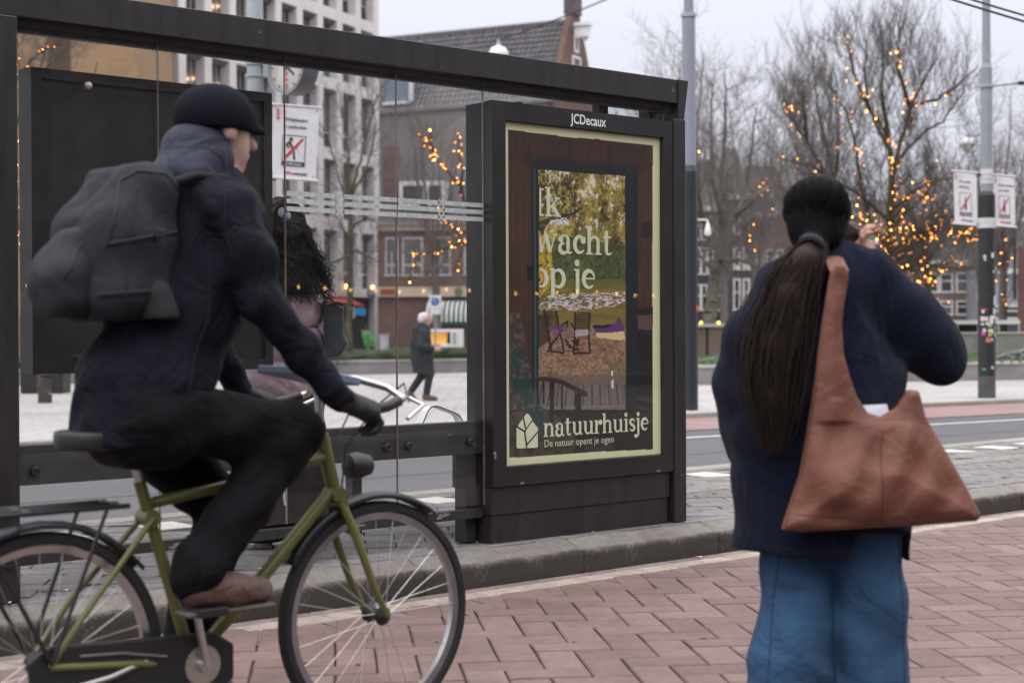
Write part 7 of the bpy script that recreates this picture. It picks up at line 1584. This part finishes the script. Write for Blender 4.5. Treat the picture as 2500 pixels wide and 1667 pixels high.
# ---------------- bicycle and rider
bike_at = fr(-3.30, -2.0)
M_OLV = mat('olive_paint', (.125, .125, .038), .35, var=.15, scale=6, spec=.5); M_TYRE = mat('tyre', (.016, .016, .017), .8, bump=.4, bscale=120); M_RUB = mat('black_plastic', (.014, .014, .016), .5); M_FEN = mat('fender_black', (.018, .019, .026), .3)
bk = thing('bicycle', 'olive green city bicycle ridden past the shelter, front wheel to the right', 'bicycle', bike_at, TH)
R_W = .345
def wheel(x):
    b = MB(); M = Matrix.Translation((x, 0, R_W)) @ Matrix.Rotation(PI / 2, 4, 'X')
    b.lathe([(R_W - .034, -.012), (R_W - .030, -.020), (R_W - .012, -.021), (R_W - .001, -.009), (R_W - .001, .009), (R_W - .012, .021), (R_W - .030, .020), (R_W - .034, .012)], 56, M=M, ring=True); o = b.obj('wheel', M_TYRE, bk, True)
    b = MB(); b.lathe([(R_W - .055, -.010), (R_W - .035, -.013), (R_W - .035, .013), (R_W - .055, .010)], 56, M=M, ring=True); b.obj('rim', MATS['steel'], o, True)
    b = MB(); b.lathe([(.008, -.055), (.03, -.035), (.018, -.02), (.018, .02), (.03, .035), (.008, .055)], 20, M=M); b.obj('hub', M_RUB, o, True)
    for k in range(28):
        a = 2 * PI * k / 28; e = a + (.35 if k % 2 else -.35); sgn = 1 if k % 4 < 2 else -1; b = MB(); b.tube([(x + .024 * math.cos(e), .032 * sgn, R_W + .024 * math.sin(e)), (x + (R_W - .05) * math.cos(a), 0, R_W + (R_W - .05) * math.sin(a))], .0011, 4); b.obj('spoke', MATS['steel'], o)
    return o
RH, FH_, BBX, BBZ = 0.0, 1.07, .44, .29
wheel(RH); wheel(FH_)
def ftube(name, pts, r, m=M_OLV, n=12): b = MB(); b.tube(pts, r, n); return b.obj(name, m, bk, True)
HT, HB = (.875, 0, .90), (.925, 0, .70); ST = (.285, 0, .80)
ftube('top_tube', [(.325, 0, .74), (.60, 0, .775), (.89, 0, .835)], .0165); ftube('down_tube', [(BBX, 0, BBZ), (.67, 0, .50), (.915, 0, .735)], .0195); ftube('seat_tube', [(BBX, 0, BBZ), ST], .0165); ftube('seat_post', [ST, (.262, 0, .885)], .0125, MATS['steel']); ftube('head_tube', [HT, HB], .021)
for y in (-.06, .06): ftube('chain_stay', [(BBX, y * .5, BBZ), (.25, y, .32), (RH, y, R_W)], .0105); ftube('seat_stay', [(.31, y * .5, .70), (.12, y, .50), (RH, y, R_W)], .0085); ftube('fork_blade', [(.928, y * .5, .69), (.955, y, .60), (1.02, y, .44), (FH_, y, R_W)], [.014, .014, .011, .009])
ftube('fork_crown', [(.926, -.045, .695), (.926, .045, .695)], .016)
def fender(x, a0, a1, name):
    b = MB(); n = 16; sec = [(-.030, -.014), (-.022, -.002), (0, .004), (.022, -.002), (.030, -.014)]; vs = []
    for k in range(n + 1):
        a = rad(a0 + (a1 - a0) * k / n)
        for y, dr in sec: q = R_W + .022 + dr; vs.append((x + q * math.cos(a), y, R_W + q * math.sin(a)))
    fs = [(k * 5 + j, k * 5 + j + 1, k * 5 + 6 + j, k * 5 + 5 + j) for k in range(n) for j in range(4)]; b.add(vs, fs); o = b.obj(name, M_FEN, bk, True); m_ = o.modifiers.new('thickness', 'SOLIDIFY'); m_.thickness = .002
fender(RH, 205, 38, 'fender'); fender(FH_, 150, 52, 'fender')
b = MB(); b.prism([(BBX + .10, BBZ + .045), (BBX + .04, BBZ + .085), (.0, R_W + .055), (-.06, R_W + .02), (-.05, R_W - .05), (.0, R_W - .06), (BBX + .04, BBZ - .09), (BBX + .10, BBZ - .05)], -.062, -.042); b.obj('chain_case', M_RUB, bk, bevel=.006)
b = MB(); b.tube([(BBX, -.085, BBZ), (BBX - .035, -.09, BBZ + .16)], .011, 8); b.tube([(BBX, .085, BBZ), (BBX + .035, .09, BBZ - .16)], .011, 8); b.tube([(BBX, -.09, BBZ), (BBX, .09, BBZ)], .02, 10); b.obj('crank', MATS['steel'], bk, True)
for x, y, z in ((BBX - .035, -.14, BBZ + .165), (BBX + .035, .14, BBZ - .165)): b = MB(); b.bx(x - .045, x + .045, y - .05, y + .05, z - .012, z + .012); b.obj('pedal', M_RUB, bk, bevel=.004)
s = Skin(.008); s.cone((.12, 0, .925), (.40, 0, .925), .07, .022, .03); s.cone((.13, -.05, .925), (.13, .05, .925), .055, .055, .04)
s.build('saddle', M_RUB, bk, zmin=.895, zmax=.945)
ftube('stem', [HT, (.862, 0, 1.02), (.90, 0, 1.06)], .0125, MATS['steel'])
for e in (-1, 1):
    ftube('handlebar', [(.90, 0, 1.06), (.925, .10 * e, 1.065), (.97, .20 * e, 1.04), (.99, .25 * e, 1.01), (.92, .268 * e, .990), (.84, .272 * e, .980)], .011, MATS['steel'])
    ftube('grip', [(.97, .256 * e, 1.004), (.92, .268 * e, .990), (.84, .272 * e, .980)], .016, M_RUB)
    ftube('brake_lever', [(1.02, .24 * e, 1.01), (1.04, .28 * e, .99), (.96, .31 * e, .955)], .006, MATS['steel'])
b = MB(); b.lathe([(.0001, .05), (.03, .045), (.042, .0), (.036, -.03), (.0001, -.04)], 18, M=Matrix.Translation((1.0, 0, .80)) @ Matrix.Rotation(PI / 2, 4, 'Y')); b.obj('headlight', M_RUB, bk, True)
b = MB()
for y in (-.07, 0, .07): b.tube([(-.30, y, .745), (.22, y, .745)], .007, 6)
for x in (-.28, -.05, .2): b.tube([(x, -.08, .745), (x, .08, .745)], .007, 6)
for y in (-.08, .08): b.tube([(-.2, y, .74), (RH, y * .9, R_W + .01)], .006, 6); b.tube([(.15, y, .74), (.0, y * .9, R_W + .01)], .006, 6)
b.obj('rear_carrier', M_RUB, bk, True)
for e in (-1, 1): ftube('brake_cable', [(1.01, .25 * e, 1.0), (1.06, .16 * e, 1.05), (1.03, .06 * e, .98), (.94, .03 * e, .86), (.93, .02 * e, .72)], .0028, M_RUB, 6)
ftube('kickstand', [(.30, -.05, .33), (.16, -.075, .30), (.02, -.085, .285)], .008, MATS['steel'])
b = MB(); b.bx(-.335, -.325, -.05, .05, .70, .735); b.obj('rear_reflector', mat('reflector_red', (.35, .01, .01), .2), bk, bevel=.003)
for x_, z_ in ((BBX, BBZ), (.31, .70), (.92, .72)): b = MB(); b.tube([(x_, -.032, z_), (x_, .032, z_)], .024, 14); b.obj('lug', M_OLV, bk, True)
b = MB(); b.tube([(.08, -.066, R_W + .02), (.20, -.066, R_W + .012), (.33, -.066, BBZ + .04)], .003, 5); b.lathe([(.0001, -.002), (.055, 0), (.0001, .002)], 20, M=Matrix.Translation((BBX, -.0645, BBZ)) @ Matrix.Rotation(PI / 2, 4, 'X')); b.obj('case_trim', MATS['steel'], bk, True)
# rider
s = Skin(.0075)
P = head(s, (.535, 0, 1.765), rad(-90), 1.0, rad(-6))
s.limb([(.525, 0, 1.68), (.50, 0, 1.60)], [.055, .065], .02); s.limb([(.49, 0, 1.53), (.40, 0, 1.28), (.29, 0, 1.02)], [.135, .12, .14], .05)
s.limb([(.48, -.14, 1.51), (.545, -.205, 1.29), (.765, -.262, 1.02)], [.045, .038, .028], .03)
s.limb([(.48, .14, 1.51), (.545, .205, 1.29), (.765, .262, 1.02)], [.045, .038, .028], .03)
s.limb([(.29, -.09, .99), (.69, -.11, .91), (.385, -.125, .56)], [.08, .045, .024], .03); s.limb([(.385, -.125, .545), (.44, -.135, .51), (.56, -.14, .49)], [.026, .030, .026], .02)
s.limb([(.29, .09, .99), (.62, .11, .68), (.44, .125, .24)], [.085, .058, .038], .03); s.limb([(.44, .125, .21), (.50, .135, .18), (.60, .14, .165)], [.038, .034, .028], .02)
rb_ = s.build('person', SKIN2)
for e in (-1, 1):
    s = Skin(.0065); w_ = (.768, .265 * e, 1.015); hand(s, w_, (.75, .02 * e, -.30), (0, -.9 * e, .2), .95, 1.14, thumb=e); s.cone((.735, .258 * e, 1.055), w_, .036, .034, .015); s.build('glove', mat('black_glove', (.010, .010, .012), .7, bump=.3, bscale=200), rb_)
person(rb_, 'cyclist in dark navy jacket and black cap riding an olive bicycle to the right', bike_at, TH)
M_JKT = mat('navy_jacket', (.0050, .0058, .0125), .85, var=.3, scale=20, spec=.2, wrinkle=.6, wscale=7); M_TRS = mat('black_trousers', (.0065, .0065, .0085), .9, spec=.15, var=.3, scale=20, wrinkle=.6, wscale=7); M_HOOD = mat('blue_hood', (.011, .014, .036), .7, var=.3, scale=15, wrinkle=.5, wscale=9)
s = Skin(.009); s.limb([(.49, 0, 1.52), (.42, 0, 1.30), (.30, 0, 1.04), (.26, 0, .92)], [.165, .165, .175, .165], .05); s.ball((.50, 0, 1.60), (.085, .09, .06), .04)
for e in (-1, 1): s.limb([(.48, .145 * e, 1.53), (.515, .185 * e, 1.41), (.545, .21 * e, 1.285)], [.082, .070, .058], .04); s.limb([(.545, .21 * e, 1.285), (.65, .235 * e, 1.15), (.765, .262 * e, 1.02)], [.058, .050, .040], .03)
jkt = s.build('jacket', M_JKT, rb_, zmin=.90, disp=lambda X, Y, Z: .004 * np.sin(38 * Z + 20 * X + 3 * np.sin(20 * Y)) + .003 * np.sin(60 * X - 25 * Z))
drape('jacket_seam', jkt, [[(.41, 1.44), (.40, 1.25), (.33, 1.05), (.30, .93)], [(.20, .945), (.30, .935), (.40, .95)], [(.44, 1.60), (.43, 1.50), (.445, 1.40)]], .0028, mat('jacket_seam', (.0035, .004, .009), .9), -.0004)
s = Skin(.009); s.cone((.29, -.06, .98), (.29, .06, .98), .15, .15, .04)
s.limb([(.30, -.085, .98), (.70, -.11, .915), (.53, -.118, .72), (.40, -.127, .58), (.375, -.127, .53)], [.105, .082, .072, .068, .062], .04); s.limb([(.30, .085, .98), (.62, .11, .68), (.52, .118, .42), (.44, .125, .22)], [.105, .080, .068, .054], .04)
s.build('trousers', M_TRS, rb_, zmin=.20, disp=lambda X, Y, Z: .004 * np.sin(40 * X + 26 * Z) + .003 * np.sin(55 * Z - 20 * X))
s = Skin(.0075); s.ball((.522, 0, 1.80), (.122, .098, .100), .03); s.cone((.60, 0, 1.785), (.655, 0, 1.765), .055, .03, .02, 1.0); s.build('cap', mat('black_cap', (.008, .009, .014), .9, spec=.1, var=.2, scale=30), rb_, zmin=lambda X, Y: 1.765 + .0 * X)
s = Skin(.0075); s.ball((.47, 0, 1.695), (.105, .098, .10), .03); s.ball((.43, 0, 1.63), (.10, .12, .07), .04); s.ball((.60, 0, 1.715), (.085, .075, .10), .02, cut=True); s.build('hood', M_HOOD, rb_, zmax=1.785, disp=lambda X, Y, Z: .003 * np.sin(60 * Z + 20 * Y))
for y, ax, az in ((-.135, .42, .49), (.135, .455, .165)):
    s = Skin(.0075); s.limb([(ax - .04, y, az + .02), (ax + .07, y, az + .01), (ax + .16, y, az)], [.046, .046, .036], .02); s.cone((ax - .02, y, az + .03), (ax - .03, y, az + .10), .046, .044, .03)
    sho = s.build('shoe', mat('brown_shoe', (.105, .062, .050), .65, var=.3, scale=14, bump=.3, bscale=160, wrinkle=.3, wscale=14), rb_, zmin=az - .032)
    s = Skin(.0075); s.cone((ax - .035, y, az + .04), (ax - .037, y, az + .10), .042, .040, .02); s.build('sock', M_TRS, rb_)
    drape('shoe_seam', sho, [[(ax - .07, az + .05), (ax - .01, az + .02), (ax + .05, az + .03)], [(ax + .07, az + .025), (ax + .10, az - .01), (ax + .16, az - .02)]], .0022, mat('shoe_stitch', (.05, .03, .025), .8), 0)
    b = MB()
    for q in range(5): b.tube([(ax + .015 + q * .02, y - .028, az + .046 - q * .006), (ax + .022 + q * .02, y, az + .058 - q * .006), (ax + .015 + q * .02, y + .028, az + .046 - q * .006)], .0028, 5)
    b.obj('lace', mat('lace_cream', (.30, .26, .22), .9), rb_, True)
    b = MB(); b.prism([(ax - .085, az - .033), (ax - .085, az - .046), (ax + .19, az - .046), (ax + .19, az - .033)], y - .040, y + .040); b.obj('shoe_sole', mat('shoe_sole', (.10, .08, .07), .8), rb_, bevel=.006)
M_PACK = mat('slate_backpack', (.018, .019, .026), .75, var=.3, scale=9, wrinkle=.3, wscale=8, spec=.2, bump=.3, bscale=420, col2=(.034, .035, .045)); M_ZIP = mat('zip_black', (.006, .006, .007), .6); M_WEB = mat('webbing', (.014, .014, .017), .85, bump=.4, bscale=300)
s = Skin(.008)
for y in (-.075, .075): s.limb([(.255, y, 1.585), (.195, y, 1.46), (.185, y, 1.33)], [.085, .105, .112], .03, 1.0); s.limb([(.30, y, 1.585), (.27, y, 1.46), (.25, y, 1.33)], [.06, .075, .085], .03)
pk = s.build('backpack', M_PACK, None, zmax=lambda X, Y: 1.655 - .15 * np.abs(X - .26), zmin=1.235, disp=lambda X, Y, Z: .0025 * np.sin(40 * Z + 12 * Y) + .0025 * np.sin(50 * Y + 22 * Z + 30 * X)); pk.location = bike_at; pk.rotation_euler = (0, 0, TH); tag(pk, 'slate grey backpack on the back of the cyclist', 'backpack')
s = Skin(.008)
for y in (-.05, 0, .05): s.limb([(.105, y, 1.43), (.075, y, 1.345), (.075, y, 1.30)], [.045, .062, .060], .05)
pc = s.build('front_pocket', M_PACK, pk, zmin=1.243, disp=lambda X, Y, Z: .002 * np.sin(60 * Z + 20 * Y))
drape('zip', pk, [[(.175, 1.60), (.215, 1.625), (.29, 1.62), (.335, 1.58)], [(.175, 1.60), (.135, 1.50), (.115, 1.42)]], .0042, M_ZIP, 0); drape('zip', pc, [[(.105, 1.462), (.06, 1.41), (.025, 1.345)]], .004, M_ZIP, 0)
drape('piping', pk, [[(.205, 1.58), (.165, 1.45), (.155, 1.30), (.16, 1.25)], [(.30, 1.60), (.29, 1.45), (.275, 1.26)]], .0035, M_WEB, 0); drape('compression_strap', pk, [[(.33, 1.47), (.24, 1.455), (.12, 1.43)]], .0075, M_WEB, -.002); drape('compression_strap', pk, [[(.32, 1.32), (.22, 1.31), (.10, 1.30)]], .0075, M_WEB, -.002)
s = Skin(.007); s.limb([(.26, -.145, 1.30), (.27, -.15, 1.25)], [.045, .05], .02); s.build('side_pocket', M_WEB, pk, zmin=1.238, zmax=1.345)
b = MB(); b.bx(.232, .262, -.200, -.190, 1.448, 1.472); b.obj('buckle', M_RUB, pk, bevel=.003)
for e in (-1, 1): b = MB(); b.tube([(.27, .10 * e, 1.585), (.40, .115 * e, 1.628), (.49, .12 * e, 1.625), (.56, .115 * e, 1.565), (.585, .10 * e, 1.50)], .011, 8); b.obj('shoulder_strap', M_WEB, pk, True)
b = MB(); b.tube([(.30, -.04, 1.60), (.31, -.035, 1.655), (.31, .035, 1.655), (.30, .04, 1.60)], .007, 8); b.obj('carry_loop', M_RUB, pk, True)
b = MB(); b.bx(-.09, .09, -.14, .14, -.012, .012, Matrix.Translation((.83, 0, 1.075)) @ Matrix.Rotation(rad(12), 4, 'Y')); o = b.obj('folder', mat('blue_grey_folder', (.16, .20, .29), .5, var=.1, scale=6), None, bevel=.004); o.location = bike_at; o.rotation_euler = (0, 0, TH); tag(o, 'flat blue grey folder carried over the bicycle handlebar', 'folder')

# ---------------- the waiting woman in pink inside the shelter
wp = fr(-.902, .60, PLAT)
s = Skin(.0075); P = head(s, (0, .03, 1.56), rad(20)); s.limb([(0, .01, 1.48), (0, 0, 1.38)], [.05, .058], .02); s.limb([(0, 0, 1.30), (0, 0, 1.05), (0, 0, .88)], [.13, .12, .145], .05, .7)
for e in (-1, 1): s.limb([(.09 * e, 0, .86), (.095 * e, .01, .46), (.095 * e, 0, .08)], [.075, .052, .036], .03); s.limb([(.095 * e, 0, .07), (.10 * e, .08, .035), (.10 * e, .15, .028)], [.036, .034, .026], .02)
s.limb([(-.16, 0, 1.34), (-.22, .0, 1.08), (-.17, .16, .95)], [.055, .042, .032], .03); hand(s, (-.17, .16, .95), (.3, 1, .1), (.2, 0, 1), .6); s.limb([(.13, 0, 1.34), (.14, .13, 1.10), (.10, .30, 1.0)], [.05, .042, .032], .03); hand(s, (.10, .30, 1.0), (-.4, 1, .1), (0, .1, 1), .7)
pb_ = s.build('person', SKIN2); person(pb_, 'woman with black curls and dusty pink puffer jacket waiting behind the glass', wp, rad(12))
M_PINK = mat('pink_nylon', (.55, .385, .44), .42, var=.10, scale=5, wrinkle=.45, wscale=9, sheen=.1)
def quilt(X, Y, Z):
    ph = (Z - .735) / .165; a = np.abs(np.sin(ph * PI)); return -.026 * np.sqrt(a + 1e-4) + .012 + .003 * np.sin(55 * (X + Y) + 46 * Z + 4 * np.sin(8 * Z)) * a
s = Skin(.008); s.cone((0, 0, 1.32), (-.01, 0, .72), .165, .195, .05, .76); s.ball((0, 0, 1.40), (.10, .09, .07), .05)
s.limb([(-.17, 0, 1.33), (-.235, .0, 1.08), (-.18, .15, .96)], [.085, .078, .062], .03); s.limb([(.12, .02, 1.33), (.12, .13, 1.11), (.10, .28, 1.0)], [.08, .078, .062], .03)
s.build('puffer_jacket', M_PINK, pb_, zmin=.735, disp=quilt)
b = MB(); rr_ = .0042
for z_ in (.90, 1.065, 1.23): b.tube([(.172 * math.cos(a) - .005, .131 * math.sin(a), z_) for a in [2 * PI * k / 40 for k in range(41)]], .003, 5)
b.obj('seam', mat('seam_mauve', (.07, .045, .055), .8), pb_, True)
s = Skin(.009); s.cone((0, 0, .86), (0, 0, .80), .165, .165, .04, .75)
for e in (-1, 1): s.limb([(.095 * e, 0, .80), (.105 * e, .0, .45), (.11 * e, 0, .05)], [.098, .095, .112], .022)
s.build('trousers', M_TRS, pb_, zmin=.035, zmax=.9, disp=lambda X, Y, Z: .006 * np.sin(34 * Z + 2 * np.sin(20 * X)))
for e in (-1, 1): s = Skin(.007); s.limb([(.105 * e, -.03, .04), (.11 * e, .10, .045), (.11 * e, .19, .035)], [.045, .044, .034], .02); s.build('shoe', mat('beige_shoe', (.46, .38, .31), .7), pb_, zmin=.0)
M_BLKH = mat('black_hair', (.0065, .0058, .006), .5, var=.3, scale=90, spec=.3)
s = Skin(.0075); s.ball((0, .01, 1.60), (.098, .112, .10), .04); s.ball((0, -.05, 1.50), (.115, .09, .13), .05); s.cone((.01, -.08, 1.45), (.03, -.10, 1.36), .125, .150, .05, .6); s.ball((0, .13, 1.55), (.07, .07, .11), .02, cut=True)
s.build('hair', M_BLKH, pb_, disp=wobble(.006, 52))
rg = np.random.default_rng(8); paths = []
for k in range(700):
    x0_, y0_ = np.clip(rg.normal(.0, .06), -.082, .082), rg.normal(-.085, .03); L = rg.uniform(.20, .34); ph = rg.random() * 6; n = 24; t = np.linspace(0, 1, n); fr2 = rg.uniform(14, 24); amp = rg.uniform(.010, .026)
    z0_ = 1.56 - .08 * rg.random(); out = np.stack([x0_ + t * (.035 + x0_ * 1.2) + amp * np.sin(fr2 * t + ph) * t, y0_ - .05 * t - .02 * np.sin(3 * t) + amp * np.cos(fr2 * t + ph) * t, z0_ - L * t], 1); paths.append(out)
strands('curls', None, paths, .0030, M_BLKH, pb_)
cl = thing('hair_clip', 'small pale blue and white hair clip in the black curls', 'hair clip', wp + Matrix.Rotation(rad(12), 3, 'Z') @ Vector((-.005, -.135, 1.60)), rad(12))
s = Skin(.0035); s.ball((-.012, 0, .012), (.018, .010, .024), .006); s.ball((.018, 0, -.004), (.014, .010, .020), .006); s.build('clip_bow', mat('clip_white', (.62, .66, .78), .35), cl); s = Skin(.0035); s.ball((0, -.003, -.022), (.014, .009, .022), .006); s.cone((0, -.004, 0), (.02, -.004, .03), .005, .003, .004); s.build('clip_tail', mat('clip_blue', (.05, .07, .30), .35), cl)
# her upright slate tote
tb = thing('tote_bag', 'upright dark slate tote bag at the side of the woman in pink', 'tote bag', wp + Vector((.243, .0, 1.067 - PLAT)), rad(4))
M_TOT = mat('slate_leather', (.032, .038, .046), .38, var=.15, scale=5, wrinkle=.4, wscale=6, bump=.2, bscale=300)
b = MB(); b.prism([(-.053, .287), (-.04, 0), (.033, .013), (.070, .073), (.046, .127), (.047, .267)], -.07, .07); b.obj('bag_body', M_TOT, tb, bevel=.014)
b = MB(); b.bx(-.052, .046, -.074, .074, .268, .274, Matrix.Rotation(rad(11), 4, 'Y')); b.obj('bag_rim', M_TOT, tb)
b = MB(); b.tube([(-.04, -.05, .28), (-.075, -.03, .36), (-.11, .0, .45), (-.075, .04, .36), (-.04, .05, .28)], .006, 8); b.obj('handle', M_RUB, tb, True)
b = MB(); b.bx(.02, .075, -.085, -.075, .262, .270, Matrix.Rotation(rad(-12), 4, 'Y')); b.bx(.03, .05, -.087, -.076, .245, .252); b.obj('clasp', mat('gold_clasp', (.55, .42, .25), .3, metal=1.0), tb)

# ---------------- the older man walking across the square
mp_ = gnd(1034, 978, PLAZA)
s = Skin(.009); P = head(s, (.05, 0, 1.42), rad(-80), .98, rad(-14)); s.limb([(.03, 0, 1.33), (-.01, 0, 1.24)], [.052, .06], .02); s.limb([(-.03, 0, 1.16), (-.04, 0, .98), (-.02, 0, .80)], [.13, .12, .13], .05)
s.limb([(-.01, -.16, 1.18), (-.05, -.20, .96), (.17, -.17, .90)], [.05, .042, .03], .03); hand(s, (.16, -.17, .90), (1, .1, 0), (0, 0, 1), .7, .95); s.limb([(-.01, .16, 1.18), (-.03, .2, .95), (.18, .15, .92)], [.05, .042, .03], .03); hand(s, (.17, .15, .92), (1, -.1, 0), (0, 0, 1), .7, .95)
s.limb([(-.02, -.08, .78), (.10, -.08, .45), (.04, -.08, .09)], [.075, .05, .035], .03); s.limb([(.04, -.08, .07), (.12, -.08, .035), (.19, -.08, .03)], [.036, .034, .026], .02)
s.limb([(-.02, .08, .78), (-.02, .08, .44), (-.21, .08, .16)], [.075, .05, .035], .03); s.limb([(-.22, .08, .14), (-.18, .08, .07), (-.13, .08, .02)], [.036, .034, .026], .02)
mb_ = s.build('person', SKIN2); person(mb_, 'white haired older man in a long dark coat walking right across the square', mp_, rad(8))
M_OCO = mat('dark_overcoat', (.017, .021, .025), .9, var=.3, scale=12, wrinkle=.5, wscale=6)
s = Skin(.011); s.limb([(-.03, 0, 1.20), (-.05, 0, 1.0), (-.02, 0, .74), (.01, 0, .42)], [.165, .175, .185, .195], .05, .95); s.ball((.0, 0, 1.27), (.09, .09, .05), .04)
for e in (-1, 1): s.limb([(-.01, .15 * e, 1.17), (-.06, .21 * e, .96), (.14, .17 * e, .905)], [.08, .07, .055], .04)
s.build('overcoat', M_OCO, mb_, zmin=lambda X, Y: .47 - .12 * X, disp=lambda X, Y, Z: .005 * np.sin(30 * X + 14 * Z) + .004 * np.sin(26 * Y))
s = Skin(.010); s.limb([(-.02, -.08, .78), (.10, -.08, .45), (.045, -.08, .12)], [.09, .072, .06], .03); s.limb([(-.02, .08, .78), (-.02, .08, .44), (-.20, .08, .18)], [.09, .072, .06], .03); s.build('trousers', mat('charcoal_trousers', (.016, .018, .022), .9, wrinkle=.4), mb_)
s = Skin(.008); s.limb([(.02, -.08, .07), (.12, -.08, .05), (.21, -.08, .04)], [.05, .048, .036], .02); s.cone((.03, -.08, .07), (.04, -.08, .15), .05, .05, .03); s.build('shoe', mat('tan_boot', (.10, .055, .032), .6), mb_, zmin=.0)
s = Skin(.008); s.limb([(-.235, .08, .13), (-.19, .08, .07), (-.135, .08, .02)], [.05, .046, .034], .02); s.cone((-.23, .08, .14), (-.20, .08, .20), .05, .05, .03); s.build('shoe', MATS['tan_boot'], mb_)
s = Skin(.009); s.ball((.01, 0, 1.46), (.098, .088, .082), .03); s.ball((-.03, 0, 1.41), (.065, .082, .07), .03); s.ball((.13, 0, 1.41), (.07, .08, .08), .02, cut=True); s.build('hair', mat('white_hair', (.62, .57, .56), .8, var=.1, scale=40), mb_, disp=wobble(.004, 60))

# ---------------- the bending person in green at the shop corner
gpz = at(896, 802, 54); gpz.z = PLAZA
s = Skin(.010); head(s, (-.10, 0, 1.24), rad(60), .95); s.limb([(-.08, 0, 1.15), (-.03, 0, 1.08)], [.05, .06], .02); s.limb([(-.02, 0, 1.02), (.12, 0, .80), (.15, 0, .66)], [.13, .125, .14], .05)
for e in (-1, 1): s.limb([(-.03, .16 * e, 1.02), (-.02, .2 * e, .76), (.06, .18 * e, .56)], [.052, .042, .03], .03); hand(s, (.06, .18 * e, .56), (.3, 0, -1), (1, 0, 0), .5); s.limb([(.14, .09 * e, .64), (.02, .1 * e, .36), (.10, .1 * e, .07)], [.075, .05, .035], .03); s.limb([(.10, .1 * e, .06), (.0, .1 * e, .03)], [.036, .028], .02)
gb2 = s.build('person', SKIN); person(gb2, 'person in a bright green jumper bending forward by the shop corner behind the shrubs', gpz)
s = Skin(.012); s.limb([(-.03, 0, 1.05), (.11, 0, .82), (.15, 0, .66)], [.16, .165, .17], .05)
for e in (-1, 1): s.limb([(-.04, .16 * e, 1.03), (-.03, .21 * e, .77), (.05, .18 * e, .60)], [.075, .065, .05], .04)
s.build('jumper', mat('green_knit', (.04, .17, .05), .9, var=.2, scale=12, wrinkle=.6), gb2, zmin=.58)
s = Skin(.012); s.ball((.15, 0, .62), (.15, .17, .12), .04)
for e in (-1, 1): s.limb([(.14, .09 * e, .62), (.02, .1 * e, .36), (.10, .1 * e, .10)], [.10, .075, .06], .03)
s.build('trousers', MATS['charcoal_trousers'], gb2)
s = Skin(.010); s.ball((-.095, -.01, 1.275), (.09, .09, .08), .03); s.build('hair', M_HAIR, gb2)

# ================================================================== LITTER ON THE GROUND
def butt(px, py, z, rz, label, L=.028):
    p = gnd(px, py, z); t = thing('cigarette_butt', label, 'litter', p + Vector((0, 0, .0048)), rz)
    b = MB(); b.tube([(0, 0, 0), (L * .55, 0, 0)], .004, 8); b.obj('filter', mat('filter_orange', (.50, .20, .05), .8), t, True); b = MB(); b.tube([(L * .55 + .0002, 0, 0), (L, .001, 0)], .0039, 8); b.obj('paper', mat('butt_paper', (.62, .58, .54), .8), t, True)
butt(1698, 1361, .0, rad(10), 'orange tipped cigarette butt lying against the kerb by the woman', .034); butt(152, 1444, PLAT, rad(50), 'white ended cigarette butt on the tiles by the left post', .024); butt(8, 1473, PLAT, rad(8), 'orange cigarette butt at the foot of the left post', .03)
butt(629, 1391, PLAT, rad(30), 'pale cigarette butt on the platform border tiles', .022); butt(1362, 1306, PLAT - .004, rad(80), 'white crumpled butt in front of the advertising case', .02)
b = MB(); random.seed(9)
for k in range(60):
    u = random.uniform(-2.4, 3.5); v = random.choice((random.uniform(-.03, .1), random.uniform(-.6, -.35))); z = PLAT + .001 if v > -.1 else .002; c = fr(u, v, z); r = random.uniform(.002, .006)
    b.add([c + Vector((r, 0, 0)), c + Vector((0, r, .001)), c + Vector((-r, 0, .0)), c + Vector((0, -r, .0)), c + Vector((0, 0, .003))], [(0, 1, 4), (1, 2, 4), (2, 3, 4), (3, 0, 4)])
o = b.obj('debris', mat('debris_crumb', (.16, .12, .09), .9, var=.5, scale=50, rnd=0)); tag(o, 'small crumbs and bits of dead leaf along the kerb', 'debris', kind='stuff')

b = MB(); random.seed(31)
for k in range(46):
    u, v = random.uniform(-3, 6), random.uniform(-3.2, -.5); c = fr(u, v, .0035); r = random.uniform(.006, .016); n = 9
    b.poly([c + Vector((r * random.uniform(.7, 1.2) * math.cos(2 * PI * i / n), r * random.uniform(.7, 1.2) * math.sin(2 * PI * i / n), 0)) for i in range(n)])
for k in range(30):
    u, v = random.uniform(-3, 5), random.uniform(.1, 1.5); c = fr(u, v, PLAT + .005); r = random.uniform(.008, .018); n = 9
    b.poly([c + Vector((r * random.uniform(.7, 1.2) * math.cos(2 * PI * i / n), r * random.uniform(.7, 1.2) * math.sin(2 * PI * i / n), 0)) for i in range(n)])
o = b.obj('gum_spots', mat('old_gum', (.075, .066, .062), .8, var=.3, scale=40)); tag(o, 'dark trodden gum spots on the paving', 'gum spots', kind='stuff')
